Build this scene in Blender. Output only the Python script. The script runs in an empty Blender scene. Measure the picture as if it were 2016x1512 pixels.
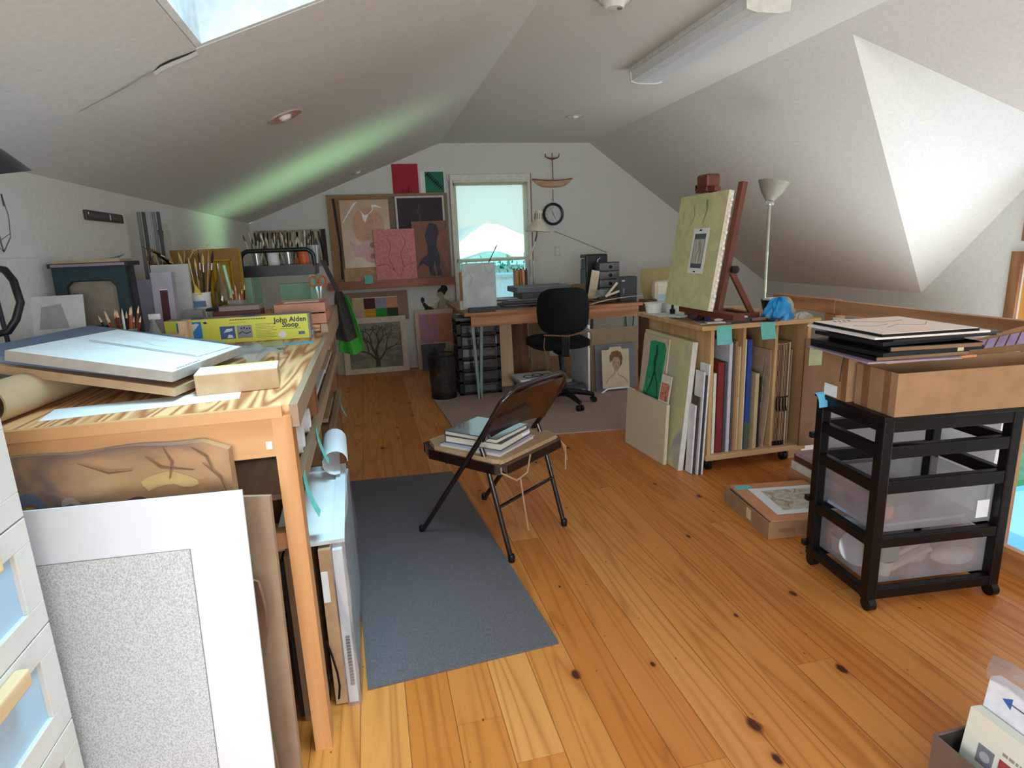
import bpy, bmesh, math, random
from mathutils import Vector as V, Matrix as MX, Euler
from mathutils.geometry import tessellate_polygon
PI = math.pi
C = bpy.context.scene.collection
R0 = random.Random(7)

# ------------------------------------------------------------------ materials
def lin(c):
    return tuple((x / 255 / 12.92) if x / 255 <= .04045 else ((x / 255 + .055) / 1.055) ** 2.4 for x in c[:3]) + (1,)

def nd(nt, typ, props=None, **ins):
    n = nt.nodes.new(typ)
    for k, v in (props or {}).items():
        setattr(n, k, v)
    for k, v in ins.items():
        key = int(k[1:]) if k[0] == 'i' and k[1:].isdigit() else k.replace('_', ' ')
        s = n.inputs[key]
        if isinstance(v, bpy.types.NodeSocket):
            nt.links.new(v, s)
        else:
            s.default_value = v
    return n

def newmat(name):
    m = bpy.data.materials.new(name)
    m.use_nodes = True
    nt = m.node_tree
    return m, nt, nt.nodes['Principled BSDF']

def ramp(nt, fac, stops):
    r = nd(nt, 'ShaderNodeValToRGB', None, Fac=fac)
    e = r.color_ramp.elements
    while len(e) < len(stops):
        e.new(.5)
    for el, (p, c) in zip(e, stops):
        el.position = p
        el.color = lin(c)
    return r.outputs['Color']

def coords(nt, scale=(1, 1, 1), rot=(0, 0, 0), kind='Object'):
    tc = nd(nt, 'ShaderNodeTexCoord')
    mp = nd(nt, 'ShaderNodeMapping', None, Vector=tc.outputs[kind], Scale=scale, Rotation=rot)
    return mp.outputs[0]

MATS = {}
def mat(name, c, rough=.6, c2=None, scale=25, stretch=(1, 1, 1), metal=0, bump=0, detail=3, lo=.35, hi=.65, spec=.4, coat=0):
    """plain surface with a little noise between two tones"""
    if name in MATS:
        return MATS[name]
    m, nt, b = newmat(name)
    c2 = c2 or tuple(max(0, x * .93) for x in c)
    n = nd(nt, 'ShaderNodeTexNoise', None, Vector=coords(nt, stretch), Scale=scale, Detail=detail)
    nt.links.new(ramp(nt, n.outputs[0], [(lo, c), (hi, c2)]), b.inputs['Base Color'])
    b.inputs['Roughness'].default_value = rough
    b.inputs['Metallic'].default_value = metal
    b.inputs['Specular IOR Level'].default_value = spec
    b.inputs['Coat Weight'].default_value = coat
    if bump:
        bp = nd(nt, 'ShaderNodeBump', None, Strength=bump, Height=n.outputs[0], Distance=.01)
        nt.links.new(bp.outputs[0], b.inputs['Normal'])
    MATS[name] = m
    return m

def wood(name, c, c2, axis=1, scale=14, rough=.5, dist=2.0, lo=.3, hi=.75, along=.08, c3=None):
    """grain bands running along one axis"""
    if name in MATS:
        return MATS[name]
    m, nt, b = newmat(name)
    s = [1, 1, 1]
    s[axis] = along
    v = coords(nt, tuple(s))
    n = nd(nt, 'ShaderNodeTexNoise', None, Vector=v, Scale=scale * .55, Detail=2)
    w = nd(nt, 'ShaderNodeMath', {'operation': 'MULTIPLY'}, i0=n.outputs[0], i1=dist * 6)
    f = nd(nt, 'ShaderNodeMath', {'operation': 'PINGPONG'}, i0=w.outputs[0], i1=1.0)
    n2 = nd(nt, 'ShaderNodeTexNoise', None, Vector=v, Scale=scale * 8, Detail=2)
    mx = nd(nt, 'ShaderNodeMath', {'operation': 'MULTIPLY_ADD'}, i0=n2.outputs[0], i1=.35, i2=f.outputs[0])
    a = nd(nt, 'ShaderNodeMath', {'operation': 'MULTIPLY'}, i0=mx.outputs[0], i1=.78)
    st = [(lo, c), (hi, c2)] + ([(min(1, hi + .15), c3)] if c3 else [])
    nt.links.new(ramp(nt, a.outputs[0], st), b.inputs['Base Color'])
    b.inputs['Roughness'].default_value = rough
    MATS[name] = m
    return m

def paint(name, cols, scale=6, rough=.7, dist=1.0, stretch=(1, 1, 1), detail=4):
    """blotchy painted picture surface: several tones over distorted noise"""
    if name in MATS:
        return MATS[name]
    m, nt, b = newmat(name)
    n = nd(nt, 'ShaderNodeTexNoise', None, Vector=coords(nt, stretch), Scale=scale, Detail=detail, Distortion=dist)
    k = len(cols)
    nt.links.new(ramp(nt, n.outputs[0], [(.3 + .4 * i / max(1, k - 1), c) for i, c in enumerate(cols)]), b.inputs['Base Color'])
    b.inputs['Roughness'].default_value = rough
    MATS[name] = m
    return m

def glassy(name, tint=(255, 255, 255), gloss=.12, rough=.02, cloud=0.0, cloudc=(225, 230, 240)):
    """clear or frosted sheet: mostly see-through, a little mirror, optional milky scatter"""
    if name in MATS:
        return MATS[name]
    m, nt, b = newmat(name)
    nt.nodes.remove(b)
    t = nd(nt, 'ShaderNodeBsdfTransparent', None, Color=lin(tint))
    g = nd(nt, 'ShaderNodeBsdfGlossy', None, Roughness=rough)
    fr = nd(nt, 'ShaderNodeLayerWeight', None, Blend=.25)
    fm = nd(nt, 'ShaderNodeMath', {'operation': 'MULTIPLY_ADD', 'use_clamp': True}, i0=fr.outputs['Facing'], i1=.5, i2=gloss)
    base = t.outputs[0]
    if cloud:
        d = nd(nt, 'ShaderNodeBsdfDiffuse', None, Color=lin(cloudc))
        tl = nd(nt, 'ShaderNodeBsdfTranslucent', None, Color=lin(cloudc))
        dm = nd(nt, 'ShaderNodeMixShader', None, Fac=.5, i1=d.outputs[0], i2=tl.outputs[0])
        n = nd(nt, 'ShaderNodeTexNoise', None, Vector=coords(nt), Scale=9.0, Detail=2)
        cm = nd(nt, 'ShaderNodeMath', {'operation': 'MULTIPLY_ADD', 'use_clamp': True}, i0=n.outputs[0], i1=.25, i2=cloud - .12)
        base = nd(nt, 'ShaderNodeMixShader', None, Fac=cm.outputs[0], i1=t.outputs[0], i2=dm.outputs[0]).outputs[0]
    mx = nd(nt, 'ShaderNodeMixShader', None, Fac=fm.outputs[0], i1=base, i2=g.outputs[0])
    nt.links.new(mx.outputs[0], nt.nodes['Material Output'].inputs[0])
    MATS[name] = m
    return m

# ------------------------------------------------------------------ mesh builder
class MB:
    """collects shapes, each with its material, and links them as ONE mesh object"""
    def __init__(s):
        s.v, s.f, s.mi, s.sm, s.ms = [], [], [], [], []

    def mid(s, m):
        if m not in s.ms:
            s.ms.append(m)
        return s.ms.index(m)

    def add(s, verts, faces, m, smooth=False, T=None):
        o = len(s.v)
        s.v += [tuple(T @ V(p)) if T else tuple(p) for p in verts]
        i = s.mid(m)
        for f in faces:
            s.f.append([o + k for k in f]); s.mi.append(i); s.sm.append(smooth)
        return s

    def box(s, x0, x1, y0, y1, z0, z1, m, bev=0, T=None):
        if not bev:
            v = [(x, y, z) for z in (z0, z1) for y in (y0, y1) for x in (x0, x1)]
            f = [(0, 2, 3, 1), (4, 5, 7, 6), (0, 1, 5, 4), (2, 6, 7, 3), (0, 4, 6, 2), (1, 3, 7, 5)]
            return s.add(v, f, m, False, T)
        bm = bmesh.new()
        bmesh.ops.create_cube(bm, size=1)
        for q in bm.verts:
            q.co = ((x0 + x1) / 2 + q.co.x * (x1 - x0), (y0 + y1) / 2 + q.co.y * (y1 - y0), (z0 + z1) / 2 + q.co.z * (z1 - z0))
        bmesh.ops.bevel(bm, geom=bm.edges[:], offset=bev, segments=2, affect='EDGES', profile=.5)
        bm.verts.index_update()
        s.add([q.co[:] for q in bm.verts], [[q.index for q in f.verts] for f in bm.faces], m, False, T)
        bm.free()
        return s

    def beam(s, p, q, w, h, m, up=(0, 0, 1)):
        """square bar from p to q, w wide and h deep"""
        p, q = V(p), V(q)
        d = (q - p).normalized()
        a = d.cross(V(up))
        if a.length < 1e-4:
            a = d.cross(V((1, 0, 0)))
        a.normalize()
        b = a.cross(d)
        v = [e + a * (w / 2 * i) + b * (h / 2 * j) for e in (p, q) for i, j in ((-1, -1), (1, -1), (1, 1), (-1, 1))]
        return s.add(v, [(0, 3, 2, 1), (4, 5, 6, 7), (0, 1, 5, 4), (1, 2, 6, 5), (2, 3, 7, 6), (3, 0, 4, 7)], m)

    def tube(s, pts, r, m, n=10, closed=False):
        pts = [V(p) for p in pts]
        k = len(pts)
        rs = r if isinstance(r, (list, tuple)) else [r] * k
        vs, up = [], None
        for i, p in enumerate(pts):
            a = pts[(i - 1) % k] if (i or closed) else p
            b = pts[(i + 1) % k] if (i < k - 1 or closed) else p
            d = (b - a).normalized()
            if up is None:
                up = d.orthogonal().normalized()
            up = (up - d * up.dot(d))
            up = up.normalized() if up.length > 1e-5 else d.orthogonal().normalized()
            w = d.cross(up)
            vs += [p + (up * math.cos(t) + w * math.sin(t)) * rs[i] for t in [2 * PI * j / n for j in range(n)]]
        fs = []
        for i in range(k if closed else k - 1):
            o, q = i * n, ((i + 1) % k) * n
            fs += [(o + j, o + (j + 1) % n, q + (j + 1) % n, q + j) for j in range(n)]
        if not closed:
            fs += [tuple(range(n - 1, -1, -1)), tuple(range((k - 1) * n, k * n))]
        return s.add(vs, fs, m, True)

    def lathe(s, prof, m, c=(0, 0, 0), n=24, T=None):
        """profile of (radius, height) turned about the upright axis"""
        vs, fs = [], []
        for r, z in prof:
            vs += [(c[0] + r * math.cos(2 * PI * j / n), c[1] + r * math.sin(2 * PI * j / n), c[2] + z) for j in range(n)]
        for i in range(len(prof) - 1):
            fs += [(i * n + j, i * n + (j + 1) % n, (i + 1) * n + (j + 1) % n, (i + 1) * n + j) for j in range(n)]
        if prof[0][0] > 1e-5:
            fs.append(tuple(range(n - 1, -1, -1)))
        if prof[-1][0] > 1e-5:
            o = (len(prof) - 1) * n
            fs.append(tuple(range(o, o + n)))
        return s.add(vs, fs, m, True, T)

    def open_lathe(s, prof, m, c=(0, 0, 0), n=24, T=None):
        vs, fs = [], []
        for r, z in prof:
            vs += [(c[0] + r * math.cos(2 * PI * j / n), c[1] + r * math.sin(2 * PI * j / n), c[2] + z) for j in range(n)]
        for i in range(len(prof) - 1):
            fs += [(i * n + j, i * n + (j + 1) % n, (i + 1) * n + (j + 1) % n, (i + 1) * n + j) for j in range(n)]
        return s.add(vs, fs, m, True, T)

    def slab(s, outer, holes, y0, y1, m, T=None):
        """flat shape drawn in (x, z), with holes, between depths y0 and y1"""
        loops = [outer] + list(holes)
        flat = [p for l in loops for p in l]
        tri = tessellate_polygon([[V((p[0], p[1], 0)) for p in l] for l in loops])
        n = len(flat)
        vs = [(p[0], y0, p[1]) for p in flat] + [(p[0], y1, p[1]) for p in flat]
        fs = [tuple(t) for t in tri] + [tuple(n + k for k in reversed(t)) for t in tri]
        o = 0
        for l in loops:
            k = len(l)
            fs += [(o + i, o + (i + 1) % k, n + o + (i + 1) % k, n + o + i) for i in range(k)]
            o += k
        return s.add(vs, fs, m, False, T)

    def rect(s, x0, x1, z0, z1, m, y=-.0008, T=None):
        """a thin printed or painted area lying on a front face at y = 0"""
        return s.box(x0, x1, y, 0.0002, z0, z1, m, 0, T)

    def poly(s, pts, m, y=-.0012, T=None):
        return s.slab(pts, [], y, 0, m, T)

    def stroke(s, pts, w, m, y=-.0014, T=None):
        """a drawn line on a front face; w may taper"""
        ws = w if isinstance(w, (list, tuple)) else [w] * len(pts)
        L, Rr = [], []
        for i, p in enumerate(pts):
            a, b = pts[max(0, i - 1)], pts[min(len(pts) - 1, i + 1)]
            d = V((b[0] - a[0], b[1] - a[1]))
            d = d.normalized() if d.length else V((1, 0))
            L.append((p[0] - d.y * ws[i] / 2, y, p[1] + d.x * ws[i] / 2))
            Rr.append((p[0] + d.y * ws[i] / 2, y, p[1] - d.x * ws[i] / 2))
        k = len(pts)
        return s.add(L + Rr, [(i, i + 1, k + i + 1, k + i) for i in range(k - 1)], m, False, T)

    def text(s, body, size, m, x=0, z=0, y=-.0012, align='LEFT', bold=0.0, T=None):
        cu = bpy.data.curves.new('lettering', 'FONT')
        cu.body, cu.size, cu.align_x, cu.offset = body, size, align, bold
        cu.resolution_u = 2
        ob = bpy.data.objects.new('lettering', cu)
        C.objects.link(ob)
        dg = bpy.context.evaluated_depsgraph_get()
        me = ob.evaluated_get(dg).to_mesh()
        s.add([(x + q.co.x, y, z + q.co.y) for q in me.vertices], [tuple(p.vertices) for p in me.polygons], m, False, T)
        ob.evaluated_get(dg).to_mesh_clear()
        bpy.data.objects.remove(ob)
        bpy.data.curves.remove(cu)
        return s

    def grid(s, fn, nu, nv, m, smooth=True, thick=0, T=None):
        """surface fn(u, v) over the unit square; thick gives it a back"""
        vs = [V(fn(i / nu, j / nv)) for j in range(nv + 1) for i in range(nu + 1)]
        fs = [(j * (nu + 1) + i, j * (nu + 1) + i + 1, (j + 1) * (nu + 1) + i + 1, (j + 1) * (nu + 1) + i) for j in range(nv) for i in range(nu)]
        if thick:
            nm = [V((0, 0, 0)) for _ in vs]
            for f in fs:
                k = (vs[f[1]] - vs[f[0]]).cross(vs[f[3]] - vs[f[0]])
                for q in f:
                    nm[q] = nm[q] + k
            n = len(vs)
            bk = [p - (k.normalized() if k.length else V((0, 0, 1))) * thick for p, k in zip(vs, nm)]
            rim = [j for j in range(nu)] + [(j + 1) * (nu + 1) - 1 for j in range(nv)] + [nv * (nu + 1) + nu - j for j in range(nu)] + [(nv - j) * (nu + 1) for j in range(nv)]
            fs = fs + [tuple(n + q for q in reversed(f)) for f in fs]
            k = len(rim)
            fs += [(rim[(i + 1) % k], rim[i], n + rim[i], n + rim[(i + 1) % k]) for i in range(k)]
            vs = vs + bk
        return s.add(vs, fs, m, smooth, T)

    def build(s, name, parent=None, loc=None, rot=None, M=None):
        me = bpy.data.meshes.new(name)
        me.from_pydata(s.v, [], s.f)
        for m in s.ms:
            me.materials.append(m)
        me.polygons.foreach_set('material_index', s.mi)
        me.polygons.foreach_set('use_smooth', s.sm)
        me.update()
        if any(s.sm):
            try:
                me.set_sharp_from_angle(angle=math.radians(42))
            except Exception:
                pass
        o = bpy.data.objects.new(name, me)
        C.objects.link(o)
        if parent:
            o.parent = parent
        if loc:
            o.location = loc
        if rot:
            o.rotation_euler = rot
        if M:
            o.matrix_world = M
        return o

def tag(o, label, cat, group=None):
    o['label'], o['category'] = label, cat
    if group:
        o['group'] = group
    return o

def thing(name, label, cat, loc=(0, 0, 0), rz=0, group=None, M=None):
    o = bpy.data.objects.new(name, None)
    o.empty_display_size = .05
    C.objects.link(o)
    o.location, o.rotation_euler = loc, (0, 0, rz)
    if M:
        o.matrix_world = M
    return tag(o, label, cat, group)

def one(name, mb, label, cat, loc=None, rot=None, M=None, group=None):
    return tag(mb.build(name, None, loc, rot, M), label, cat, group)

def dup(src, M=None, loc=None, rz=None, label=None):
    r = src.copy()
    C.objects.link(r)
    if M:
        r.matrix_world = M
    if loc:
        r.location = loc
    if rz is not None:
        r.rotation_euler = (0, 0, rz)
    if label:
        r['label'] = label
    for ch in list(src.children):
        c = ch.copy(); C.objects.link(c); c.parent = r
        for g in ch.children:
            d = g.copy(); C.objects.link(d); d.parent = c
    return r

def frame(o, xa, za):
    """pose: local x along xa, local z along za, front face looks along minus y"""
    x = V(xa).normalized()
    z = V(za); z = (z - x * z.dot(x)).normalized()
    y = z.cross(x)
    M = MX((x, y, z)).transposed().to_4x4()
    M.translation = V(o)
    return M

def lean(bl, br, back=0.0, rise=1.0):
    """pose of a sheet standing on the edge bl-br and leaning away from its front; back/rise is the slope"""
    bl, br = V(bl), V(br)
    x = (br - bl).normalized()
    h = V((-x.y, x.x, 0)).normalized()
    return frame(bl, x, h * back + V((0, 0, rise)))

def flat(o, deg=0):
    """pose of a sheet lying face up, its x turned by deg"""
    a = math.radians(deg)
    return frame(o, (math.cos(a), math.sin(a), 0), (-math.sin(a), math.cos(a), 0))

def struct(o):
    o['kind'] = 'structure'
    return o

def sheet(w, h, t, m, edge=None):
    b = MB()
    b.box(0, w, 0, t, 0, h, edge or m)
    if edge:
        b.rect(0, w, 0, h, m, -.0003)
    return b
# ------------------------------------------------------------------ the room
WALL = mat('white wall paint', (214, 215, 210), .85, (206, 207, 203), 60)
CEIL = mat('white ceiling paint', (216, 216, 212), .9, (209, 209, 206), 50)
TRIMW = mat('white trim paint', (225, 224, 218), .5)
PINE = wood('orange pine', (190, 128, 72), (160, 98, 50), 1, 10, .45)

def floor_mat():
    m, nt, b = newmat('knotty pine floor boards')
    tc = nd(nt, 'ShaderNodeTexCoord')
    sp = nd(nt, 'ShaderNodeSeparateXYZ', None, Vector=tc.outputs['Object'])
    def mth(op, a, bb=0.0, cc=0.0, **k):
        return nd(nt, 'ShaderNodeMath', {'operation': op, **k}, i0=a, i1=bb, i2=cc).outputs[0]
    bx = mth('DIVIDE', sp.outputs[0], .139)
    bi = mth('FLOOR', bx)
    r1 = nd(nt, 'ShaderNodeTexWhiteNoise', {'noise_dimensions': '1D'}, W=bi).outputs['Value']
    yy = mth('MULTIPLY_ADD', r1, 7.3, sp.outputs[1])
    yi = mth('FLOOR', mth('DIVIDE', yy, 2.6))
    cv = nd(nt, 'ShaderNodeCombineXYZ', None, X=bi, Y=yi).outputs[0]
    r2 = nd(nt, 'ShaderNodeTexWhiteNoise', {'noise_dimensions': '2D'}, Vector=cv).outputs['Value']
    base = ramp(nt, r2, [(0, (206, 130, 60)), (.3, (214, 142, 72)), (.55, (196, 116, 48)), (.8, (218, 148, 80)), (1, (202, 124, 54))])
    gv = nd(nt, 'ShaderNodeCombineXYZ', None, X=mth('MULTIPLY', sp.outputs[0], 9.0), Y=mth('MULTIPLY', sp.outputs[1], .55), Z=mth('MULTIPLY', r2, 37.0)).outputs[0]
    n1 = nd(nt, 'ShaderNodeTexNoise', None, Vector=gv, Scale=1.0, Detail=1).outputs[0]
    bands = mth('PINGPONG', mth('MULTIPLY', n1, 17.0), 1.0)
    g1 = mth('MULTIPLY', mth('POWER', bands, 3.0), .42)
    n2 = nd(nt, 'ShaderNodeTexNoise', None, Vector=gv, Scale=14.0, Detail=2).outputs[0]
    g2 = mth('MULTIPLY_ADD', n2, .26, g1)
    c1 = nd(nt, 'ShaderNodeMix', {'data_type': 'RGBA', 'blend_type': 'MIX'}, i0=g2, i6=base, i7=lin((140, 72, 22))).outputs[2]
    # knots: sparse cells, stretched a little along the boards
    kv = nd(nt, 'ShaderNodeCombineXYZ', None, X=mth('MULTIPLY', sp.outputs[0], 7.2), Y=mth('MULTIPLY', sp.outputs[1], 4.2)).outputs[0]
    vo = nd(nt, 'ShaderNodeTexVoronoi', {'voronoi_dimensions': '2D'}, Vector=kv, Scale=1.0)
    rs = nd(nt, 'ShaderNodeSeparateColor', None, Color=vo.outputs['Color'])
    size = mth('MULTIPLY_ADD', mth('POWER', rs.outputs[0], 5.0), .13, .012)
    kd = mth('DIVIDE', vo.outputs['Distance'], size)
    nk = nd(nt, 'ShaderNodeTexNoise', None, Vector=kv, Scale=11.0, Detail=1).outputs[0]
    kd2 = mth('MULTIPLY_ADD', nk, .6, kd)
    knot = nd(nt, 'ShaderNodeMapRange', {'clamp': True}, Value=kd2, i1=.9, i2=1.5, i3=1.0, i4=0.0).outputs[0]
    halo = nd(nt, 'ShaderNodeMapRange', {'clamp': True}, Value=kd2, i1=1.0, i2=3.2, i3=.5, i4=0.0).outputs[0]
    keep = mth('GREATER_THAN', rs.outputs[1], .30)
    c2 = nd(nt, 'ShaderNodeMix', {'data_type': 'RGBA'}, i0=mth('MULTIPLY', halo, keep), i6=c1, i7=lin((172, 96, 36))).outputs[2]
    c3 = nd(nt, 'ShaderNodeMix', {'data_type': 'RGBA'}, i0=mth('MULTIPLY', knot, keep), i6=c2, i7=lin((74, 34, 16))).outputs[2]
    fx = mth('FRACT', bx)
    ed = mth('MINIMUM', fx, mth('SUBTRACT', 1.0, fx))
    gap = nd(nt, 'ShaderNodeMapRange', {'clamp': True}, Value=ed, i1=.004, i2=.016, i3=.75, i4=0.0).outputs[0]
    fy = mth('FRACT', mth('DIVIDE', yy, 2.6))
    gy = nd(nt, 'ShaderNodeMapRange', {'clamp': True}, Value=fy, i1=.0, i2=.0012, i3=.7, i4=0.0).outputs[0]
    gg = mth('MAXIMUM', gap, gy)
    c4 = nd(nt, 'ShaderNodeMix', {'data_type': 'RGBA'}, i0=gg, i6=c3, i7=lin((110, 58, 22))).outputs[2]
    nt.links.new(c4, b.inputs['Base Color'])
    b.inputs['Roughness'].default_value = .38
    b.inputs['Specular IOR Level'].default_value = .35
    bp = nd(nt, 'ShaderNodeBump', None, Strength=.25, Height=mth('SUBTRACT', 1.0, gg), Distance=.003)
    nt.links.new(bp.outputs[0], b.inputs['Normal'])
    return m
FLOOR = floor_mat()

XL, XR, YB, YF = -1.17, 5.11, 7.10, -2.6          # knee wall, eave wall, far gable, near gable
def zl(x): return 1.702 + .3831 * (x + 1.172)      # left roof slope
def zr(x): return 2.5 - .7071 * (x - 2.67)         # right roof slope
fl = MB()
fl.box(XL - .1, 2.62, YF, YB, -.22, 0, FLOOR).box(2.62, XR, 3.95, YB, -.22, 0, FLOOR)
struct(fl.build('floor'))
struct(MB().box(2.3, XR + .1, YF, YB, -2.75, -2.6, mat('lower floor boards', (170, 112, 60), .5)).build('floor'))
TW = MX(((0, 1, 0, 0), (1, 0, 0, 0), (0, 0, 1, 0), (0, 0, 0, 1)))   # drawn (x, z) becomes (y, z)
struct(MB().slab([(YF, -.2), (YB, -.2), (YB, 1.702), (YF, 1.702)], [[(-1.9, .6), (-.5, .6), (-.5, 1.5), (-1.9, 1.5)]], XL - .14, XL, WALL, TW).build('wall_left'))
lw = MB()  # added window, out of view, to bring light onto the right slope
for y0, y1, z0, z1 in ((-1.9, -1.84, .6, 1.5), (-.56, -.5, .6, 1.5), (-1.23, -1.17, .6, 1.5), (-1.9, -.5, .6, .66), (-1.9, -.5, 1.44, 1.5)):
    lw.box(XL - .1, XL - .03, y0, y1, z0, z1, TRIMW)
w6 = struct(lw.build('added_left_window'))
MB().box(XL - .07, XL - .066, -1.85, -.55, .65, 1.45, glassy('window glass', (250, 254, 253), .02)).build('pane', w6)
# far gable wall with its window
WX0, WX1, WZ0, WZ1 = 1.03, 1.90, .62, 2.10
bw = MB().slab([(XL - .1, -2.7), (XR + .1, -2.7), (XR + .1, .70), (2.67, 2.56), (.911, 2.56), (XL - .1, 1.66)],
               [[(WX0, WZ0), (WX1, WZ0), (WX1, WZ1), (WX0, WZ1)]], YB, YB + .14, WALL)
struct(bw.build('wall_back'))
# near gable wall, behind the camera, with a broad window
fw = MB().slab([(XL - .1, -2.7), (XR + .1, -2.7), (XR + .1, .70), (2.67, 2.56), (.911, 2.56), (XL - .1, 1.66)],
               [[(-.5, .5), (2.3, .5), (2.3, 2.15), (-.5, 2.15)]], YF - .14, YF, WALL)
struct(fw.build('wall_front'))
# ceiling: flat strip, left slope with the skylight hole, right slope cut by the dormer, the two dormer slopes
SY0, SY1, SX0, SX1 = .72, 2.142, -.436, .50
ce = MB()
ce.box(.911, 2.67, YF, YB, 2.5, 2.6, CEIL)
def slope_strip(x0, x1, y0, y1, z, m=CEIL):
    t = .10
    v = [(x0, y0, z(x0)), (x1, y0, z(x1)), (x1, y1, z(x1)), (x0, y1, z(x0))]
    v += [(a, b, c + t) for a, b, c in v]
    ce.add(v, [(0, 3, 2, 1), (4, 5, 6, 7), (0, 1, 5, 4), (1, 2, 6, 5), (2, 3, 7, 6), (3, 0, 4, 7)], m)
slope_strip(XL - .14, .911, YF, SY0, zl); slope_strip(XL - .14, .911, SY1, YB, zl)
slope_strip(XL - .14, SX0, SY0, SY1, zl); slope_strip(SX1, .911, SY0, SY1, zl)
AX, AY = 2.75, 3.16                                # where the dormer ridge meets the slope
def tri(pts):
    n = len(pts)
    v = [tuple(p) for p in pts] + [(p[0], p[1], p[2] + .1) for p in pts]
    ce.add(v, [tuple(range(n)), tuple(range(2 * n - 1, n - 1, -1))] + [(i, (i + 1) % n, n + (i + 1) % n, n + i) for i in range(n)], CEIL)
P = lambda x, y: (x, y, zr(x))
DY = 1.57
tri([P(2.67, YB), P(2.67, AY), P(AX, AY), P(XR, AY + DY), P(XR, YB)])
tri([P(2.67, AY), P(2.67, YF), P(XR, YF), P(XR, AY - DY), P(AX, AY)])
tri([P(AX, AY), (XR, AY, zr(AX)), P(XR, AY + DY)])
tri([P(AX, AY), P(XR, AY - DY), (XR, AY, zr(AX))])
co = struct(ce.build('ceiling'))
# eave wall and dormer gable in one plane, with the low wide window and the small gable window
GZ = zr(AX)
rw = MB()
TR = MX(((0, -1, 0, 0), (1, 0, 0, 0), (0, 0, 1, 0), (0, 0, 0, 1)))  # drawn (x, z) becomes (y, z)
LOW = [(2.35, -1.5), (3.83, -1.5), (3.83, 1.08), (2.35, 1.08)]
UPW = [(2.55, 1.33), (3.77, 1.33), (3.77, 1.46), (3.16, 2.1), (2.55, 1.46)]
TW = MX(((0, 1, 0, 0), (1, 0, 0, 0), (0, 0, 1, 0), (0, 0, 0, 1)))
rw.slab([(YF, -2.7), (YB, -2.7), (YB, zr(XR)), (AY + DY, zr(XR)), (AY, GZ), (AY - DY, zr(XR)), (YF, zr(XR))], [LOW, UPW], XR, XR + .14, WALL, TW)
struct(rw.build('wall_right'))
# loft edge board below the railing
struct(MB().box(2.43, 2.46, .2, 2.35, 0, .10, wood('edge board pine', (196, 140, 88), (174, 116, 66), 1, 8, .5)).build('trim_1'))

# torn paper tape where the skylight corner meets the slope
pk = MB()
pts = [(-.438, 2.15), (-.47, 2.158), (-.51, 2.16), (-.545, 2.165), (-.575, 2.185)]
DK = mat('dark gap in plaster', (52, 50, 54), .9)
L = [(x, y, zl(x) - .0015) for x, y in pts]
Wd = [.004, .011, .016, .012, .0]
pk.add(L + [(x, y - w, zl(x) - .0015) for (x, y), w in zip(pts, Wd)], [(i, i + 1, 6 + i, 5 + i) for i in range(4)], DK)
pk.add([(x, y + .001, zl(x) - .002) for x, y in pts] + [(x, y + .022, zl(x) - .006) for x, y in pts], [(i, i + 1, 6 + i, 5 + i) for i in range(4)], CEIL, True)
pk.add([(-.575, 2.185, zl(-.575) - .001), (-.68, 2.235, zl(-.68) - .001), (-.83, 2.28, zl(-.83) - .001), (-.575, 2.165, zl(-.575) - .010), (-.68, 2.215, zl(-.68) - .008), (-.83, 2.275, zl(-.83) - .002)], [(0, 1, 4, 3), (1, 2, 5, 4)], CEIL, True)
pk.build('peeling_tape', co)

# skylight: four shaft walls and the pane
sk = MB()
zt = 2.62
for x0, x1, y0, y1 in ((SX0 + .002, SX0 + .02, SY0 + .002, SY1 - .002), (SX1 - .02, SX1 - .002, SY0 + .002, SY1 - .002), (SX0 + .02, SX1 - .02, SY1 - .02, SY1 - .002), (SX0 + .02, SX1 - .02, SY0 + .002, SY0 + .02)):
    v = [(x, y, z) for x, y in ((x0, y0), (x1, y0), (x1, y1), (x0, y1)) for z in (zl(x) + .002, zt + .38 * (x - SX0))]
    sk.add(v, [(0, 2, 3, 1), (2, 4, 5, 3), (4, 6, 7, 5), (6, 0, 1, 7), (0, 6, 4, 2), (1, 3, 5, 7)], mat('skylight shaft white', (232, 236, 238), .7))
w2 = struct(sk.build('window_2'))
gp = MB()
gp.grid(lambda u, v: (SX0 + u * (SX1 - SX0), SY0 + v * (SY1 - SY0), zt - .02 + .38 * u * (SX1 - SX0)), 1, 1, glassy('window glass', (250, 254, 253), .02), False)
gp.build('pane', w2)

# far window: casing, sash, pane
GREY = mat('weathered sash wood', (150, 128, 116), .6)
wf = MB()
wf.box(.985, 1.03, YB - .022, YB, .56, 2.16, TRIMW, .004).box(1.90, 1.945, YB - .022, YB, .56, 2.16, TRIMW, .004)
wf.box(.97, 1.96, YB - .026, YB, 2.10, 2.165, TRIMW, .004).box(.95, 1.98, YB - .06, YB, .56, .62, TRIMW, .004)
w1 = struct(wf.build('window_1'))
sb = MB()
for x0, x1, z0, z1 in ((1.03, 1.07, .62, 2.10), (1.86, 1.90, .62, 2.10), (1.03, 1.90, .62, .68), (1.03, 1.90, 1.19, 1.23), (1.03, 1.90, 2.05, 2.10)):
    sb.box(x0, x1, YB + .03, YB + .07, z0, z1, TRIMW)
sb.build('sash', w1)
MB().box(1.05, 1.88, YB + .045, YB + .049, .66, 2.07, glassy('window glass')).build('pane', w1)
st = MB()
st.box(.984, .998, YB - .027, YB - .02, .56, 2.165, GREY).box(1.932, 1.946, YB - .027, YB - .02, .56, 2.165, GREY)
st.build('wood_strip', w1)

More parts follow.
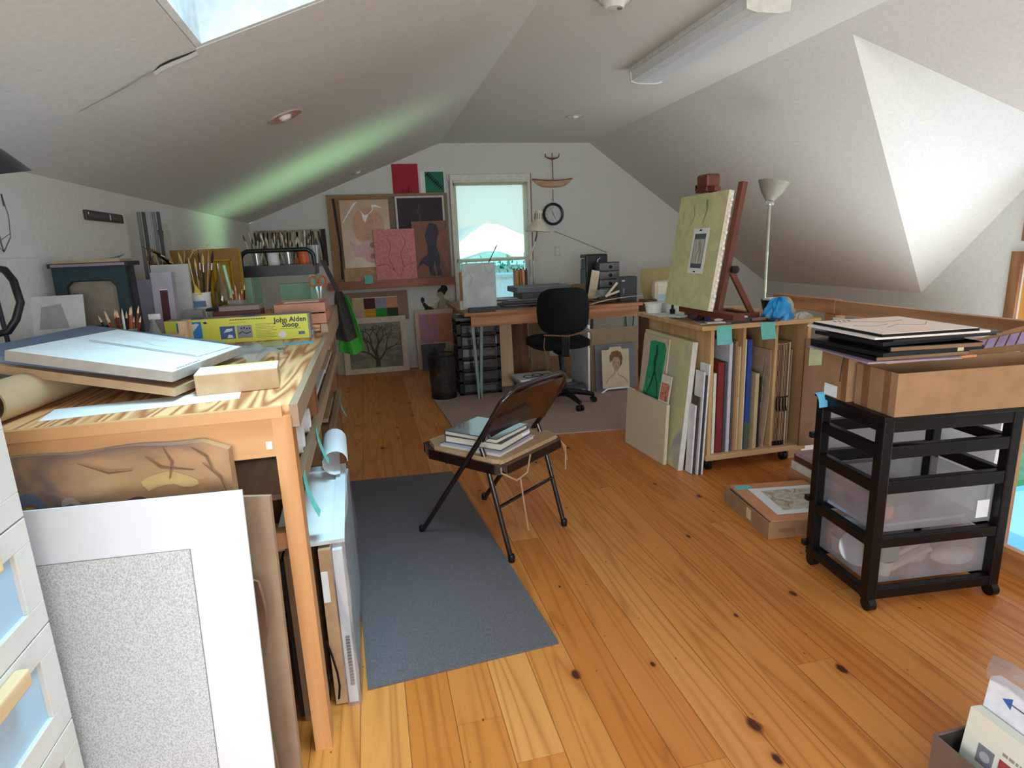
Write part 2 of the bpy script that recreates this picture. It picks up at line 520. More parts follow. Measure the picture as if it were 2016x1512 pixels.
# low window in the dormer wall and the small gable window above it
def wall_window(name, loop, casing, inner=.05):
    cy = sum(p[0] for p in loop) / len(loop); cz = sum(p[1] for p in loop) / len(loop)
    def off(l, d):
        out = []
        k = len(l)
        for i in range(k):
            a, b, c = V(l[i - 1] + (0,)), V(l[i] + (0,)), V(l[(i + 1) % k] + (0,))
            e, f = (b - a).normalized(), (c - b).normalized()
            n1, n2 = V((e.y, -e.x, 0)), V((f.y, -f.x, 0))
            n = (n1 + n2); n = n / n.length_squared * 2
            out.append((b.x + n.x * d, b.y + n.y * d))
        return out
    fm = MB().slab(off(loop, .085), [loop], XR - .03, XR, casing, TW)
    w = struct(fm.build(name))
    MB().slab(loop, [off(loop, -inner)], XR + .02, XR + .08, wood('honey sash', (226, 178, 92), (206, 150, 70), 2, 8, .4), TW).build('sash', w)
    MB().slab(off(loop, -inner + .01), [], XR + .045, XR + .05, glassy('window glass'), TW).build('pane', w)
    return w
CAS = wood('brown casing', (150, 106, 72), (128, 86, 56), 2, 9, .5)
wl = wall_window('window_3', LOW, CAS)
ml = MB()
for y in (3.36, 2.86):
    ml.box(XR + .02, XR + .08, y - .03, y + .03, -1.5, 1.08, wood('honey sash', (226, 178, 92), (206, 150, 70), 2, 8, .4))
ml.build('mullion', wl)
wall_window('window_4', UPW, CAS)
# panes of the near gable window
nw = MB()
for x0, x1, z0, z1 in ((-.5, -.44, .5, 2.15), (2.24, 2.3, .5, 2.15), (.87, .93, .5, 2.15), (-.5, 2.3, .5, .56), (-.5, 2.3, 2.09, 2.15)):
    nw.box(x0, x1, YF - .1, YF - .02, z0, z1, TRIMW)
w5 = struct(nw.build('window_5'))
MB().box(-.45, 2.25, YF - .062, YF - .058, .52, 2.13, glassy('window glass')).build('pane', w5)

# ------------------------------------------------------------------ outdoors
GRASS = mat('lawn', (96, 150, 84), .9, (70, 122, 62), 3)
struct(MB().box(-60, 60, 7.6, 90, -3.2, -3.1, GRASS).build('ground'))
struct(MB().box(5.6, 90, -40, 7.6, -3.2, -3.1, mat('pale terrace', (178, 214, 226), .8, (150, 200, 220), .4)).build('ground'))
hs = thing('house', 'white gabled house with a blue green roof beyond the far window', 'house', (3.7, 20, -3.1))
hb = MB()
hb.slab([(-1.6, 0), (1.6, 0), (1.6, 4.7), (.65, 5.12), (.2, 5.17), (-.4, 4.8), (-1.6, 3.9)], [], 0, 5, mat('white clapboard', (244, 244, 240), .8))
hb.build('wall', hs)
rb = MB()
rb.slab([(-1.5, 3.85), (1.5, 3.85), (.35, 4.28), (.1, 4.28)], [], -1.2, -.02, mat('blue green shingles', (96, 176, 178), .8, (76, 150, 156), 12))
rb.build('roof', hs)
def leaves(b, cx, cy, cz, rx, ry, rz, n, ms, size, rnd):
    for _ in range(n):
        while True:
            p = V((rnd.uniform(-1, 1), rnd.uniform(-1, 1), rnd.uniform(-1, 1)))
            if p.length < 1:
                break
        c = V((cx + p.x * rx, cy + p.y * ry, cz + p.z * rz))
        a = Euler((rnd.uniform(0, 6), rnd.uniform(0, 6), rnd.uniform(0, 6))).to_matrix()
        l = size * rnd.uniform(.6, 1.3)
        b.add([c + a @ V(q) for q in ((-l, 0, 0), (0, -l * .5, l * .1), (l, 0, 0), (0, l * .5, l * .1))], [(0, 1, 2, 3)], rnd.choice(ms))
LF = [mat('leaf deep green', (38, 122, 96), .6), mat('leaf teal', (70, 164, 140), .6), mat('leaf pale', (150, 214, 196), .6)]
hg = MB()
rr = random.Random(3)
hg.box(1.3, 3.9, 12.5, 12.7, -3.1, .7, mat('hedge core', (30, 92, 72), .9))
for i in range(9):
    leaves(hg, 1.4 + i * .3, 12.3, .55, .3, .3, .62, 170, LF, .055, rr)
tag(hg.build('hedge'), 'teal green leafy hedge outside below the white blind', 'hedge')
sh = MB().box(2.42, 3.1, 11.2, 11.9, -3.1, .78, mat('pale shed board', (226, 226, 218), .8))
sh.box(2.70, 2.73, 11.17, 11.2, -3.1, .78, mat('shed batten', (200, 200, 192), .8)).box(2.38, 3.14, 11.15, 11.95, .78, .83, mat('shed batten', (200, 200, 192), .8))
tag(sh.build('shed'), 'pale grey garden shed outside, low in front of the hedge', 'shed')

# ------------------------------------------------------------------ camera and light
sc = bpy.context.scene
cam = bpy.data.cameras.new('camera')
cam.sensor_fit = 'HORIZONTAL'; cam.sensor_width = 36.0
cam.lens = 1187.24 * 36 / 2016
cam.clip_start, cam.clip_end = .05, 200
co = bpy.data.objects.new('camera', cam)
C.objects.link(co)
RM = ((.9719, -.0895, .2175), (-.2319, -.2111, .9495), (-.0390, -.9734, -.2260))   # columns: image right, image down, view
right, down, view = [V([RM[r][c] for r in range(3)]).normalized() for c in range(3)]
M = MX((right, -down, -view)).transposed().to_4x4()
M.translation = V((0, 0, 1.38))
co.matrix_world = M
sc.camera = co

w = bpy.data.worlds.new('sky')
sc.world = w
w.use_nodes = True
wn = w.node_tree
bg = wn.nodes['Background']
tc = nd(wn, 'ShaderNodeTexCoord')
sz = nd(wn, 'ShaderNodeSeparateXYZ', None, Vector=tc.outputs['Generated'])
wn.links.new(ramp(wn, sz.outputs[2], [(0, (236, 246, 250)), (.12, (214, 236, 250)), (.6, (128, 204, 246))]), bg.inputs[0])
bg.inputs[1].default_value = SKY_STRENGTH = 2.0

def area(name, loc, target, sx, sy, power, col):
    l = bpy.data.lights.new(name, 'AREA')
    l.shape, l.size, l.size_y, l.energy, l.color = 'RECTANGLE', sx, sy, power, col
    o = bpy.data.objects.new(name, l)
    C.objects.link(o)
    d = V(target) - V(loc)
    o.location = loc
    o.rotation_euler = d.to_track_quat('-Z', 'Y').to_euler()
    return o
area('daylight_near_window', (.9, YF - .02, 1.35), (1.3, 0, 1.3), 2.6, 1.5, 80, (1, .985, .98))
area('added_left_fill', (XL + .02, -1.2, 1.05), (2.6, 1.6, 1.25), 1.4, .9, 68, (.94, .965, 1))  # fill lamp at the added left window, brightens the right slope
sl = area('daylight_skylight', (.06, 1.36, 2.90), (-.26, 1.52, 1.4), .75, .8, 12, (.50, .84, 1))
sl.data.spread = math.radians(62)
area('daylight_dormer_window', (XR - .02, 3.1, -.1), (3.0, 2.9, .4), 1.4, 2.3, 44, (.93, 1, .96))
area('daylight_gable_window', (XR - .02, 3.16, 1.6), (2.0, 2.6, .6), 1.0, .5, 3, (.95, 1, .96))
area('daylight_lower_floor', (3.9, 1.9, -2.5), (3.9, 1.9, 0), 2.2, 3.6, 115, (.93, .97, 1))
gl = area('green_light_from_trees', (XR - .03, 3.0, .3), (-.55, 5.2, 1.93), .7, .7, 3.6, (.50, 1, .50))
gl.data.spread = math.radians(16)
sn = bpy.data.lights.new('sunlight_on_house', 'SPOT')
sn.energy, sn.spot_size, sn.color = 26000, .6, (1, .97, .9)
so = bpy.data.objects.new('sunlight_on_house', sn)
C.objects.link(so)
so.location = (2.2, 8.2, 6)
so.rotation_euler = (V((3.7, 20, .5)) - V(so.location)).to_track_quat('-Z', 'Y').to_euler()
vs = sc.view_settings
vs.view_transform = 'Standard'; vs.look = 'None'; vs.gamma = 1.0; vs.exposure = 0.08
vs.use_curve_mapping = False
# ------------------------------------------------------------------ workbench along the left wall
FIR = wood('fir plywood', (226, 176, 126), (164, 98, 56), 1, 13, .5, 5.0, .3, .85, .075)
FIRV = wood('fir post', (208, 156, 104), (184, 126, 76), 2, 9, .55, 1.2)
FIRX = wood('fir rail', (204, 154, 104), (184, 128, 80), 0, 9, .55, 1.2)
FIRY = wood('fir edge strip', (180, 152, 124), (152, 124, 98), 1, 9, .6, 1.2)
BRWV = wood('brown post', (150, 98, 58), (124, 78, 44), 2, 9, .6, 1.2)
KRAFT = mat('kraft cardboard', (186, 152, 116), .8, (172, 138, 104), 18)
KRAFTD = mat('brown cardboard', (150, 118, 90), .85, (138, 108, 82), 20)
PAPER = mat('white paper', (232, 234, 236), .75, (222, 226, 230), 8)
CREAM = mat('cream board', (222, 208, 184), .8, (212, 198, 172), 14)
BLACKP = mat('black plastic', (13, 13, 15), .4, (18, 18, 20), 30, spec=.3)
TEAL = mat('teal sticky note', (112, 196, 188), .7, (102, 186, 180), 20)
BLUEN = mat('blue sticky note', (110, 196, 226), .7, (98, 186, 218), 20)
ORTAPE = mat('orange tape', (222, 134, 62), .6)
CLEAR = glassy('clear plastic', (240, 242, 242), .08, .06, .18, (226, 228, 226))
CLOUDY = glassy('cloudy plastic', (236, 240, 240), .05, .15, .4, (220, 224, 226))
DARKG = mat('charcoal grey', (66, 66, 70), .7)
MAROON = mat('maroon', (96, 42, 44), .6)
GRAPH = mat('graphite line', (70, 66, 64), .8)
STEEL = mat('brushed steel', (176, 178, 180), .3, None, 60, (1, 1, .1), metal=1)

bench = thing('workbench', 'long plywood topped wooden workbench against the low left wall', 'workbench', (-.68, 1.54, 0))
def at(b, name, par=bench):
    """link a part whose mesh is in room coordinates under its thing"""
    o = b.build(name)
    o.parent = par
    o.matrix_parent_inverse = MX.Translation(-par.location)
    return o
at(MB().box(-1.15, -.218, 1.545, 2.93, .985, 1.013, FIR), 'tabletop')
at(MB().box(-1.15, -.235, 2.93, 3.96, 1.02, 1.05, FIR), 'rear_tabletop')
at(MB().box(-.218, -.198, 1.542, 2.93, .955, 1.013, FIRY), 'edge_strip')
at(MB().box(-.232, -.20, 2.93, 3.96, .93, 1.052, FIRY), 'edge_strip')
ap = MB().box(-1.15, -.262, 1.535, 1.56, .885, .985, FIRX).box(-1.15, -.235, 1.528, 1.545, .985, 1.0128, FIRX)
ap.rect(-.282, -.268, .905, .925, PAPER, -.001, MX.Translation((0, 1.535, 0)))
at(ap, 'apron')
for k in ((-.262, -.216, 1.535, 1.60, FIRV), (-.30, -.235, 2.36, 2.44, BRWV), (-.30, -.245, 3.84, 3.93, BRWV), (-1.15, -1.09, 1.545, 1.60, FIRV), (-1.15, -1.09, 3.84, 3.93, BRWV)):
    at(MB().box(k[0], k[1], k[2], k[3], 0, .985, k[4]), 'leg')
at(MB().box(-1.12, -.25, 1.62, 3.92, .735, .75, FIRY).box(-.25, -.228, 1.61, 3.9, .715, .765, FIRY), 'shelf')
at(MB().box(-1.12, -.25, 2.0, 3.92, .50, .515, FIRY).box(-.25, -.228, 2.45, 3.9, .48, .53, FIRY), 'shelf')
at(MB().box(-.35, -.262, 1.56, 1.60, .62, .665, FIRX), 'stub_rail')
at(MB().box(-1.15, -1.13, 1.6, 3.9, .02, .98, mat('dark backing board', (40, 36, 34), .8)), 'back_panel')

# notes and tape on the bench
one('sticky_note', MB().box(0, .16, 0, .055, 0, .002, BLUEN), 'long pale blue paper note stuck flat near the bench top edge', 'note', (-.40, 2.585, 1.0135), (0, 0, .03))
one('tape_strip', MB().box(0, .06, 0, .05, 0, .0015, ORTAPE), 'short orange tape strip on the bench beside the pale blue note', 'tape', (-.46, 2.59, 1.0135), (0, 0, .03))
def hang_note(name, loc, m, label, w=.05, h=.11, rot=(0, 0, 0), curl=.03):
    b = MB().grid(lambda u, v: (u * w, -curl * (1 - v) ** 2, -h * (1 - v)), 2, 6, m, True, .0012)
    return one(name, b, label, 'note', loc, rot)
hang_note('sticky_note', (-.2255, 1.70, .765), TEAL, 'teal note hanging from the upper bench shelf edge, nearest the front post', .05, .13, (0, 0, PI / 2))
hang_note('sticky_note', (-.2255, 2.16, .765), TEAL, 'teal note hanging from the upper bench shelf edge, halfway to the middle leg', .05, .13, (0, 0, PI / 2))
hang_note('sticky_note', (-.2255, 3.62, .53), TEAL, 'small teal note hanging from the lower bench shelf, by the far leg', .05, .12, (0, 0, PI / 2))

# rolls and boards on the upper shelf under the bench top
for i, (y, z, r) in enumerate(((1.95, .801, .05), (2.18, .796, .045))):
    b = MB().open_lathe([(r, 0), (r, .45), (r - .005, .45), (r - .005, 0), (r, 0)], PAPER, n=20)
    one('paper_roll', b, ['thicker white paper roll on the shelf under the bench top', 'thinner white paper roll behind the thicker one under the bench top'][i], 'paper roll', (-.245, y, z), (0, -PI / 2, 0))
for i, (y, m, z, n) in enumerate(((2.70, PAPER, .766, 'white framed panel tucked on the upper shelf past the middle leg'), (3.1, KRAFT, .531, 'brown board lying on the lower bench shelf'))):
    one('panel', MB().box(-.5, 0, 0, .5, 0, .018, m).box(-.46, -.04, .04, .46, .018, .02, DARKG), n, 'panel', (-.26, y, z))
one('framed_panel', MB().box(-.45, 0, 0, .62, 0, .02, CREAM).box(-.41, -.03, .03, .59, .02, .022, DARKG), 'cream edged frame lying on the upper bench shelf by the far leg', 'frame', (-.255, 3.2, .7652))

# --- on the bench: tube, tilted drawing boards, sheets, cartons
tb = MB().open_lathe([(.048, 0), (.048, .70), (.043, .70), (.043, 0), (.048, 0)], mat('brown mailing tube', (198, 172, 136), .75, (186, 160, 124), 10), n=28)
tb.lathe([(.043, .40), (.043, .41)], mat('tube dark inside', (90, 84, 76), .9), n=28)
one('mailing_tube', tb, 'wide brown cardboard mailing tube lying open end out on the bench', 'tube', (-.890, 1.60, 1.062), (-PI / 2, 0, -.14))
TILT = .2
def tilt(o, deg):
    """lying on the tilted board: local z runs to the back, the face looks up"""
    a = math.radians(deg)
    f = lambda x, y: (x, y, -TILT * x)
    return frame(o, f(math.cos(a), math.sin(a)), f(-math.sin(a), math.cos(a)))
def tz(x, y, top):
    return top - TILT * (x + .45)
BRD = wood('pine drawing board', (196, 158, 120), (172, 134, 98), 0, 8, .6)
b = sheet(.60, .50, .022, BRD, KRAFT)
one('drawing_board', b, 'thin wooden drawing board tilted up on the mailing tube', 'board', M=tilt((-1.09, 1.79, tz(-1.09, 1.79, 1.037)), -10))
b = MB().box(0, .45, 0, .018, 0, .62, mat('slate blue mat board', (116, 132, 158), .7, (104, 120, 146), 9))
one('mat_board', b, 'slate blue mat board under the white panel on the drawing board', 'board', M=tilt((-1.015, 1.79, tz(-1.015, 1.79, 1.0565)), -5))
b = MB().box(0, .40, 0, .026, 0, .50, mat('panel edge grey', (170, 160, 152), .7))
b.rect(.003, .397, .003, .497, PAPER, -.0006)
for i in range(9):
    b.rect(.386, .392, .05 + i * .016, .058 + i * .016, mat('ink mark violet', (120, 104, 124), .8), -.0012)
pan = one('gesso_board', b, 'thick white drawing panel tilted on the drawing board', 'panel', M=tilt((-.893, 1.735, tz(-.893, 1.735, 1.083)), -9))
b = sheet(.31, .235, .0012, PAPER)
b.stroke([(.0, .003), (.305, .003)], .004, mat('slate line', (84, 96, 120), .8))
b.stroke([(.03, .12), (.1, .10), (.16, .06), (.25, .09), (.32, .05)], .002, mat('faint pencil', (190, 205, 205), .8))
b.stroke([(.08, .16), (.15, .15), (.22, .17), (.30, .14)], .002, mat('faint pencil', (190, 205, 205), .8))
one('drawing_sheet', b, 'loose sheet with faint pencil lines overlapping the white drawing panel', 'drawing', M=tilt((-.80, 1.965, tz(-.80, 1.965, 1.0865)), -12))
def crumple(u, v, s=0):
    return .010 * math.sin(7 * u + 3 * v + s) * math.sin(5 * v - 2 * u) + .006 * math.sin(17 * u + 9 * v)
b = MB().grid(lambda u, v: (-.16 + u * .17 + .02 * v, v * .22, .012 + crumple(u, v) + .02 * v * (1 - v)), 14, 14, CLOUDY, True)
one('plastic_sleeve', b, 'crinkled clear plastic sleeve past the end of the white panel', 'sleeve', (-.40, 2.08, 1.030), (0, .12, -.35))
one('paper_sheet', MB().box(0, .44, 0, .12, 0, .0012, PAPER), 'narrow white paper sheet lying flat under the tilted board', 'paper', (-.79, 1.60, 1.0135), (0, 0, .13))
b = MB().box(-.105, .105, -.06, .06, 0, .058, KRAFT, .003)
b.box(-.104, .104, -.059, .059, .0575, .0592, PAPER)
b.box(-.07, .10, .035, .058, .0590, .0598, mat('pale yellow label', (226, 226, 130), .7))
b.box(.1045, .1062, -.005, .02, .030, .045, KRAFTD)
one('small_carton', b, 'small tan carton with white paper top on the bench corner', 'box', (-.375, 1.795, 1.0135), (0, 0, .10))

# model kit box with its printed front
YEL = mat('lemon box print', (222, 222, 92), .45, (216, 220, 84), 6)
LBL = {k: mat(n, c, .6) for k, n, c in (('sky', 'print blue', (50, 142, 206)), ('navy', 'print navy', (74, 104, 162)), ('grey', 'print grey', (150, 152, 156)), ('ink', 'print ink', (38, 52, 78)), ('txt', 'print text tan', (176, 172, 90)), ('wht', 'print white', (232, 234, 236)))}
kb = MB()
kb.box(-.29, .29, 0, .09, 0, .108, mat('kit box grey', (150, 142, 136), .6))
T0 = MX.Translation((-.29, 0, 0))
kb.rect(0, .572, .001, .107, YEL, -.0004, T0)
kb.rect(.045, .142, .028, .098, LBL['sky'], -.0008, T0)
kb.poly([(.058, .038), (.07, .034), (.09, .052), (.112, .062), (.134, .088), (.122, .092), (.098, .086), (.08, .068), (.07, .052)], LBL['wht'], -.0014, T0)
kb.rect(.212, .272, .018, .072, LBL['navy'], -.0008, T0).rect(.280, .340, .018, .072, LBL['grey'], -.0008, T0)
kb.poly([(.225, .045), (.238, .06), (.262, .062), (.262, .052), (.246, .048)], LBL['wht'], -.0014, T0).poly([(.238, .022), (.262, .022), (.258, .034), (.244, .036)], LBL['wht'], -.0014, T0)
kb.stroke([(.285, .036), (.30, .046), (.315, .036), (.335, .044)], .004, LBL['ink'], -.0014, T0)
for i, (x, z) in enumerate(((.295, .056), (.306, .058), (.318, .054), (.328, .055))):
    kb.rect(x, x + .006, z, z + .007, LBL['ink'], -.0013, T0)
for i in range(9):
    kb.rect(.355, .355 + (.085, .07, .08, .06)[i % 4], .016 + i * .007, .0185 + i * .007, LBL['txt'], -.0008, T0)
for i in range(14):
    kb.rect(.255 + i * .0105, .2635 + i * .0105, .096, .0995, LBL['ink'], -.0008, T0)
kb.rect(.25, .32, .083, .0855, LBL['txt'], -.0008, T0)
kb.text('John Alden', .030, LBL['ink'], .500, .076, -.0010, 'CENTER', .0007, T0).text('Sloop', .030, LBL['ink'], .498, .054, -.0010, 'CENTER', .0007, T0)
kb.rect(.455, .54, .046, .0475, LBL['ink'], -.0008, T0)
kb.rect(.528, .556, .018, .032, LBL['grey'], -.0008, T0)
kb.lathe([(.0, 0), (.016, .0001)], LBL['wht'], n=14, T=T0 @ MX.Translation((.462, -.0006, .022)) @ MX.Rotation(PI / 2, 4, 'X'))
for x in (.531, .537, .543, .549):
    kb.rect(x, x + .003, .02, .03, LBL['ink'], -.0013, T0)
kb.poly([(.147, .094), (.16, .097), (.172, .085), (.165, .09), (.158, .086)], LBL['ink'], -.001, T0)
for i in range(7):
    x = -.27 + i * .07
    kb.box(x, x + .05, .012, .078, .108, .1085, [LBL['grey'], LBL['navy'], KRAFT][i % 3])
one('model_kit_box', kb, 'long yellow model boat kit box with pictures across its front', 'box', (-.552, 2.775, 1.0135), (0, 0, -.02))
pc = MB().box(-.15, .15, -.075, .075, 0, .018, CLEAR, .006)
pc.box(-.152, .152, -.077, .077, .010, .0125, CLOUDY)
one('plastic_case', pc, 'flat clear plastic case on the bench before the yellow kit box', 'case', (-.50, 2.52, 1.0135), (0, 0, .16))
sw = MB().box(0, .095, 0, .07, 0, .078, wood('pale block wood', (222, 184, 146), (206, 166, 128), 2, 10, .6))
sw.box(.075, .105, .02, .10, 0, .125, wood('pale block wood', (222, 184, 146), (206, 166, 128), 2, 10, .6))
INK = mat('woodcut ink', (92, 74, 62), .8)
sw.stroke([(.012, .006), (.012, .058), (.02, .068), (.064, .068), (.072, .058), (.072, .006)], .003, INK)
for i in range(7):
    a = math.radians(20 + i * 23)
    sw.stroke([(.042 + .012 * math.cos(a), .022 + .012 * math.sin(a)), (.042 + .034 * math.cos(a), .022 + .034 * math.sin(a))], [.007, .001], INK)
sw.stroke([(.018, .012), (.03, .03), (.054, .03), (.066, .012)], .004, INK)
one('wood_block', sw, 'pale wooden block with a printed plant motif leaning by the kit box', 'block', (-.80, 2.53, 1.0135), (0, 0, .02))
one('printed_card', sheet(.10, .07, .002, PAPER).poly([(.03, .02), (.06, .035), (.09, .03), (.09, .015)], mat('card green', (120, 150, 130), .7)), 'small pale card with a green sketch by the pencil jar', 'card', M=lean((-.83, 2.40, 1.0135), (-.74, 2.40, 1.0135), .3))

# --- jar of pencils
jar = thing('pencil_jar', 'clear jar crammed with pencils and brushes behind the white panel', 'jar', (-.885, 2.47, 1.0135))
MB().open_lathe([(.038, 0), (.043, .02), (.045, .12), (.043, .12), (.040, .02), (0, .005)], CLEAR, n=18).build('glass', jar)
def stick(loc, tip, r, cols, label, kind='pencil', group=None):
    """pencil or brush standing in a pot"""
    p, q = V(loc), V(tip)
    d = q - p
    b = MB()
    if kind == 'pencil':
        b.tube([p, p + d * .86], r, cols[0], 6).tube([p + d * .86, p + d * .93, q], [r, r * .7, .0006], cols[1], 6)
    else:
        b.tube([p, p + d * .35, p + d * .72], [r * .5, r * .9, r * .7], cols[0], 8).tube([p + d * .72, p + d * .82], r * .85, STEEL, 8)
        b.tube([p + d * .82, p + d * .9, q], [r * .85, r * 1.2, .0008], cols[1], 8)
    o = b.build(kind)
    return tag(o, label, kind, group)
LEAD = mat('sharpened wood', (224, 190, 150), .7)
PC = [mat('pencil ' + n, c, .45) for n, c in (('black', (30, 30, 34)), ('red', (150, 46, 40)), ('brown', (104, 66, 46)), ('rose', (196, 120, 110)), ('white', (222, 220, 214)), ('rust', (178, 84, 50)))]
rr = random.Random(5)
for i in range(15):
    a = i * 2.4
    r0, r1 = .022 * math.sqrt(i / 15), .02 + .055 * math.sqrt(i / 15)
    stick((-.885 + r0 * math.cos(a), 2.47 + r0 * math.sin(a), 1.021), (-.885 + r1 * math.cos(a), 2.47 + r1 * math.sin(a), 1.165 + rr.uniform(0, .05)),
          .0042, (PC[i % 6], LEAD), 'pencil or brush bunched in the clear jar behind the white panel', 'pencil', 'pencils in the clear jar')

# --- frames, boxes and canvases propped against the left wall
gf = MB().slab([(0, 0), (.245, 0), (.245, .345), (0, .345)], [[(.04, .03), (.205, .03), (.205, .27), (.185, .295), (.06, .295), (.04, .275)][::-1]], 0, .02, mat('dark teal frame', (14, 44, 52), .6, (10, 36, 44), 20))
M = lean((-1.135, 2.585, 1.0135), (-.89, 2.585, 1.0135), .06)
one('cutout_frame', gf, 'dark teal cut-out frame propped by the left wall', 'frame', M=M)
b = sheet(.20, .29, .004, mat('taupe board', (138, 128, 114), .8), None)
b.rect(.08, .13, .07, .12, mat('dark arch print', (36, 38, 54), .8)).rect(.13, .19, .06, .12, mat('buff print', (160, 140, 108), .8))
b.rect(.085, .17, .02, .065, PAPER).rect(.095, .16, .028, .05, mat('slate print', (110, 116, 130), .8), -.0012)
one('taupe_board', b, 'taupe board with small prints behind the dark teal frame', 'board', M=lean((-1.12, 2.645, 1.0135), (-.92, 2.645, 1.0135), .06))
b = MB().box(0, .27, 0, .12, 0, .016, mat('dark book cloth', (38, 34, 44), .7)).box(.01, .26, -.0005, .11, .003, .013, mat('book pages mauve', (132, 116, 130), .8))
for i in range(2):
    pass
one('book', b, 'dark book lying across the top of the teal frame', 'book', (-1.145, 2.60, 1.358), (0, 0, -.03))
one('book', MB().box(0, .23, 0, .11, 0, .010, mat('book cover tan', (158, 140, 108), .7)).box(.15, .19, -.001, .11, .010, .0108, mat('tag red', (170, 60, 50), .7)), 'thin tan book on top of the dark book', 'book', (-1.13, 2.605, 1.3742), (0, 0, -.05))
one('teal_scrap', MB().grid(lambda u, v: (u * .05, v * .06, .004 + .012 * u * v), 3, 3, mat('scrap teal', (84, 122, 130), .7), True, .001), 'crumpled teal scrap on the corner of the book pile', 'scrap', (-.955, 2.61, 1.3845))
prop = MB().box(-1.13, -.90, 2.68, 2.73, 1.0135, 1.357, mat('dark carton', (50, 50, 58), .8))
one('file_box', prop, 'dark upright file box behind the teal frame under the books', 'box')
b = sheet(.085, .27, .05, mat('lavender carton', (176, 172, 184), .7, (164, 160, 174), 12))
b.rect(.03, .062, .0, .19, mat('maroon spine', (84, 44, 54), .7)).rect(.03, .062, .19, .194, PAPER)
one('upright_carton', b, 'tall lavender carton with a maroon stripe beside the teal frame', 'box', M=lean((-.94, 3.0, 1.0505), (-.84, 3.0, 1.0505), .12))
b = sheet(.075, .24, .05, mat('violet carton', (140, 134, 152), .7, (128, 122, 142), 12))
one('upright_carton', b, 'darker violet carton at the left of the maroon striped carton', 'box', M=lean((-1.02, 3.02, 1.0505), (-.945, 3.02, 1.0505), .12))
b = sheet(.17, .30, .02, mat('off white canvas', (196, 200, 200), .8, (188, 192, 192), 40))
one('blank_canvas', b, 'blank off-white canvas standing behind the yellow kit box', 'canvas', M=lean((-1.03, 3.30, 1.0505), (-.86, 3.30, 1.0505), .14))
sp = MB().lathe([(.028, 0), (.03, .02), (.028, .07), (.012, .11), (.010, .13)], CLOUDY, n=16).box(-.012, .03, -.008, .008, .128, .15, PAPER, .002)
one('spray_bottle', sp, 'small white spray bottle in front of the blank canvas', 'bottle', (-.85, 2.68, 1.0135))
one('shallow_bowl', MB().open_lathe([(.02, 0), (.055, .03), (.06, .055), (.056, .055), (.05, .03), (0, .006)], mat('grey green glaze', (108, 124, 126), .3), n=22), 'grey green bowl before the blank canvas', 'bowl', (-.955, 3.10, 1.0505))

# tall grey slats leaning by the wall
SLG = [mat('grey metal slat', (110, 112, 112), .5), mat('dark metal slat', (62, 64, 66), .5), mat('pale metal slat', (150, 152, 152), .5)]
for i in range(5):
    b = MB().box(0, .016, 0, .012, 0, .565, SLG[i % 3], .002)
    one('metal_slat', b, ['leftmost of the five grey slats leaning by the left wall', 'second from the left of the five grey slats', 'middle one of the five grey slats by the wall', 'fourth of the five grey slats, beside the last', 'rightmost of the five grey slats by the small print'][i], 'slat', M=lean((-1.115 + i * .021, 3.50 + i * .006, 1.0505), (-1.10 + i * .021, 3.50 + i * .006, 1.0505), .08), group='slats by the left wall')

# --- yellow shadow box and pots of brushes
YS = mat('ochre yellow paint', (196, 160, 40), .6, (184, 148, 34), 12)
yf = thing('shadow_box', 'deep ochre yellow shadow box frame standing open by the left wall', 'frame', M=lean((-1.08, 3.85, 1.0505), (-.72, 3.85, 1.0505), .04))
MB().slab([(0, 0), (.36, 0), (.36, .37), (0, .37)], [[(.19, .05), (.32, .05), (.32, .31), (.19, .31)][::-1]], 0, .012, mat('ochre board face', (150, 116, 58), .7, (138, 104, 50), 10)).build('face', yf)
b = MB().box(.19, .32, .08, .085, .05, .31, YS).box(.31, .3201, .012, .085, .05, .31, YS).box(.19, .2, .012, .085, .05, .31, YS).box(.19, .32, .012, .085, .30, .31, YS).box(.19, .32, .012, .085, .05, .06, YS)
b.box(.345, .3601, .012, .09, 0, .37, YS).box(0, .36, .012, .09, .355, .37, YS).box(0, .36, .012, .09, 0, .015, YS)
b.build('box_wall', yf)
def brushes(px, py, pz, n, rad, h, hues, label, group, spread=.07, seed=1, kind='brush', r=.005):
    q = random.Random(seed)
    for i in range(n):
        a = i * 2.4 + q.uniform(-.3, .3)
        t = math.sqrt((i + .5) / n)
        stick((px + rad * .6 * t * math.cos(a), py + rad * .6 * t * math.sin(a), pz), (px + (rad + spread) * t * math.cos(a), py + (rad + spread) * t * math.sin(a) * .6, pz + h * q.uniform(.75, 1.1)), r * q.uniform(.8, 1.3), (q.choice(hues), q.choice(hues)), label, kind, group)
BRN = [mat('bristle ' + n, c, .8) for n, c in (('brown', (110, 78, 52)), ('tan', (172, 138, 96)), ('dark', (52, 42, 34)), ('straw', (206, 184, 120)))]
def pot(name, label, loc, r, h, m, wall=.003, taper=1.1, cat='pot'):
    b = MB().open_lathe([(r / taper, 0), (r, h), (r + .003, h), (r + .003, h - .006), (r, h - .006)] , m, n=22)
    b.open_lathe([(0, .004), (r / taper - wall, .004), (r - wall, h)], m, n=22)
    return one(name, b, label, cat, loc)
pot('yogurt_tub', 'white plastic tub with a blue smear holding brushes', (-.845, 3.42, 1.0505), .05, .15, PAPER)
one('tub_label', MB().box(-.035, .035, -.001, .001, 0, .03, mat('tub blue smear', (110, 142, 178), .7)), 'faded blue label smear on the front of the white tub', 'label', (-.845, 3.365, 1.13))
brushes(-.845, 3.42, 1.056, 9, .03, .33, BRN, 'brush standing in the white tub on the bench', 'brushes in the white tub', .07, 2)
pot('paper_cup', 'small white paper cup behind the clear boxes', (-.955, 3.45, 1.0505), .036, .16, PAPER)
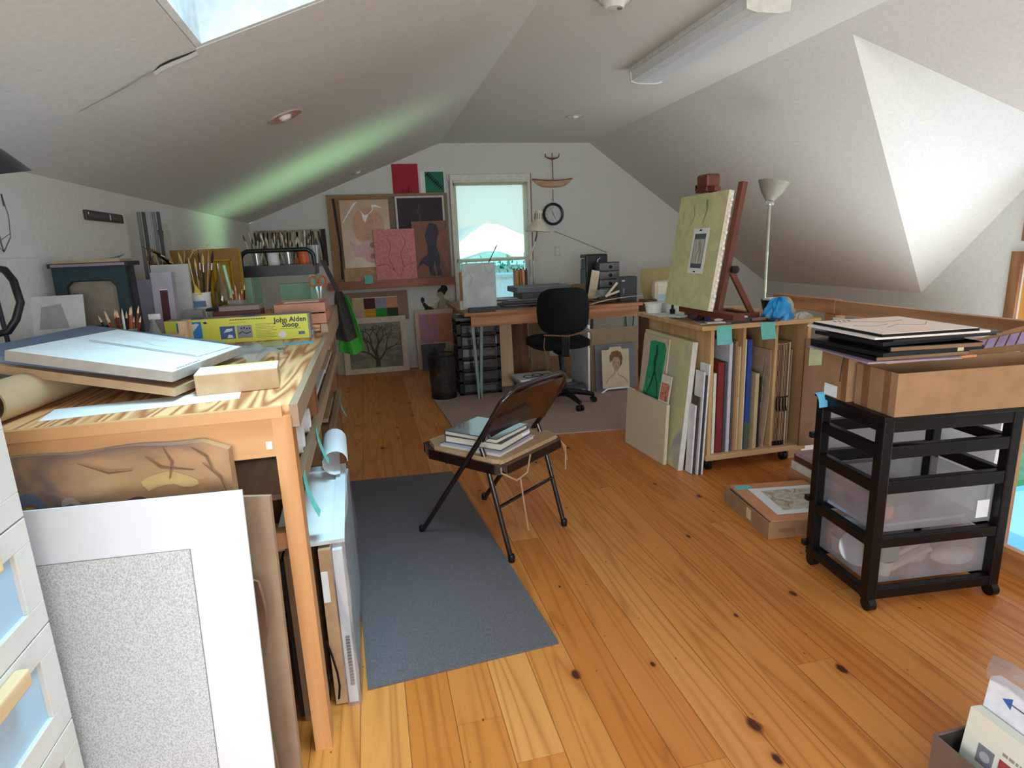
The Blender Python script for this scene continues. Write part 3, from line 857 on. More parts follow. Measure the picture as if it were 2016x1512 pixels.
brushes(-.955, 3.45, 1.056, 8, .025, .34, BRN[:3], 'dark brush standing in the small white cup', 'brushes in the small cup', .10, 3)
brushes(-1.0, 3.62, 1.0505, 6, .03, .26, BRN[:3], 'dried seed stem standing left of the small white cup', 'dried stems by the wall', .05, 4, 'stem', .007)
ft = MB()
ft.tube([(0, 0, 0), (-.03, 0, .12), (-.09, 0, .20), (-.16, 0, .24)], [.004, .004, .003, .001], BRN[2], 6)
for i in range(7):
    t = i / 6
    x, z = -.03 - .10 * t, .12 + .10 * t
    ft.add([(x, -.002, z), (x + .05, -.002, z - .035), (x + .055, -.002, z - .015), (x + .004, -.002, z + .012)], [(0, 1, 2, 3)], BRN[3 if i % 2 else 0])
    ft.add([(x, .001, z), (x - .02, .001, z - .05), (x - .005, .001, z - .055)], [(0, 1, 2)], BRN[0])
one('feather', ft, 'striped brown feather arching out above the paper cup', 'feather', (-.925, 3.44, 1.20))
sw_ = MB().tube([(0, 0, 0), (.0, 0, .10), (.03, 0, .15), (.10, 0, .17)], [.002, .002, .002, .001], BRN[3], 6)
for i in range(18):
    t = i / 17
    x, z = .02 + .085 * t, .145 + .026 * t
    sw_.tube([(x, 0, z), (x + .012, -.004, z - .018 if i % 2 else z + .016)], [.0016, .0005], BRN[3], 4)
one('straw_sprig', sw_, 'pale straw coloured sprig bending over the yellow shadow box', 'sprig', (-.87, 3.40, 1.26))
one('glass_bottle', MB().lathe([(.036, 0), (.038, .1), (.034, .16), (.012, .22), (.012, .29)], glassy('olive glass', (214, 216, 176), .08), n=20), 'olive glass bottle right of the white tub', 'bottle', (-.745, 3.44, 1.0505))
one('light_tube', MB().tube([(0, 0, 0), (-.03, 0, .28)], .009, mat('mint enamel tube', (172, 222, 176), .3), 10), 'slim mint green tube leaning before the yellow shadow box', 'tube', (-.70, 3.50, 1.0505))
one('yellow_tag', MB().slab([(0, 0), (.04, 0), (.012, .055)], [], 0, .003, mat('tag yellow', (228, 206, 84), .6)), 'small yellow paper triangle stuck in the white tub', 'tag', (-.86, 3.368, 1.19))
for i, (x, y, w, h, n) in enumerate(((-.86, 3.10, .09, .085, 'cloudy box nearest the blank canvas behind the kit box'), (-.755, 3.12, .09, .075, 'cloudy box with a dark lid behind the kit box'), (-.655, 3.13, .07, .12, 'taller cloudy box full of sticks behind the kit box'))):
    b = MB().box(0, w, 0, .07, 0, h, CLOUDY, .004)
    if i == 1:
        b.box(-.002, w + .002, -.002, .072, h, h + .012, BLACKP)
    else:
        b.box(.01, w - .01, .01, .06, .004, h * .5, mat('grey bits', (120, 118, 118), .8, (70, 66, 66), 60))
    one('plastic_box', b, n, 'box', (x, y, 1.0505))
for i in range(6):
    stick((-.64 + i * .008, 3.16, 1.06), (-.65 + i * .014, 3.165, 1.20 + .02 * (i % 3)), .004, (PC[(i + 1) % 6], LEAD), 'coloured stick poking out of the taller cloudy box', 'pencil', 'sticks in the cloudy box')
rb_ = MB().box(0, .205, 0, .11, 0, .085, mat('dark red box', (88, 38, 40), .5), .004)  .box(.03, .20, -.001, .111, .085, .105, mat('mauve lid', (150, 132, 128), .6))
one('red_box', rb_, 'dark red box with a mauve lid behind the yellow kit box', 'box', (-.69, 2.945, 1.0505), (0, 0, .0))
SAL = mat('salmon tray wood', (206, 150, 122), .6, (192, 136, 110), 10)
def tray(name, label, loc, w, d, h, rz):
    b = MB()
    b.box(0, w, 0, d, 0, .006, SAL)
    for q in ((0, w, 0, .008), (0, w, d - .008, d), (0, .008, .008, d - .008), (w - .008, w, .008, d - .008)):
        b.box(q[0], q[1], q[2], q[3], .006, h, SAL)
    return one(name, b, label, 'tray', loc, (0, 0, rz))
tray('wooden_tray', 'lower salmon wooden tray at the far bench edge', (-.475, 2.97, 1.0525), .27, .30, .045, .0)
tray('wooden_tray', 'upper salmon wooden tray stacked behind the lower one', (-.44, 3.03, 1.098), .23, .27, .045, .02)
one('paper_scrap', MB().box(0, .16, 0, .05, 0, .002, PAPER), 'white paper strip across the upper salmon tray', 'paper', (-.40, 3.10, 1.1435), (0, .0, .1))
one('card_tray', MB().box(0, .12, 0, .12, 0, .03, CLOUDY).box(.005, .115, .005, .115, .004, .024, PAPER), 'flat clear tray of cards beside the kit box end', 'tray', (-.245 - .13, 2.80, 1.0135))
one('ink_bottle', MB().lathe([(.02, 0), (.02, .028), (.012, .034), (.012, .045)], mat('navy glass', (30, 30, 60), .25), n=18), 'tiny navy ink bottle on the clear card tray', 'bottle', (-.30, 2.83, 1.0436))

# --- things on the left wall
b = MB().grid(lambda u, v: (u * .27, -.004 - .010 * abs(math.sin(3 * u)) * (1 - v), v * .26), 8, 6, PAPER, True, .0008)
b = sheet(.34, .25, .001, mat('tracing paper', (212, 215, 212), .8, (204, 208, 205), 8))
for pts, w in (([(.02, .20), (.10, .16), (.14, .02)], .004), ([(.10, .23), (.13, .14), (.14, .02)], .004), ([(.20, .21), (.215, .14), (.20, .07), (.14, .02)], .004), ([(.0, .13), (.06, .08), (.14, .02)], .003), ([(.20, .21), (.20, .17)], .010), ([(.14, .06), (.20, .08)], .002)):
    b.stroke(pts, w, mat('brown ink line', (112, 92, 84), .8))
one('wall_drawing', b, 'pale sheet with a drawing of bare stems taped on the left wall', 'drawing', M=frame((-1.168, 2.25, 1.40), (0, 1, 0), (0, 0, 1)))
b = MB().box(0, .42, 0, .012, 0, .042, mat('dark level body', (56, 52, 50), .5), .003)
b.rect(.25, .26, .008, .034, PAPER, -.001).rect(.03, .22, .012, .03, mat('level scale', (84, 78, 74), .6), -.001).rect(.28, .38, .010, .032, mat('level scale', (84, 78, 74), .6), -.001)
b.lathe([(0, .0), (.006, .001)], PAPER, n=10, T=MX.Translation((.018, -.0005, .028)) @ MX.Rotation(PI / 2, 4, 'X'))
one('wall_ruler', b, 'short dark ruler hung level on the left wall', 'ruler', M=frame((-1.156, 3.06, 1.555), (0, 1, 0), (0, 0, 1)))
b = sheet(.26, .20, .001, mat('pale print paper', (200, 200, 194), .8))
b.poly([(.03, .16), (.13, .16), (.11, .09), (.05, .09)], mat('dark cup print', (46, 48, 66), .8)).rect(.05, .08, .03, .05, mat('print grey', (150, 152, 156), .6)).rect(.06, .1, .11, .145, mat('print grey', (150, 152, 156), .6), -.0018)
one('small_print', b, 'small print of a dark cup taped on the left wall beside the slats', 'print', M=frame((-1.168, 3.99, 1.38), (0, 1, 0), (0, 0, 1)))
b = sheet(.34, .26, .001, mat('pale print paper', (200, 200, 194), .8))
b.poly([(.05, .18), (.16, .22), (.26, .19), (.3, .1), (.2, .15), (.1, .13), (.06, .06)], mat('print dark red', (96, 58, 48), .8)).rect(.08, .20, .01, .09, mat('print soot', (66, 64, 60), .8))
one('corner_print', b, 'sheet with dark and red shapes on the left wall by the green cart', 'print', M=frame((-1.168, 5.3, 1.08), (0, 1, 0), (0, 0, 1)))
one('light_switch', MB().box(0, .07, 0, .006, 0, .11, mat('switch grey', (120, 118, 112), .5), .002).box(.03, .04, -.006, 0, .045, .065, TRIMW), 'grey switch plate on the left wall near the far corner', 'switch', M=frame((-1.164, 5.1, 1.30), (0, 1, 0), (0, 0, 1)))

# --- clamp lamp at the left edge and its cable
lp = thing('desk_lamp', 'dark metal shade lamp reaching in over the near bench end', 'lamp', (-1.125, 2.22, 1.0135))
DM = mat('gunmetal shade', (58, 62, 68), .35, None, 40, metal=.7)
sh_ = MB().open_lathe([(.02, .10), (.035, .095), (.085, .05), (.125, 0), (.122, 0), (.08, .046), (.03, .088)], DM, n=28)
sh_.open_lathe([(.119, .002), (.079, .044), (.03, .084)], mat('shade white inside', (226, 226, 220), .5), n=28)
o = sh_.build('shade', lp, (.245, -.50, .568), (.17, -.08, 0))
MB().lathe([(0, 0), (.025, .02), (.03, .045), (.015, .075)], TRIMW, n=14).build('bulb', o, (0, 0, .01))
MB().tube([(0, 0, .01), (.0, -.02, .40), (.0, -.12, .60), (.12, -.30, .66), (.245, -.49, .665)], .007, DM, 8).build('arm', lp)
MB().lathe([(0, 0), (.035, 0), (.035, .012), (.012, .02)], DM, n=18).build('base', lp)
b = MB().tube([(-.16, .05, .19), (-.06, .02, .205), (-.03, .0, .20), (-.005, -.02, .17), (.005, -.03, .11), (-.01, -.04, .065), (-.03, -.05, .034), (-.055, -.05, .030)], .010, BLACKP, 10)
one('power_cable', b, 'thick black cable looping down at the left end of the bench', 'cable', (-.945, 1.98, 1.165))
b = sheet(.16, .26, .006, mat('pale sketch board', (188, 190, 190), .8, (172, 174, 176), 10))
b.poly([(.02, .14), (.11, .14), (.09, .23), (.03, .22)], mat('sketch grey wash', (150, 150, 152), .8))
one('sketch_card', b, 'small grey sketch card leaning by the black cable', 'sketch', M=lean((-1.165, 2.43, 1.0135), (-1.01, 2.45, 1.0135), .3))

# --- white drawer unit, near left
du = thing('drawer_unit', 'white wooden drawer unit with frosted panels and wood handles', 'drawers', (-.72, .95, 0))
WP = mat('white drawer paint', (220, 216, 210), .55, (215, 211, 205), 12)
FRO = mat('frosted blue white panel', (176, 204, 226), .35, (164, 194, 218), 4)
HW = wood('natural handle wood', (232, 204, 160), (216, 184, 138), 1, 10, .5)
MB().box(-.43, -.018, -.45, .385, .0, 1.14, WP).build('carcass', du)
for i in range(5):
    z0, z1 = max(.02, -.078 + .24 * i), .158 + .24 * i
    d = MB()
    for q in ((-.45, .385, z1 - .052, z1), (-.45, .385, z0, z0 + .052), (-.45, -.39, z0 + .052, z1 - .052), (.325, .385, z0 + .052, z1 - .052)):
        d.box(-.0175, 0, q[0], q[1], q[2], q[3], WP, .0015)
    d.box(-.0172, -.010, -.39, .325, z0 + .05, z1 - .05, FRO)
    o = d.build('drawer', du)
    MB().box(0, .026, -.15, .245, z1 - .045, z1 - .010, HW, .004).build('handle', o)

# --- boards standing in front of and under the bench
PKT = paint('painted kraft portfolio', [(96, 76, 78), (130, 100, 78), (166, 126, 90), (178, 138, 98), (150, 114, 84)], 3.0, .55, 1.2, (1, 1, 1.8))
pf = MB()
pf.grid(lambda u, v: (u * .478, .008 * math.sin(4 * u + 7 * v) * v + .004 * math.sin(13 * u - 5 * v) * v, v * .952 + (.003 * math.sin(14 * u) - .03 * max(0, u - .88) / .12) * (v > .95)), 26, 26, PKT, True, .035)
crs = mat('kraft crease', (120, 88, 62), .8)
for pts in ([(.34, .945), (.355, .91), (.345, .87)], [(.40, .94), (.43, .915), (.44, .88)], [(.30, .93), (.33, .90), (.40, .885)], [(.16, .93), (.22, .90), (.27, .90)], [(.42, .90), (.455, .86), (.465, .82)]):
    pf.stroke(pts, [.002, .006, .002], crs, -.0105)
def onfolio(u, v):
    return (u * .478, .008 * math.sin(4 * u + 7 * v) * v + .004 * math.sin(13 * u - 5 * v) * v - .0016, v * .952)
def daub(cu, cv_, ru, rv, m, ph):
    pf.grid(lambda a, r: onfolio(cu + ru * r * (1 + .25 * math.sin(3 * 2 * PI * a + ph)) * math.cos(2 * PI * a), cv_ + rv * r * (1 + .3 * math.sin(2 * 2 * PI * a + ph)) * math.sin(2 * PI * a) - .02 * (2 * r * math.cos(2 * PI * a)) ** 2 * .3), 20, 2, m, True)
daub(.70, .915, .12, .022, mat('yellow ochre daub', (196, 160, 104), .6), 1.0)
daub(.27, .885, .05, .012, mat('pale daub', (158, 138, 126), .7), 2.0)
daub(.40, .868, .035, .006, mat('pale daub', (158, 138, 126), .7), .3)
daub(.55, .865, .09, .012, mat('plum daub', (104, 62, 66), .7), .8)
daub(.10, .90, .06, .02, mat('slate daub', (92, 92, 112), .7), 1.6)
one('kraft_portfolio', pf, 'paint smeared brown kraft portfolio behind the white mat board', 'portfolio', M=lean((-.84, 1.435, .004), (-.365, 1.435, .004), .075))
mb_ = sheet(.60, .86, .006, mat('cool white mat board', (220, 222, 226), .7, (214, 217, 222), 5))
SPK = mat('speckled graphite rubbing', (158, 160, 158), .8, (208, 210, 212), 300, (1, 1, .8), detail=8, lo=.30, hi=.60)
mb_.rect(.07, .475, .13, .735, SPK, -.0008)
mb_.stroke([(.07, .735), (.475, .735), (.475, .13)], .002, mat('soft pencil edge', (128, 130, 132), .8))
one('mat_board_drawing', mb_, 'big white mat board with a grey speckled rubbing, leaning on the bench', 'board', M=lean((-.925, 1.353, .002), (-.335, 1.316, .002), .095))
b = sheet(.078, .81, .012, mat('grey brown chipboard', (156, 130, 106), .8, (146, 120, 98), 12))
one('chipboard_sheet', b, 'plain grey brown board standing beside the kraft portfolio', 'board', M=lean((-.362, 1.44, .002), (-.284, 1.42, .002), .05))
b = MB().grid(lambda u, v: (u * .07 + .012 * math.sin(9 * v), .012 * math.sin(6 * v + 4 * u) - .01, v * .62), 6, 22, mat('crumpled brown paper', (112, 82, 66), .7, (132, 100, 80), 14, bump=.3), True, .006)
one('brown_paper_wrap', b, 'crumpled dark brown paper sagging between mat board and chipboard', 'paper', M=lean((-.40, 1.372, .002), (-.34, 1.362, .002), .10))
for i, (x, c, w, h, n) in enumerate(((-.300, KRAFTD, .012, .545, 'dark brown board standing just inside the front bench post'), (-.315, mat('black folio', (38, 36, 38), .6), .010, .52, 'black folio edge inside the front bench post'))):
    one('folio', MB().box(0, w, 0, .32, 0, h, c), n, 'folio', (x, 1.66 + .02 * i, .002))
fd_ = thing('tied_portfolio', 'brown portfolio with black ribbon ties standing under the bench edge', 'portfolio', (-.235, 1.675, 0))
MB().box(-.018, .0, 0, .64, .012, .47, KRAFT, .003).build('cover', fd_)
MB().box(-.020, .003, -.003, .05, .0, .04, BLACKP).build('corner_guard', fd_)
for dx in (-.006, .02):
    MB().tube([(dx, -.002, .25), (dx + .012, -.016, .21), (dx + .022, -.02, .15), (dx + .024, -.018, .10), (dx + .018, -.02, .06)], .0035, BLACKP, 6).build('ribbon', fd_)
b = MB().box(0, .022, 0, .02, 0, .09, PAPER)
bx = thing('wrapped_boards', 'stack of white boards in clear plastic under the bench edge', 'boards', (-.212, 1.69, 0))
MB().box(.0, .035, .01, .68, .004, .53, KRAFT).build('cardboard_sleeve', bx)
MB().box(.001, .020, .008, .010, .36, .46, PAPER).build('shipping_label', bx)
MB().box(.040, .068, .008, .70, .004, .525, PAPER).build('white_boards', bx)
wr = MB().grid(lambda u, v: (.036 + u * .042, .0 - .006 * math.sin(9 * v + 3 * u), v * .56), 4, 14, glassy('crinkly film', (236, 240, 242), .12, .12, .25), True)
wr.grid(lambda u, v: (.076 + .005 * math.sin(11 * v + 8 * u), u * .70, v * .55), 10, 14, glassy('crinkly film', (236, 240, 242), .12, .12, .25), True)
wr.build('plastic_wrap', bx)
sm = MB()
for i in range(16):
    z = .07 + i * .011
    sm.rect(.050, .062, z, z + .005, mat('printed grey dashes', (120, 112, 108), .8), .0055)
sm.build('printed_text', bx)
FB = mat('ice white foam board', (216, 220, 222), .6, (208, 213, 216), 6)
b = MB().slab([(0, 0), (.20, 0), (.20, .63), (0, .63)], [[(.035, .05), (.165, .05), (.165, .58), (.035, .58)][::-1]], 0, .012, FB)
b.box(.035, .165, .008, .012, .05, .58, PAPER)
one('foam_board_frame', b, 'white foam board frame lying over the wrapped boards under the bench', 'frame', M=frame((-.335, 1.71, .552), (1, .02, 0), (0, 1, .02)))
b = MB().grid(lambda u, v: (.045 * math.cos(PI * 1.6 * u), v * .30, .045 + .045 * math.sin(PI * 1.6 * u)), 12, 2, PAPER, True, .001)
one('curled_paper', b, 'curled white paper on the foam board frame', 'paper', (-.176, 2.20, .575), (0, 0, .05))
# ------------------------------------------------------------------ green steel cart beyond the bench
SAGE = mat('sage green enamel', (150, 200, 168), .4, (138, 188, 156), 10)
BOTTLE = mat('bottle green black', (20, 34, 30), .35)
ORNG = mat('orange plastic', (226, 108, 46), .45)
gc = thing('utility_cart', 'sage green steel cart with a dark tray of brushes on top', 'cart', (-.54, 4.42, 0))
for x in (-.215, .185):
    for y in (-.16, .16):
        MB().box(x - .02, x + .02, y - .012, y + .012, .06, 1.26, SAGE, .003).build('post', gc)
MB().box(-.235, .205, -.172, .172, .70, .71, SAGE).box(-.235, .205, -.172, -.165, .70, .77, SAGE).box(-.235, .205, .165, .172, .70, .77, SAGE).build('shelf', gc)
MB().box(-.06, .205, .10, .172, 1.02, 1.17, SAGE).build('back_plate', gc)
ty = MB().box(-.235, .205, -.172, .172, 1.245, 1.255, BOTTLE)
for q in ((-.24, .21, -.177, -.165), (-.24, .21, .165, .177), (-.24, -.228, -.165, .165), (.198, .21, -.165, .165)):
    ty.box(q[0], q[1], q[2], q[3], 1.235, 1.305, BOTTLE)
ty.build('top_tray', gc)
lp_ = []
for i in range(9):
    a = PI - PI / 2 * i / 8
    lp_.append((-.185 + .055 * math.cos(a), -.168, 1.345 + .055 * math.sin(a)))
for i in range(9):
    a = PI / 2 - PI / 2 * i / 8
    lp_.append((.155 + .055 * math.cos(a), -.168, 1.345 + .055 * math.sin(a)))
MB().tube([(-.24, -.168, 1.29)] + lp_ + [(.21, -.168, 1.29)], .014, BOTTLE, 10).build('handle_loop', gc)
for x in (-.215, .185):
    for y in (-.16, .16):
        MB().lathe([(.0, 0), (.02, .0), (.024, .02), (.018, .06)], BLACKP, n=12).build('caster', gc, (x, y, .0))
JARS = [((-.70, 4.36), .035, 'clear jar of brushes at the left of the dark cart tray', CLEAR), ((-.60, 4.40), .04, 'white jar of brushes second from the left in the cart tray', PAPER), ((-.50, 4.36), .038, 'clear jar in the middle of the cart tray', CLEAR), ((-.41, 4.44), .038, 'orange pot of brushes at the right in the cart tray', ORNG)]
SILV = [mat('silver handle', (206, 210, 190), .3), mat('pale handle', (196, 190, 150), .5), mat('dark handle', (50, 46, 44), .4), BRN[0]]
for i, ((x, y), r, n, m) in enumerate(JARS):
    pot('brush_jar', n, (x, y, 1.2555), r, .13, m, cat='jar')
    brushes(x, y, 1.262, 7, r * .7, .25, SILV, n.replace('clear jar', 'brush in the clear jar').replace('white jar', 'brush in the white jar').replace('orange pot', 'brush in the orange pot').replace(' of brushes', ''), 'brushes in cart jar ' + 'abcd'[i], .06, 20 + i, 'brush', .0055)
one('orange_sponge', MB().box(0, .07, 0, .05, 0, .09, ORNG, .006), 'orange block standing at the back of the dark cart tray', 'sponge', (-.47, 4.49, 1.2555))
one('wide_brush', MB().box(-.03, .03, -.006, .006, 0, .05, BRN[3]).box(-.03, .03, -.007, .007, .05, .07, STEEL).box(-.012, .012, -.006, .006, .07, .12, PAPER), 'pale wide brush lying upright at the left end of the cart tray', 'brush', (-.745, 4.50, 1.2555))
tcup = MB().open_lathe([(.030, 0), (.040, .12), (.043, .12), (.038, .118), (.028, .004), (0, .004)], CLOUDY, n=18)
one('plastic_cup', tcup, 'cloudy plastic cup on the cart edge with a dark brush', 'cup', (-.333, 4.31, 1.306))
one('clear_tray', MB().box(0, .26, 0, .15, 0, .10, CLOUDY, .006).box(.02, .24, .03, .12, .003, .03, DARKG), 'cloudy storage tray on the green cart under its dark top tray', 'tray', (-.62, 4.36, .7105))
sc_ = thing('scissors', 'orange handled scissors hanging at the cart corner', 'scissors', (-.318, 4.215, 1.10))
MB().tube([(-.028 + .022 * math.cos(t), 0, .09 + .034 * math.sin(t)) for t in [2 * PI * i / 14 for i in range(14)]], .006, ORNG, 8, True).build('handle', sc_)
MB().tube([(.03 + .022 * math.cos(t), 0, .09 + .034 * math.sin(t)) for t in [2 * PI * i / 14 for i in range(14)]], .006, ORNG, 8, True).build('handle', sc_)
MB().slab([(-.02, .06), (-.008, .06), (.006, -.09), (-.002, -.09)], [], -.001, .001, STEEL).build('blade', sc_)
MB().slab([(.02, .06), (.01, .06), (-.004, -.09), (.003, -.09)], [], .0015, .003, STEEL).build('blade', sc_)
hang_note('sticky_note', (-.35, 4.235, 1.215), TEAL, 'teal note on the green cart post beside the scissors', .05, .09, curl=.005)
# aprons hung at the bench corner
def cloth(name, label, m, w0, w1, h, loc, rz, amp=.02, sx=0, cat='apron'):
    b = MB().grid(lambda u, v: ((u - .5) * (w0 + (w1 - w0) * (1 - v) ** .7) + sx * (1 - v), amp * math.sin(9 * u + 2 * v) * (1 - v * .6), -h * (1 - v) - .02 * math.sin(3 * u) * (1 - v)), 12, 14, m, True, .004)
    return one(name, b, label, cat, loc, (0, 0, rz))
cloth('green_apron', 'bright green cloth hanging from the far bench corner', mat('bright green cloth', (58, 158, 56), .7, (48, 140, 48), 8), .05, .16, .36, (-.165, 4.02, 1.10), .15, .03, .03)
cloth('black_apron', 'dark grey apron slung over the green cloth', mat('washed black cloth', (60, 58, 56), .8, (48, 46, 46), 8), .04, .13, .30, (-.185, 3.99, 1.13), .15, .02, .025)
b = MB().grid(lambda u, v: ((u - .5) * .03 - .07 * v, .0, .20 * v), 2, 6, mat('washed black cloth', (60, 58, 56), .8), True, .004)
one('apron_strap', b, 'dark strap rising from the grey apron to the green cart', 'strap', (-.19, 3.985, 1.128))

# ------------------------------------------------------------------ far wall
SHW = wood('red brown shelf', (166, 98, 62), (138, 76, 46), 0, 8, .5)
one('picture_shelf', MB().box(-.42, .965, 6.93, 7.10, .965, 1.02, SHW).box(-.42, .965, 6.925, 6.945, .955, 1.045, SHW), 'red brown wooden picture shelf across the far wall', 'shelf')
TAN = mat('tan backing board', (150, 126, 98), .8, (140, 116, 90), 8)
b = sheet(1.31, .95, .012, TAN)
b.rect(.02, .62, .03, .92, mat('brown wrapping card', (160, 122, 84), .8), -.001)
b.poly([(.055, .91), (.085, .91), (.11, .40), (.10, .05), (.075, .05), (.085, .40)], mat('black brush stripe', (32, 28, 32), .6), -.002)
b.rect(.66, 1.30, .02, .92, mat('grey brown card', (134, 120, 104), .8), -.001)
one('backing_board', b, 'wide tan backing board standing on the picture shelf', 'board', M=lean((-.355, 7.045, 1.021), (.955, 7.045, 1.021), .02))
sk_ = sheet(.52, .72, .006, mat('aged print paper', (190, 160, 128), .25, (182, 150, 118), 5))
sk_.lathe([(0, 0), (.17, .0004)], paint('russet chalk ball', [(170, 118, 84), (190, 140, 104), (176, 126, 96)], 14, .4), n=28, T=MX.Translation((.29, -.001, .44)) @ MX.Rotation(PI / 2, 4, 'X') @ MX.Diagonal((1, 1.2, 1, 1)))
PK = mat('pale pink wash', (226, 178, 186), .5)
LP = lambda px: [((x - 668) / 99 * .52, (525 - y) / 133 * .72) for x, y in px]   # sizes read off the picture itself
sk_.poly(LP([(679, 466), (690, 477), (702, 480), (711, 474), (725, 469), (737, 470), (739, 484), (736, 496), (741, 510), (730, 518), (714, 514), (707, 505), (696, 503), (687, 502), (692, 494), (684, 489), (690, 483), (682, 478)]), PK, -.002)
WH = mat('white chalk', (240, 244, 250), .4)
BRW = mat('aged print hole', (176, 134, 108), .6)
sk_.stroke(LP([(672, 435), (684, 418), (697, 400), (703, 396)]), [.008, .014, .022, .006], WH, -.002)
sk_.poly(LP([(706, 409), (711, 418), (713, 429), (717, 436), (721, 428), (726, 419), (717, 422), (711, 415)]), WH, -.002)
sk_.stroke(LP([(733, 408), (734, 404), (740, 404), (754, 409)]), [.012, .026, .02, .004], WH, -.002).stroke(LP([(726, 419), (734, 412), (734, 405)]), .008, WH, -.002)
for c in (LP([(728, 481)])[0], LP([(727, 503)])[0]):
    sk_.lathe([(.018, 0), (.030, .0004)], BRW, n=14, T=MX.Translation((c[0], -.0025, c[1])) @ MX.Rotation(PI / 2, 4, 'X'))
one('marked_print', sk_, 'tan print with a russet round shape and pale pink marks', 'print', M=lean((-.225, 7.00, 1.19), (.29, 7.00, 1.19), .02))
one('print_carton', MB().box(-.24, .32, 6.965, 7.00, 1.021, 1.19, KRAFT), 'kraft carton strip under the tan pink marked print', 'carton')
b = sheet(.54, .62, .008, mat('white print mount', (214, 208, 204), .7))
b.rect(.02, .52, .02, .60, paint('aubergine print', [(46, 34, 50), (56, 42, 56), (50, 38, 56)], 4), -.001)
b.stroke([(.255, .54), (.26, .50), (.24, .46), (.27, .40), (.25, .33), (.27, .25)], [.02, .012, .03, .02, .03, .01], mat('dim figure', (92, 70, 80), .8), -.002)
one('aubergine_print', b, 'dark aubergine print in a white border high on the picture shelf', 'print', M=lean((.37, 7.028, 1.32), (.91, 7.028, 1.32), .0))
b = sheet(.39, .62, .02, paint('umber canvas', [(124, 84, 70), (140, 96, 78), (118, 84, 80)], 5), mat('canvas side brown', (150, 112, 92), .8))
BG = mat('blue grey figure', (66, 66, 84), .7)
b.poly([(.20, .60), (.28, .58), (.30, .50), (.27, .40), (.26, .30), (.24, .20), (.21, .12), (.24, .02), (.18, .02), (.16, .12), (.10, .16), (.05, .12), (.02, .08), (.08, .20), (.16, .26), (.16, .36), (.14, .46), (.17, .54)], BG, -.002)
b.poly([(.19, .32), (.27, .32), (.30, .20), (.285, .12), (.315, .02), (.255, .02), (.245, .11), (.235, .20)], BG, -.0026)
one('figure_canvas', b, 'umber canvas of a walking blue grey figure on the picture shelf', 'painting', M=lean((.525, 6.958, 1.046), (.905, 6.958, 1.046), .03))
pc_ = sheet(.445, .545, .018, paint('rose etched canvas', [(206, 128, 128), (212, 140, 138), (198, 116, 122), (208, 132, 132)], 30, .7, .8), mat('pink canvas edge', (224, 176, 168), .7))
for pts in ([(.02, .16), (.12, .17), (.20, .10), (.26, .02)], [(.26, .02), (.30, .14), (.42, .18)], [(.2, .1), (.14, .24), (.18, .36), (.14, .48)], [(.3, .14), (.28, .28), (.34, .40), (.30, .50)]):
    pc_.stroke(pts, [.008, .006, .006, .003][:len(pts)] if len(pts) == 4 else .006, mat('plum line', (150, 70, 88), .7))
one('pink_canvas', pc_, 'square pink canvas of tangled branches at the middle of the picture shelf', 'painting', M=lean((.105, 6.935, 1.046), (.55, 6.935, 1.046), .03))
hang_note('sticky_note', (-.03, 6.922, 1.105), TEAL, 'teal note on the shelf front left of the pink canvas', .09, .09, curl=.01)
b = sheet(.285, .33, .002, mat('crimson paper', (166, 34, 52), .7, (156, 30, 48), 5))
for i in range(7):
    b.stroke([(.06 + i * .022, .02), (.07 + i * .02, .05 + .02 * (i % 3)), (.09 + i * .016, .03)], .006, mat('deep crimson', (120, 22, 42), .7))
one('red_print', b, 'plain crimson sheet pinned high on the far wall', 'print', M=lean((.365, 7.092, 1.955), (.65, 7.092, 1.955)))
b = sheet(.275, .25, .002, PAPER)
b.rect(.055, .265, .02, .245, mat('viridian print', (18, 116, 78), .6), -.0008)
FK = mat('black fern', (14, 30, 28), .7)
b.stroke([(.07, .225), (.25, .05)], .009, FK)
for i in range(9):
    t = .06 + i * .10
    x, z = .07 + .18 * t, .225 - .175 * t
    b.stroke([(x - .022, z - .020), (x + .022, z + .020)], [.007, .016], FK)
one('fern_print', b, 'green square print of a black fern in a white border', 'print', M=lean((.668, 7.092, 1.955), (.943, 7.092, 1.955)))
bp = sheet(.75, .42, .003, mat('white photo margin', (206, 204, 196), .6))
bp.rect(.01, .74, .012, .41, paint('brush photo ground', [(150, 142, 124), (112, 106, 96), (170, 160, 138), (70, 66, 60)], 5, .5, .6, (1, 1, .4)), -.0008)
rr = random.Random(9)
for i in range(26):
    x = .03 + i * .027
    bp.stroke([(x + rr.uniform(-.03, .03), .03), (x + rr.uniform(-.02, .02), .2), (x + rr.uniform(-.02, .02), .39)], [.008, .014, .018], [mat('photo black', (36, 34, 32), .6), mat('photo brown', (84, 70, 56), .6), mat('photo pale', (186, 178, 160), .6)][i % 3])
bp.rect(.70, .745, .012, .41, mat('photo black', (36, 34, 32), .6), -.002)
one('brush_photo', bp, 'wide photograph of many brushes pinned on the far wall beyond the green cart', 'photo', M=lean((-1.145, 7.09, 1.21), (-.395, 7.09, 1.21)))
b = sheet(.72, .33, .006, mat('mauve mount', (150, 124, 112), .8))
b.rect(.10, .60, .01, .27, CREAM, -.0008)
for i, c in enumerate(((204, 178, 132), (70, 34, 36), (150, 150, 176), (208, 144, 112), (196, 160, 150), (212, 148, 30), (34, 140, 62), (40, 62, 38))):
    x, z = .10 + (i % 4) * .125, .14 - (i // 4) * .10
    b.rect(x, x + .125, z, z + (.12 if i < 4 else .10), mat('swatch %d%d%d' % c, c, .7), -.0016)
one('colour_swatches', b, 'mauve board with two rows of colour squares below the shelf', 'print', M=lean((-.29, 7.055, .585), (.43, 7.055, .585), .03))
tr = sheet(.72, .635, .02, mat('white painted frame', (206, 190, 174), .6))
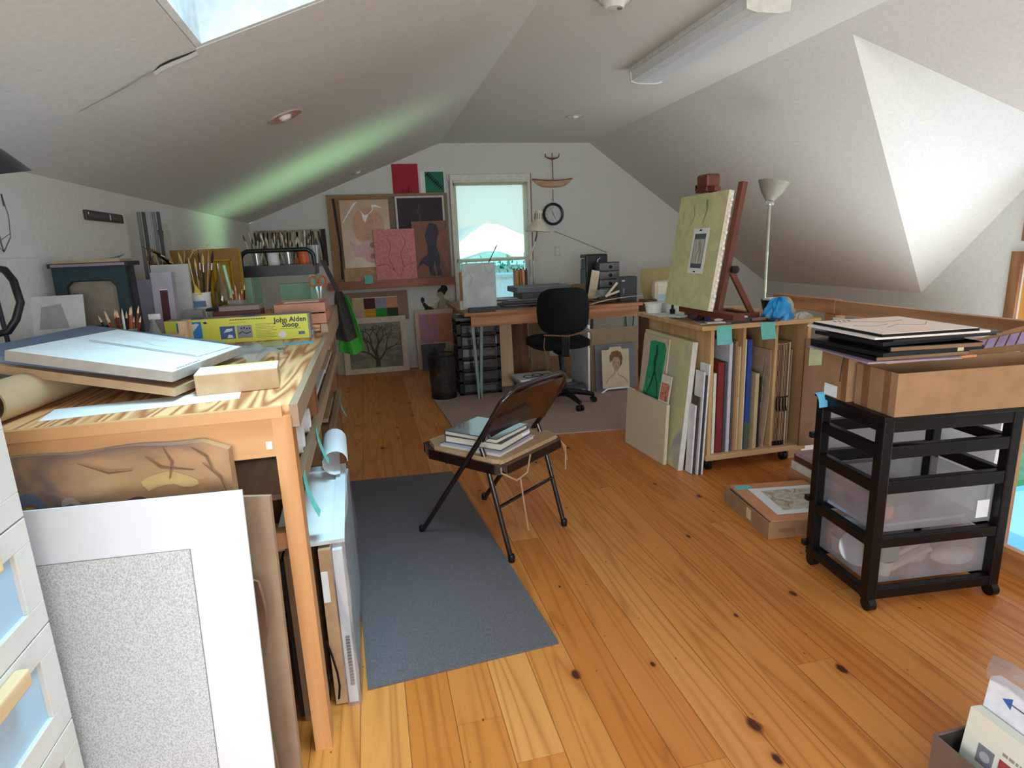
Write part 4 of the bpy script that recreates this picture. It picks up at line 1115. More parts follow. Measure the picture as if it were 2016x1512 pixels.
tr.rect(.065, .655, .06, .57, paint('olive grey landscape', [(118, 112, 98), (136, 130, 108), (104, 104, 98), (124, 114, 92)], 7, .7, .8, (1, 1, 2)), -.001)
TK = mat('bark charcoal', (78, 70, 62), .8)
def limb(x, z, a, l, w, d):
    x1, z1 = x + l * math.cos(a), z + l * math.sin(a)
    if x1 < .075: x1 = .075
    if x1 > .645: x1 = .645
    if z1 > .56: z1 = .56
    tr.stroke([(x, z), ((x + x1) / 2 + .01 * math.sin(9 * a), (z + z1) / 2), (x1, z1)], [w, w * .85, w * .65], TK, -.0018 - d * .00005)
    if d < 4:
        for s in (-1, 1):
            limb(x1, z1, a + s * (.35 + .12 * ((d + int(99 * x)) % 3)), l * .78, w * .62, d + 1)
limb(.37, .07, 1.65, .15, .055, 0)
limb(.37, .13, 2.3, .14, .025, 2)
limb(.37, .13, .9, .16, .025, 1)
one('tree_painting', tr, 'white framed olive painting of a bare tree leaning on the far wall', 'painting', M=lean((-.335, 6.955, .002), (.455, 6.955, .002), .06))
b = MB().box(0, .55, 0, .02, 0, .48, mat('pale frame back', (190, 172, 154), .7))
one('frame_back', b, 'pale frame just showing left behind the tree painting', 'frame', M=lean((-.42, 7.01, .002), (.12, 7.01, .002), .08))
pp = sheet(.45, .68, .018, mat('pale pink frame', (206, 176, 162), .7))
pp.rect(.045, .45, .30, .63, paint('magenta ochre pastel', [(170, 110, 140), (188, 124, 150), (160, 120, 160), (190, 130, 90), (176, 112, 84)], 10, .8, 2.0), -.001)
pp.rect(.26, .45, .30, .63, paint('ochre pastel', [(178, 116, 92), (190, 130, 100), (170, 104, 96)], 12, .8, 2.0), -.0014)
one('pastel_print', pp, 'magenta and ochre pastel in a pink frame leaning left of the desk', 'print', M=lean((.488, 6.95, .002), (.938, 6.95, .002), .04))
b = sheet(.28, .30, .01, mat('slate grey card', (86, 88, 92), .8, (74, 76, 80), 12))
b.poly([(.10, .02), (.17, .05), (.19, .16), (.15, .27), (.11, .20)], mat('soft black figure', (52, 52, 56), .8))
one('grey_card', b, 'slate grey picture leaning in front of the magenta pastel', 'print', M=lean((.53, 6.85, .002), (.81, 6.85, .002), .12))
b = sheet(.20, .24, .01, mat('soft grey card', (150, 142, 136), .8))
b.rect(.02, .2, .0, .13, mat('pink card', (206, 160, 150), .7))
one('pink_card', b, 'small grey and pink card behind the wire basket', 'print', M=lean((.79, 6.83, .002), (.98, 6.83, .002), .12))
# photo cut-out of a seated person seen half length, pasted on the wall
ct = MB()
SK = mat('photo skin grey', (172, 164, 140), .7)
HR = mat('photo hair black', (44, 42, 44), .7)
ct.slab([(.03, .0), (.25, .0), (.27, .08), (.265, .17), (.235, .225), (.19, .245), (.18, .275), (.13, .265), (.135, .235), (.10, .205), (.06, .17), (.03, .10)], [], 0, .002, SK)
ct.slab([(.115, .265), (.10, .29), (.105, .325), (.13, .35), (.175, .345), (.195, .30), (.175, .268), (.14, .258)], [], -.0006, 0, SK)
ct.poly([(.105, .318), (.115, .35), (.15, .375), (.155, .40), (.19, .405), (.225, .385), (.23, .345), (.205, .315), (.19, .285), (.175, .30), (.16, .325), (.135, .33)], HR)
ct.poly([(.02, .0), (.255, .0), (.25, .03), (.18, .045), (.10, .035), (.04, .05)], HR)
ct.poly([(-.07, .20), (-.045, .23), (-.05, .27), (-.075, .28), (-.09, .255), (-.085, .22)], HR).poly([(-.06, .07), (-.03, .06), (.03, .11), (.08, .13), (.06, .165), (.0, .165), (-.05, .215), (-.075, .20), (-.05, .14)], HR)
ct.stroke([(.215, .17), (.17, .09), (.09, .075), (.03, .095)], [.04, .038, .03, .018], mat('photo skin light', (196, 188, 164), .7), -.002)
ct.stroke([(.085, .20), (.06, .14), (.02, .17)], [.035, .03, .014], mat('photo skin light', (196, 188, 164), .7), -.002)
ct.stroke([(.235, .20), (.22, .12), (.19, .05)], [.004, .01, .004], mat('photo shade', (120, 112, 98), .7), -.0026).stroke([(.13, .235), (.11, .17), (.10, .12)], [.004, .012, .004], mat('photo shade', (120, 112, 98), .7), -.0026)
one('photo_cutout', ct, 'black and white photo cut-out of a person reading, pasted under the shelf', 'photo', M=lean((.67, 7.094, .543), (.95, 7.094, .543)))

# blind, clock, ship model, wire, outlet
bl = thing('roller_blind', 'cream roller blind half lowered in the far window', 'blind', (1.465, 7.085, 2.085))
m, nt, pb = newmat('sheer cream blind')
nt.nodes.remove(pb)
tl = nd(nt, 'ShaderNodeBsdfTranslucent', None, Color=lin((252, 238, 196)))
df = nd(nt, 'ShaderNodeBsdfDiffuse', None, Color=lin((236, 230, 206)))
tp = nd(nt, 'ShaderNodeBsdfTransparent', None, Color=lin((232, 242, 244)))
m1 = nd(nt, 'ShaderNodeMixShader', None, Fac=.6, i1=df.outputs[0], i2=tl.outputs[0])
m2 = nd(nt, 'ShaderNodeMixShader', None, Fac=.36, i1=m1.outputs[0], i2=tp.outputs[0])
nt.links.new(m2.outputs[0], nt.nodes['Material Output'].inputs[0])
MB().grid(lambda u, v: (-.425 + .85 * u, .002 * math.sin(5 * u), -.875 * (1 - v)), 8, 8, m, True).build('fabric', bl)
MB().tube([(-.43, .0, .005), (.43, .0, .005)], .018, TRIMW, 12).build('roller', bl)
MB().box(-.425, .425, -.006, .006, -.893, -.872, mat('blind bar cream', (226, 220, 200), .6)).build('bottom_bar', bl)
ck = thing('wall_clock', 'round wall clock with a black rim beside the far window', 'clock', (2.205, 7.098, 1.705))
TY = MX.Rotation(PI / 2, 4, 'X')
MB().open_lathe([(.098, 0), (.128, .0), (.130, .02), (.118, .034), (.102, .028), (.098, .012)], mat('clock rim navy black', (34, 38, 48), .35), n=40, T=TY).build('rim', ck)
fc = MB().lathe([(.104, .0), (.104, .010)], mat('clock face', (206, 210, 208), .6), n=40, T=TY)
for i in range(12):
    a = i * PI / 6
    fc.stroke([(.075 * math.sin(a), .075 * math.cos(a)), (.09 * math.sin(a), .09 * math.cos(a))], .006, mat('clock marks', (120, 124, 126), .6), -.0112)
fc.build('face', ck)
CH = mat('clock hand', (44, 48, 52), .5)
MB().stroke([(.006, -.015), (-.022, .068)], [.006, .003], CH, -.014).build('hour_hand', ck)
MB().stroke([(-.006, .015), (.03, -.06)], [.008, .004], CH, -.013).build('minute_hand', ck)
bt = thing('half_hull', 'wooden half model of a boat hull hung above the clock', 'boat model', (2.205, 7.09, 2.045))
HULL = wood('pale hull wood', (206, 172, 148), (186, 150, 124), 0, 10, .4)
b = MB()
NS = 16
vs = []
for i in range(NS + 1):
    t = i / NS * 2 - 1
    h, zt_ = .075 * (1 - abs(t) ** 4), .035 + .022 * t * t
    w_ = .05 * (1 - t * t) ** .6
    vs += [(t * .245, 0, zt_), (t * .245, -w_, zt_ - .002), (t * .245, -w_ * .75, zt_ - h * .6), (t * .245, 0, zt_ - h - .002)]
b.add(vs, [(i * 4 + k, i * 4 + (k + 1) % 4, i * 4 + 4 + (k + 1) % 4, i * 4 + 4 + k) for i in range(NS) for k in range(4)], HULL, True)
b.build('hull', bt)
MB().tube([(t * .245, -.052 * (1 - t * t) ** .6 - .001,   .035 + .022 * t * t) for t in [i / 10 - 1 for i in range(21)]], .006, mat('red rub rail', (148, 60, 42), .5), 6).build('rail', bt)
MB().tube([(0, -.03, .045), (0, -.02, .34)], .006, mat('mast grey brown', (140, 112, 98), .6), 8).build('mast', bt)
MB().tube([(0, -.02, -.06), (0, -.015, -.20)], .005, mat('mast grey brown', (140, 112, 98), .6), 8).build('rod', bt)
MB().tube([(-.085, -.02, .335), (-.08, -.02, .30), (-.05, -.02, .285), (0, -.02, .275), (.05, -.02, .285), (.08, -.02, .30), (.085, -.02, .335)], [.004, .006, .008, .012, .008, .006, .004], mat('red brown anchor', (120, 58, 42), .5), 8).build('anchor_hook', bt)
one('wall_wire', MB().tube([(2.215, 7.096, 1.51), (2.50, 7.094, 1.395), (2.88, 7.092, 1.235)], .004, mat('grey wire', (140, 138, 132), .6), 6), 'thin grey wire running down the far wall from the clock', 'wire')
one('wall_outlet', MB().box(0, .075, 0, .005, 0, .12, mat('outlet ivory', (206, 204, 198), .5), .002).rect(.026, .05, .065, .098, TRIMW, -.0015).rect(.026, .05, .02, .053, TRIMW, -.0015), 'ivory outlet plate on the far wall below the clock', 'outlet', M=lean((2.215, 7.094, 1.215), (2.29, 7.094, 1.215)))

# ------------------------------------------------------------------ fittings on the ceiling
# recessed cans: ring, mirrored bowl sunk in the slope, bulb
def can(label, x, y, z, slope, tone):
    a = math.atan(slope)
    t = thing('downlight', label, 'ceiling light', (x, y, z))
    T = MX.Rotation(-a, 4, 'Y')
    MB().open_lathe([(.068, -.004), (.083, -.006), (.088, .0), (.068, .004)], mat('downlight trim', (190, 176, 168), .3), n=32, T=T).build('trim_ring', t)
    MB().open_lathe([(.068, -.0035), (.060, -.0025), (.045, -.0015), (0, -.001)], tone, n=32, T=T).build('reflector', t)
    MB().lathe([(0, -.022), (.022, -.018), (.034, -.002)], mat('frosted bulb', (240, 230, 222), .3), n=20, T=T).build('bulb', t)
COP = mat('copper reflector', (224, 172, 156), .25, (206, 150, 138), 30)
can('larger pinkish recessed light in the left ceiling slope', -.32, 3.32, zl(-.32), .3831, COP)
can('recessed light far back in the left slope, above the pink marked print', .0, 6.60, zl(0), .3831, COP)
can('recessed light in the flat ceiling strip near the far wall', 1.99, 5.65, 2.5, 0, mat('white reflector', (236, 236, 232), .3))
fx = thing('strip_light', 'long white fluorescent strip light on the flat ceiling', 'ceiling light', (1.955, 3.45, 2.5))
MB().box(-.125, .125, -.66, .66, -.028, 0, TRIMW, .003).build('housing', fx)
df_ = mat('prismatic diffuser', (222, 228, 230), .35, (214, 220, 222), 40)
b = MB()
prof = [(-.115, -.028), (-.11, -.085), (-.06, -.098), (.06, -.098), (.11, -.085), (.115, -.028)]
b.add([(x, y, z) for y in (-.64, .64) for x, z in prof], [(i, i + 1, 7 + i, 6 + i) for i in range(5)], df_, False)
b.build('diffuser', fx)
for y in (-.655, .64):
    MB().slab([(-.122, -.026), (-.116, -.09), (-.065, -.103), (.065, -.103), (.116, -.09), (.122, -.026)], [], y, y + .015, TRIMW).build('end_cap', fx)
sd = thing('smoke_detector', 'round white smoke detector on the flat ceiling', 'detector', (1.255, 2.985, 2.5))
MB().lathe([(.0, -.055), (.045, -.052), (.055, -.03), (.072, -.022), (.075, 0)], TRIMW, n=30).build('body', sd)
MB().lathe([(.0, -.0585), (.012, -.058), (.012, -.054)], mat('detector grey', (120, 124, 124), .5), (.02, -.02, 0), 12).build('test_button', sd)
# ------------------------------------------------------------------ floor coverings
BLU = mat('blue grey carpet', (106, 100, 102), .95, (84, 80, 84), 220, bump=.5, detail=5)
MAU = mat('mauve carpet', (172, 146, 138), .95, (158, 132, 124), 180, bump=.3, detail=4)
b = MB().slab([(-.116, 1.74), (.541, 1.788), (.408, 3.563), (-.212, 3.60)], [], 0, .007, BLU, MX(((1, 0, 0, 0), (0, 0, 1, 0), (0, 1, 0, 0), (0, 0, 0, 1))))
XY = MX(((1, 0, 0, 0), (0, 0, 1, 0), (0, 1, 0, 0), (0, 0, 0, 1)))     # drawn (x, z) becomes (x, y), depth becomes height
def plan(name, pts, h, m, label, cat, z=.0005):
    cx = sum(p[0] for p in pts) / len(pts); cy = sum(p[1] for p in pts) / len(pts)
    return one(name, MB().slab([(p[0] - cx, p[1] - cy) for p in pts], [], 0, h, m, XY), label, cat, (cx, cy, z))
plan('blue_rug', [(-.116, 1.74), (.541, 1.788), (.408, 3.563), (-.212, 3.60)], .008, BLU, 'blue grey carpet runner on the floor beside the bench', 'rug')
plan('mauve_rug', [(.495, 5.46), (.535, 4.77), (.548, 4.168), (1.08, 4.09), (1.80, 4.0), (2.36, 5.15), (2.40, 6.0), (.60, 6.1)], .008, MAU, 'pale mauve carpet under the desk and office chair', 'rug')

# ------------------------------------------------------------------ desk
DKW = wood('worn desk wood', (176, 120, 78), (146, 92, 54), 0, 9, .55)
LEGG = mat('grey green painted metal', (122, 140, 132), .5, (110, 128, 120), 12)
DT = .80
dk = thing('desk', 'wide old wooden desk on grey green metal legs before the far window', 'desk', (1.66, 5.9, 0))
MB().box(-.86, .84, -.64, .62, DT - .03, DT, DKW, .004).build('tabletop', dk)
MB().box(-.80, .80, -.625, -.60, DT - .125, DT - .03, DKW).box(-.80, .80, .56, .585, DT - .125, DT - .03, DKW).box(.78, .80, -.6, .56, DT - .125, DT - .03, DKW).build('apron', dk)
for x, d in ((-.755, 1), (.73, -1)):
    for y in (-.59, .53):
        g = MB().beam((x - .03, y, DT - .125), (x - d * .0, y, .009), .026, .03, LEGG, (0, 1, 0))
        g.beam((x + .05, y, DT - .125), (x + .015, y, .009), .026, .03, LEGG, (0, 1, 0))
        g.build('leg', dk)
zD = DT + .0005
# grey sketch panel standing at the left front of the desk
b = sheet(.30, .385, .012, paint('pale grey sketch', [(176, 180, 184), (164, 168, 174), (182, 186, 188), (150, 158, 172)], 5, .7, .8), mat('panel edge cream', (206, 200, 190), .7))
b.stroke([(.05, .33), (.09, .26), (.06, .18)], .004, mat('soft blue line', (130, 140, 162), .8)).stroke([(.20, .36), (.24, .28), (.28, .32)], .004, mat('soft blue line', (130, 140, 162), .8))
one('grey_sketch', b, 'pale grey sketch panel standing upright at the left end of the desk', 'panel', M=lean((.805, 5.30, zD + .045), (1.105, 5.30, zD + .045), .02))
one('easel_ledge', MB().box(0, .24, 0, .05, 0, .044, DARKG), 'dark ledge under the pale grey sketch panel', 'ledge', (.85, 5.285, zD))
# loose sheets, trays and folders across the top
rr = random.Random(12)
PAGES = [mat('page ' + n, c, .75) for n, c in (('white', (226, 228, 230)), ('grey', (150, 150, 154)), ('dark', (82, 80, 84)), ('cream', (220, 206, 184)), ('rust', (140, 70, 58)), ('pink', (206, 156, 142)))]
NM = ['white', 'grey', 'dark grey', 'cream', 'rust red', 'pink']
spots = [(1.08, 5.42, .36, .26, 2), (1.12, 5.60, .42, .30, 1), (1.20, 5.45, .40, .26, 2), (1.16, 5.75, .40, .30, 0), (1.22, 5.55, .38, .28, 2), (1.30, 5.68, .42, .26, 1), (1.10, 5.85, .40, .22, 0)]
zz = zD
for i, (x, y, w_, d_, k) in enumerate(spots):
    t = .012 if k == 2 else .004
    one('loose_sheets', MB().box(0, w_, 0, d_, 0, t, PAGES[k]), ['lowest', 'second', 'third', 'fourth', 'fifth', 'sixth', 'topmost'][i] + ' of the loose sheets piled behind the sketch panel, ' + NM[k], 'sheets', (x, y, zz), (0, 0, rr.uniform(-.15, .15)), group='sheets behind the sketch panel')
    zz += t + .0006
b = MB().box(0, .56, 0, .36, 0, .05, mat('blue grey folio', (104, 110, 116), .6, (96, 102, 108), 8), .003)
b.box(.005, .555, -.001, .35, .045, .0525, mat('folio lid', (120, 126, 130), .6))
one('portfolio_case', b, 'flat blue grey portfolio box in the middle of the desk', 'case', (1.40, 5.72, zD + .1125), (0, 0, .05))
one('portfolio_case', MB().box(0, .50, 0, .30, 0, .065, mat('dark grey case', (78, 74, 74), .6), .003), 'dark grey case lying under the blue grey portfolio box', 'case', (1.44, 5.70, zD + .0465), (0, 0, .05))
one('curled_sheet', MB().grid(lambda u, v: (u * .22, v * .16, .01 + .03 * (u - .4) ** 2), 6, 2, PAPER, True, .001), 'pale curled sheet right of the blue grey portfolio box', 'paper', (1.98, 5.75, zD), (0, 0, -.2))
one('curved_cut_paper', MB().grid(lambda u, v: (u * .52, v * .05 + .02 * math.sin(PI * u), .030 - .05 * (1 - u) ** 2), 12, 2, PAGES[3], True, .002), 'long cream paper curving over the desk front edge at the right', 'paper', (1.98, 5.255, zD + .03), (0, 0, .0))
for i, (x, y, k, r) in enumerate(((1.92, 5.38, 4, .2), (2.06, 5.42, 5, -.3), (2.06, 5.34, 2, .1), (2.0, 5.5, 5, .5), (2.10, 5.50, 4, -.2), (2.12, 5.52, 3, .3), (2.12, 5.40, 2, -.2))):
    b = MB().grid(lambda u, v: (u * .22, v * .16, .004 + .012 * math.sin(4 * u + i) * v), 5, 4, PAGES[k], True, .001)
    one('paper_offcut', b, ['lowest rust offcut by the chair back', 'pink offcut second in the pile at the right of the desk', 'dark offcut third in the pile at the right of the desk', 'turned pink offcut at the back of the pile', 'rust offcut near the clear tub', 'cream offcut on top of the pile', 'dark offcut at the right desk corner'][i], 'paper', (x, y, zD + .003 + .006 * i), (0, 0, r), group='offcuts at the right of the desk')
# desk lamp with perforated neck on its jointed stand
dl = thing('desk_lamp', 'white jointed desk lamp with a conical shade before the window', 'lamp', (1.70, 6.28, zD))
LW = mat('cream enamel lamp', (224, 214, 196), .35)
MB().lathe([(0, 0), (.09, .0), (.095, .012), (.03, .025), (.012, .05)], LW, n=26).build('base', dl)
MB().tube([(0, 0, .04), (-.012, 0, .42)], .006, STEEL, 8).tube([(.03, 0, .05), (.022, 0, .40)], .006, STEEL, 8).tube([(-.02, 0, .41), (.05, 0, .60)], .007, LW, 8).build('arm', dl)
MB().tube([(-.018, -.012, .41), (-.01, -.012, .26)], .009, mat('lamp spring', (160, 160, 158), .35), 8).build('spring', dl)
hd = MB().open_lathe([(.132, .0), (.130, .012), (.10, .055), (.054, .10), (.044, .115), (.038, .20), (.034, .212), (.0, .214)], LW, n=32)
hd.open_lathe([(.126, .004), (.094, .055), (.047, .10)], mat('lamp inside', (210, 200, 180), .4), n=32)
for i in range(12):
    a = i * PI / 6
    hd.tube([(.0435 * math.cos(a), .0435 * math.sin(a), .125), (.040 * math.cos(a), .040 * math.sin(a), .18)], .003, DARKG, 5)
hd.build('shade', dl, (.065, -.05, .695), (0, .09, 0))
MB().tube([(.05, 0, .60), (.06, -.03, .66), (.065, -.05, .74)], .008, STEEL, 8).build('joint', dl)
# books and boxes along the window side
for i, (x, c, h, w_, n) in enumerate(((1.56, (206, 150, 104), .30, .035, 'tan board standing upright right of the window foot'), (1.60, (182, 120, 76), .30, .03, 'orange brown board beside the tan one'), (1.635, (222, 190, 132), .31, .028, 'straw coloured board third in the row by the lamp'), (1.668, (92, 72, 62), .30, .026, 'dark brown board last in the row by the lamp'))):
    one('upright_board', MB().box(0, w_ - .003, 0, .12, 0, h, mat('board %d' % i, c, .7)).lathe([(0, h), (.008, h), (.006, h + .02), (0, h + .022)], BLACKP, (w_ / 2, .01, 0), 8), n, 'board', (x, 6.42, zD), group='boards beside the lamp')
one('upright_board', MB().box(0, .06, 0, .04, 0, .31, mat('board 0', (206, 150, 104), .7)).lathe([(0, .31), (.012, .31), (.008, .33), (0, .332)], BLACKP, (.03, .01, 0), 8), 'short tan post with a dark knob behind the pale sketch panel', 'board', (.95, 6.42, zD))
one('white_jar', MB().lathe([(.03, 0), (.036, .04), (.034, .13), (.04, .17), (.03, .175)], mat('white glaze', (226, 226, 220), .3), n=22), 'white jar behind the sketch panel with a long brush in it', 'jar', (1.185, 6.22, zD + .155))
one('jar_stand', MB().box(-.06, .06, -.06, .06, 0, .154, PAGES[0]), 'small white box under the white jar', 'box', (1.185, 6.22, zD))
stick((1.19, 6.22, zD + .33), (1.32, 6.19, zD + .58), .006, (DARKG, mat('grey bristle', (120, 124, 124), .8)), 'long grey brush slanting out of the white jar', 'brush')
# the dark pump tin, drawer cubes, strips
bc = thing('black_case', 'black cube shaped machine with a wire handle at the back of the desk', 'machine', (2.40, 6.28, zD))
MB().box(-.125, .125, -.10, .10, 0, .44, mat('black machine', (36, 38, 42), .4), .018).build('body', bc)
MB().tube([(-.125, -.05, .40), (-.165, -.05, .40), (-.165, -.05, .29), (-.125, -.05, .29)], .005, STEEL, 6).build('handle', bc)
MB().tube([(.0, -.105, .30), (.0, -.115, .38), (.03, -.115, .40)], .006, STEEL, 6).build('front_lever', bc)
dr = thing('drawer_cubes', 'little grey tower of clear drawers beside the black machine', 'drawers', (2.47, 6.02, zD))
CL2 = glassy('smoke plastic', (170, 174, 178), .08, .1, .25, (120, 122, 126))
MB().box(-.115, .115, -.002, .12, .0, .355, mat('drawer cube frame', (58, 58, 62), .5)).build('body', dr)
for i in range(4):
    d = MB().box(-.108, .108, -.016, -.003, .012 + i * .086, .088 + i * .086, mat('drawer front grey', (128, 128, 132), .4, (104, 104, 110), 30), .003)
    d.lathe([(0, 0), (.018, .0), (.018, .010), (0, .012)], BLACKP, n=12, T=MX.Translation((.01, -.016, .05 + i * .086)) @ TY)
    d.build('drawer', dr)
for i, (x, y, w_, h, n, rz) in enumerate(((2.17, 5.86, .085, .30, 'tall pale wooden strip leaning on the black machine', .10), (2.235, 5.90, .035, .21, 'shorter pale strip beside the tall one', .12))):
    one('wood_strip', MB().box(0, w_, 0, .008, 0, h, mat('pale basswood', (236, 218, 188), .6)), n, 'strip', M=frame((x, y, zD), (1, .0, -.22), (.22, rz, 1)))
one('clear_tub', MB().open_lathe([(.05, 0), (.065, .05), (.067, .05), (.06, .046), (.048, .003), (0, .003)], CLOUDY, n=22), 'low cloudy plastic tub on the offcuts', 'tub', (2.22, 5.60, zD + .055))
one('kraft_pouch', MB().box(0, .15, 0, .06, 0, .14, KRAFTD, .01), 'brown paper pouch left of the black machine', 'pouch', (2.10, 6.12, zD))
one('red_leaf_card', MB().slab([(0, 0), (.12, 0), (.10, .10), (.075, .16), (.05, .13), (.01, .12)], [], 0, .01, PAGES[4]), 'rust red torn card standing right of the drawer tower', 'card', M=lean((2.50, 5.80, zD), (2.62, 5.80, zD), .3))
one('box_file', MB().box(0, .17, 0, .14, 0, .235, mat('near black box', (48, 52, 60), .45), .006).rect(.02, .05, .19, .205, STEEL, -.001).rect(.02, .15, .06, .07, DARKG, -.001).rect(.03, .045, .08, .13, mat('grey print', (112, 116, 124), .5), -.001), 'near black box with faint grey print at the right desk end', 'box', (2.325, 5.40, zD), (0, 0, -.14))
one('strip_offcut', MB().beam((0, 0, 0), (.11, -.02, .13), .022, .006, PAGES[3], (0, 1, 0)).beam((.01, 0, .01), (.14, -.01, .05), .02, .005, PAGES[3], (0, 1, 0)).beam((.14, -.01, .05), (.22, -.02, .02), .02, .005, PAGES[3], (0, 1, 0)), 'zigzag cream strip standing by the near black box', 'strip', (2.19, 5.42, zD + .055))
one('white_bracket', MB().box(0, .10, 0, .06, 0, .085, mat('white glaze', (226, 226, 220), .3), .01), 'white rounded box at the left rear desk corner', 'box', (.81, 5.55, zD))
# things under the desk
tw = thing('drawer_tower', 'black drawer tower with clear drawers under the left end of the desk', 'drawers', (.955, 5.62, .0085))
fr_ = MB()
for x in (-.2, .165):
    for y in (-.15, .12):
        fr_.box(x, x + .035, y, y + .03, 0, .70, BLACKP)
fr_.box(-.2, .2, -.15, .15, .68, .70, BLACKP)
for i in range(7):
    fr_.box(-.2, .2, -.15, .15, .0 + i * .112, .022 + i * .112, BLACKP)
fr_.build('frame', tw)
for i in range(6):
    d = MB().box(-.163, .163, -.165, .14, .026 + i * .112, .106 + i * .112, CL2, .004)
    d.box(-.15, .15, -.13, .12, .028 + i * .112, .075 + i * .112, PAGES[(0, 1, 2, 3, 1, 0)[i]])
    d.box(-.15, .02, -.155, -.14, .08 + i * .112, .094 + i * .112, PAGES[0])
    d.build('drawer', tw)
b = MB().box(-.19, .20, 0, .30, 0, .022, mat('grey folder lid', (118, 112, 108), .6))
one('flat_folder', b, 'grey folder lying on top of the black drawer tower', 'folder', (.945, 5.49, .711))
one('tall_panel', MB().box(0, .14, 0, .02, 0, .70, wood('blond plywood', (206, 176, 138), (190, 158, 120), 2, 7, .6)), 'blond plywood panel standing right of the drawer tower', 'panel', M=lean((1.19, 5.69, .009), (1.33, 5.69, .009), .08))
one('tall_panel', MB().box(0, .24, 0, .02, 0, .66, wood('chestnut ply', (140, 88, 50), (118, 72, 40), 2, 7, .5)), 'chestnut brown panel standing behind the desk middle', 'panel', M=lean((1.42, 6.35, .002), (1.66, 6.35, .002), .06))
one('tall_panel', MB().box(0, .22, 0, .02, 0, .66, wood('olive ply', (166, 142, 104), (146, 122, 86), 2, 7, .5)), 'olive tan panel right of the chestnut one', 'panel', M=lean((1.68, 6.34, .002), (1.90, 6.34, .002), .06))
# magazines in a low heap
for i, (x, y, w_, d_, t, c, r, n) in enumerate(((1.34, 5.24, .52, .36, .075, (92, 88, 92), .1, 'thick dark binder at the bottom of the heap under the desk'), (1.30, 5.27, .50, .34, .03, (150, 146, 144), .06, 'grey folder in the middle of the heap under the desk'), (1.30, 5.25, .42, .33, .022, (196, 196, 200), .12, 'pale magazine third in the heap under the desk'))):
    one('magazine', MB().box(0, w_, 0, d_, 0, t, mat('heap %d' % i, c, .6), .003), n, 'magazine', (x, y, (.0085, .0845, .1155)[i]), (0, 0, r), group='heap under the desk')
b = MB().box(0, .40, 0, .30, 0, .010, PAPER)
for c in ((.12, .12), (.22, .15), (.31, .12)):
    b.tube([(c[0] + .045 * math.cos(t), c[1] + .05 * math.sin(t), .0105) for t in [2 * PI * k / 14 for k in range(14)]], .006, DARKG, 5, True)
b.tube([(.08, .06, .0105), (.2, .08, .0105), (.36, .06, .0105)], .006, DARKG, 5)
one('magazine', b, 'white sheet with dark looping shapes on top of the heap', 'magazine', (1.29, 5.28, .138), (0, 0, .08), group='heap under the desk')
one('grey_book', MB().box(0, .26, 0, .24, 0, .05, mat('heap grey', (110, 108, 110), .6)).box(.01, .25, -.001, .23, .01, .04, PAPER), 'grey book on the carpet right of the heap', 'book', (1.62, 4.98 + .22, .0085), (0, 0, -.3))
# wire basket
wbk = thing('waste_basket', 'black wire mesh waste basket left of the drawer tower', 'basket', (.605, 5.50, .0085))
m, nt, pb = newmat('black wire mesh')
tcn = coords(nt, (1, 1, 1), kind='Object')
sp = nd(nt, 'ShaderNodeSeparateXYZ', None, Vector=tcn)
ang = nd(nt, 'ShaderNodeMath', {'operation': 'ARCTAN2'}, i0=sp.outputs[1], i1=sp.outputs[0])
fa = nd(nt, 'ShaderNodeMath', {'operation': 'FRACT'}, i0=nd(nt, 'ShaderNodeMath', {'operation': 'MULTIPLY'}, i0=ang.outputs[0], i1=24.0).outputs[0])
fz = nd(nt, 'ShaderNodeMath', {'operation': 'FRACT'}, i0=nd(nt, 'ShaderNodeMath', {'operation': 'MULTIPLY'}, i0=sp.outputs[2], i1=150.0).outputs[0])
la = nd(nt, 'ShaderNodeMath', {'operation': 'LESS_THAN'}, i0=fa.outputs[0], i1=.38)
lz = nd(nt, 'ShaderNodeMath', {'operation': 'LESS_THAN'}, i0=fz.outputs[0], i1=.38)
mxm = nd(nt, 'ShaderNodeMath', {'operation': 'MAXIMUM'}, i0=la.outputs[0], i1=lz.outputs[0])
pb.inputs['Base Color'].default_value = lin((20, 20, 22))
nt.links.new(mxm.outputs[0], pb.inputs['Alpha'])
MB().open_lathe([(.118, .02), (.135, .40)], m, n=36).build('mesh_wall', wbk)
MB().tube([(.137 * math.cos(t), .137 * math.sin(t), .405) for t in [2 * PI * k / 28 for k in range(28)]], .006, BLACKP, 8, True).build('rim', wbk)
MB().lathe([(0, 0), (.12, 0), (.12, .022), (0, .02)], BLACKP, n=30).build('base', wbk)
one('waste_paper', MB().grid(lambda u, v: ((u - .5) * .17 + .02 * math.sin(8 * v), .03 * math.sin(6 * u + 4 * v), .02 + v * .21 - .05 * abs(u - .4)), 6, 6, mat('grey waste paper', (120, 114, 108), .8), False, .004), 'crumpled grey paper inside the wire basket', 'paper', (.595, 5.50, .035), (0, 0, .5))
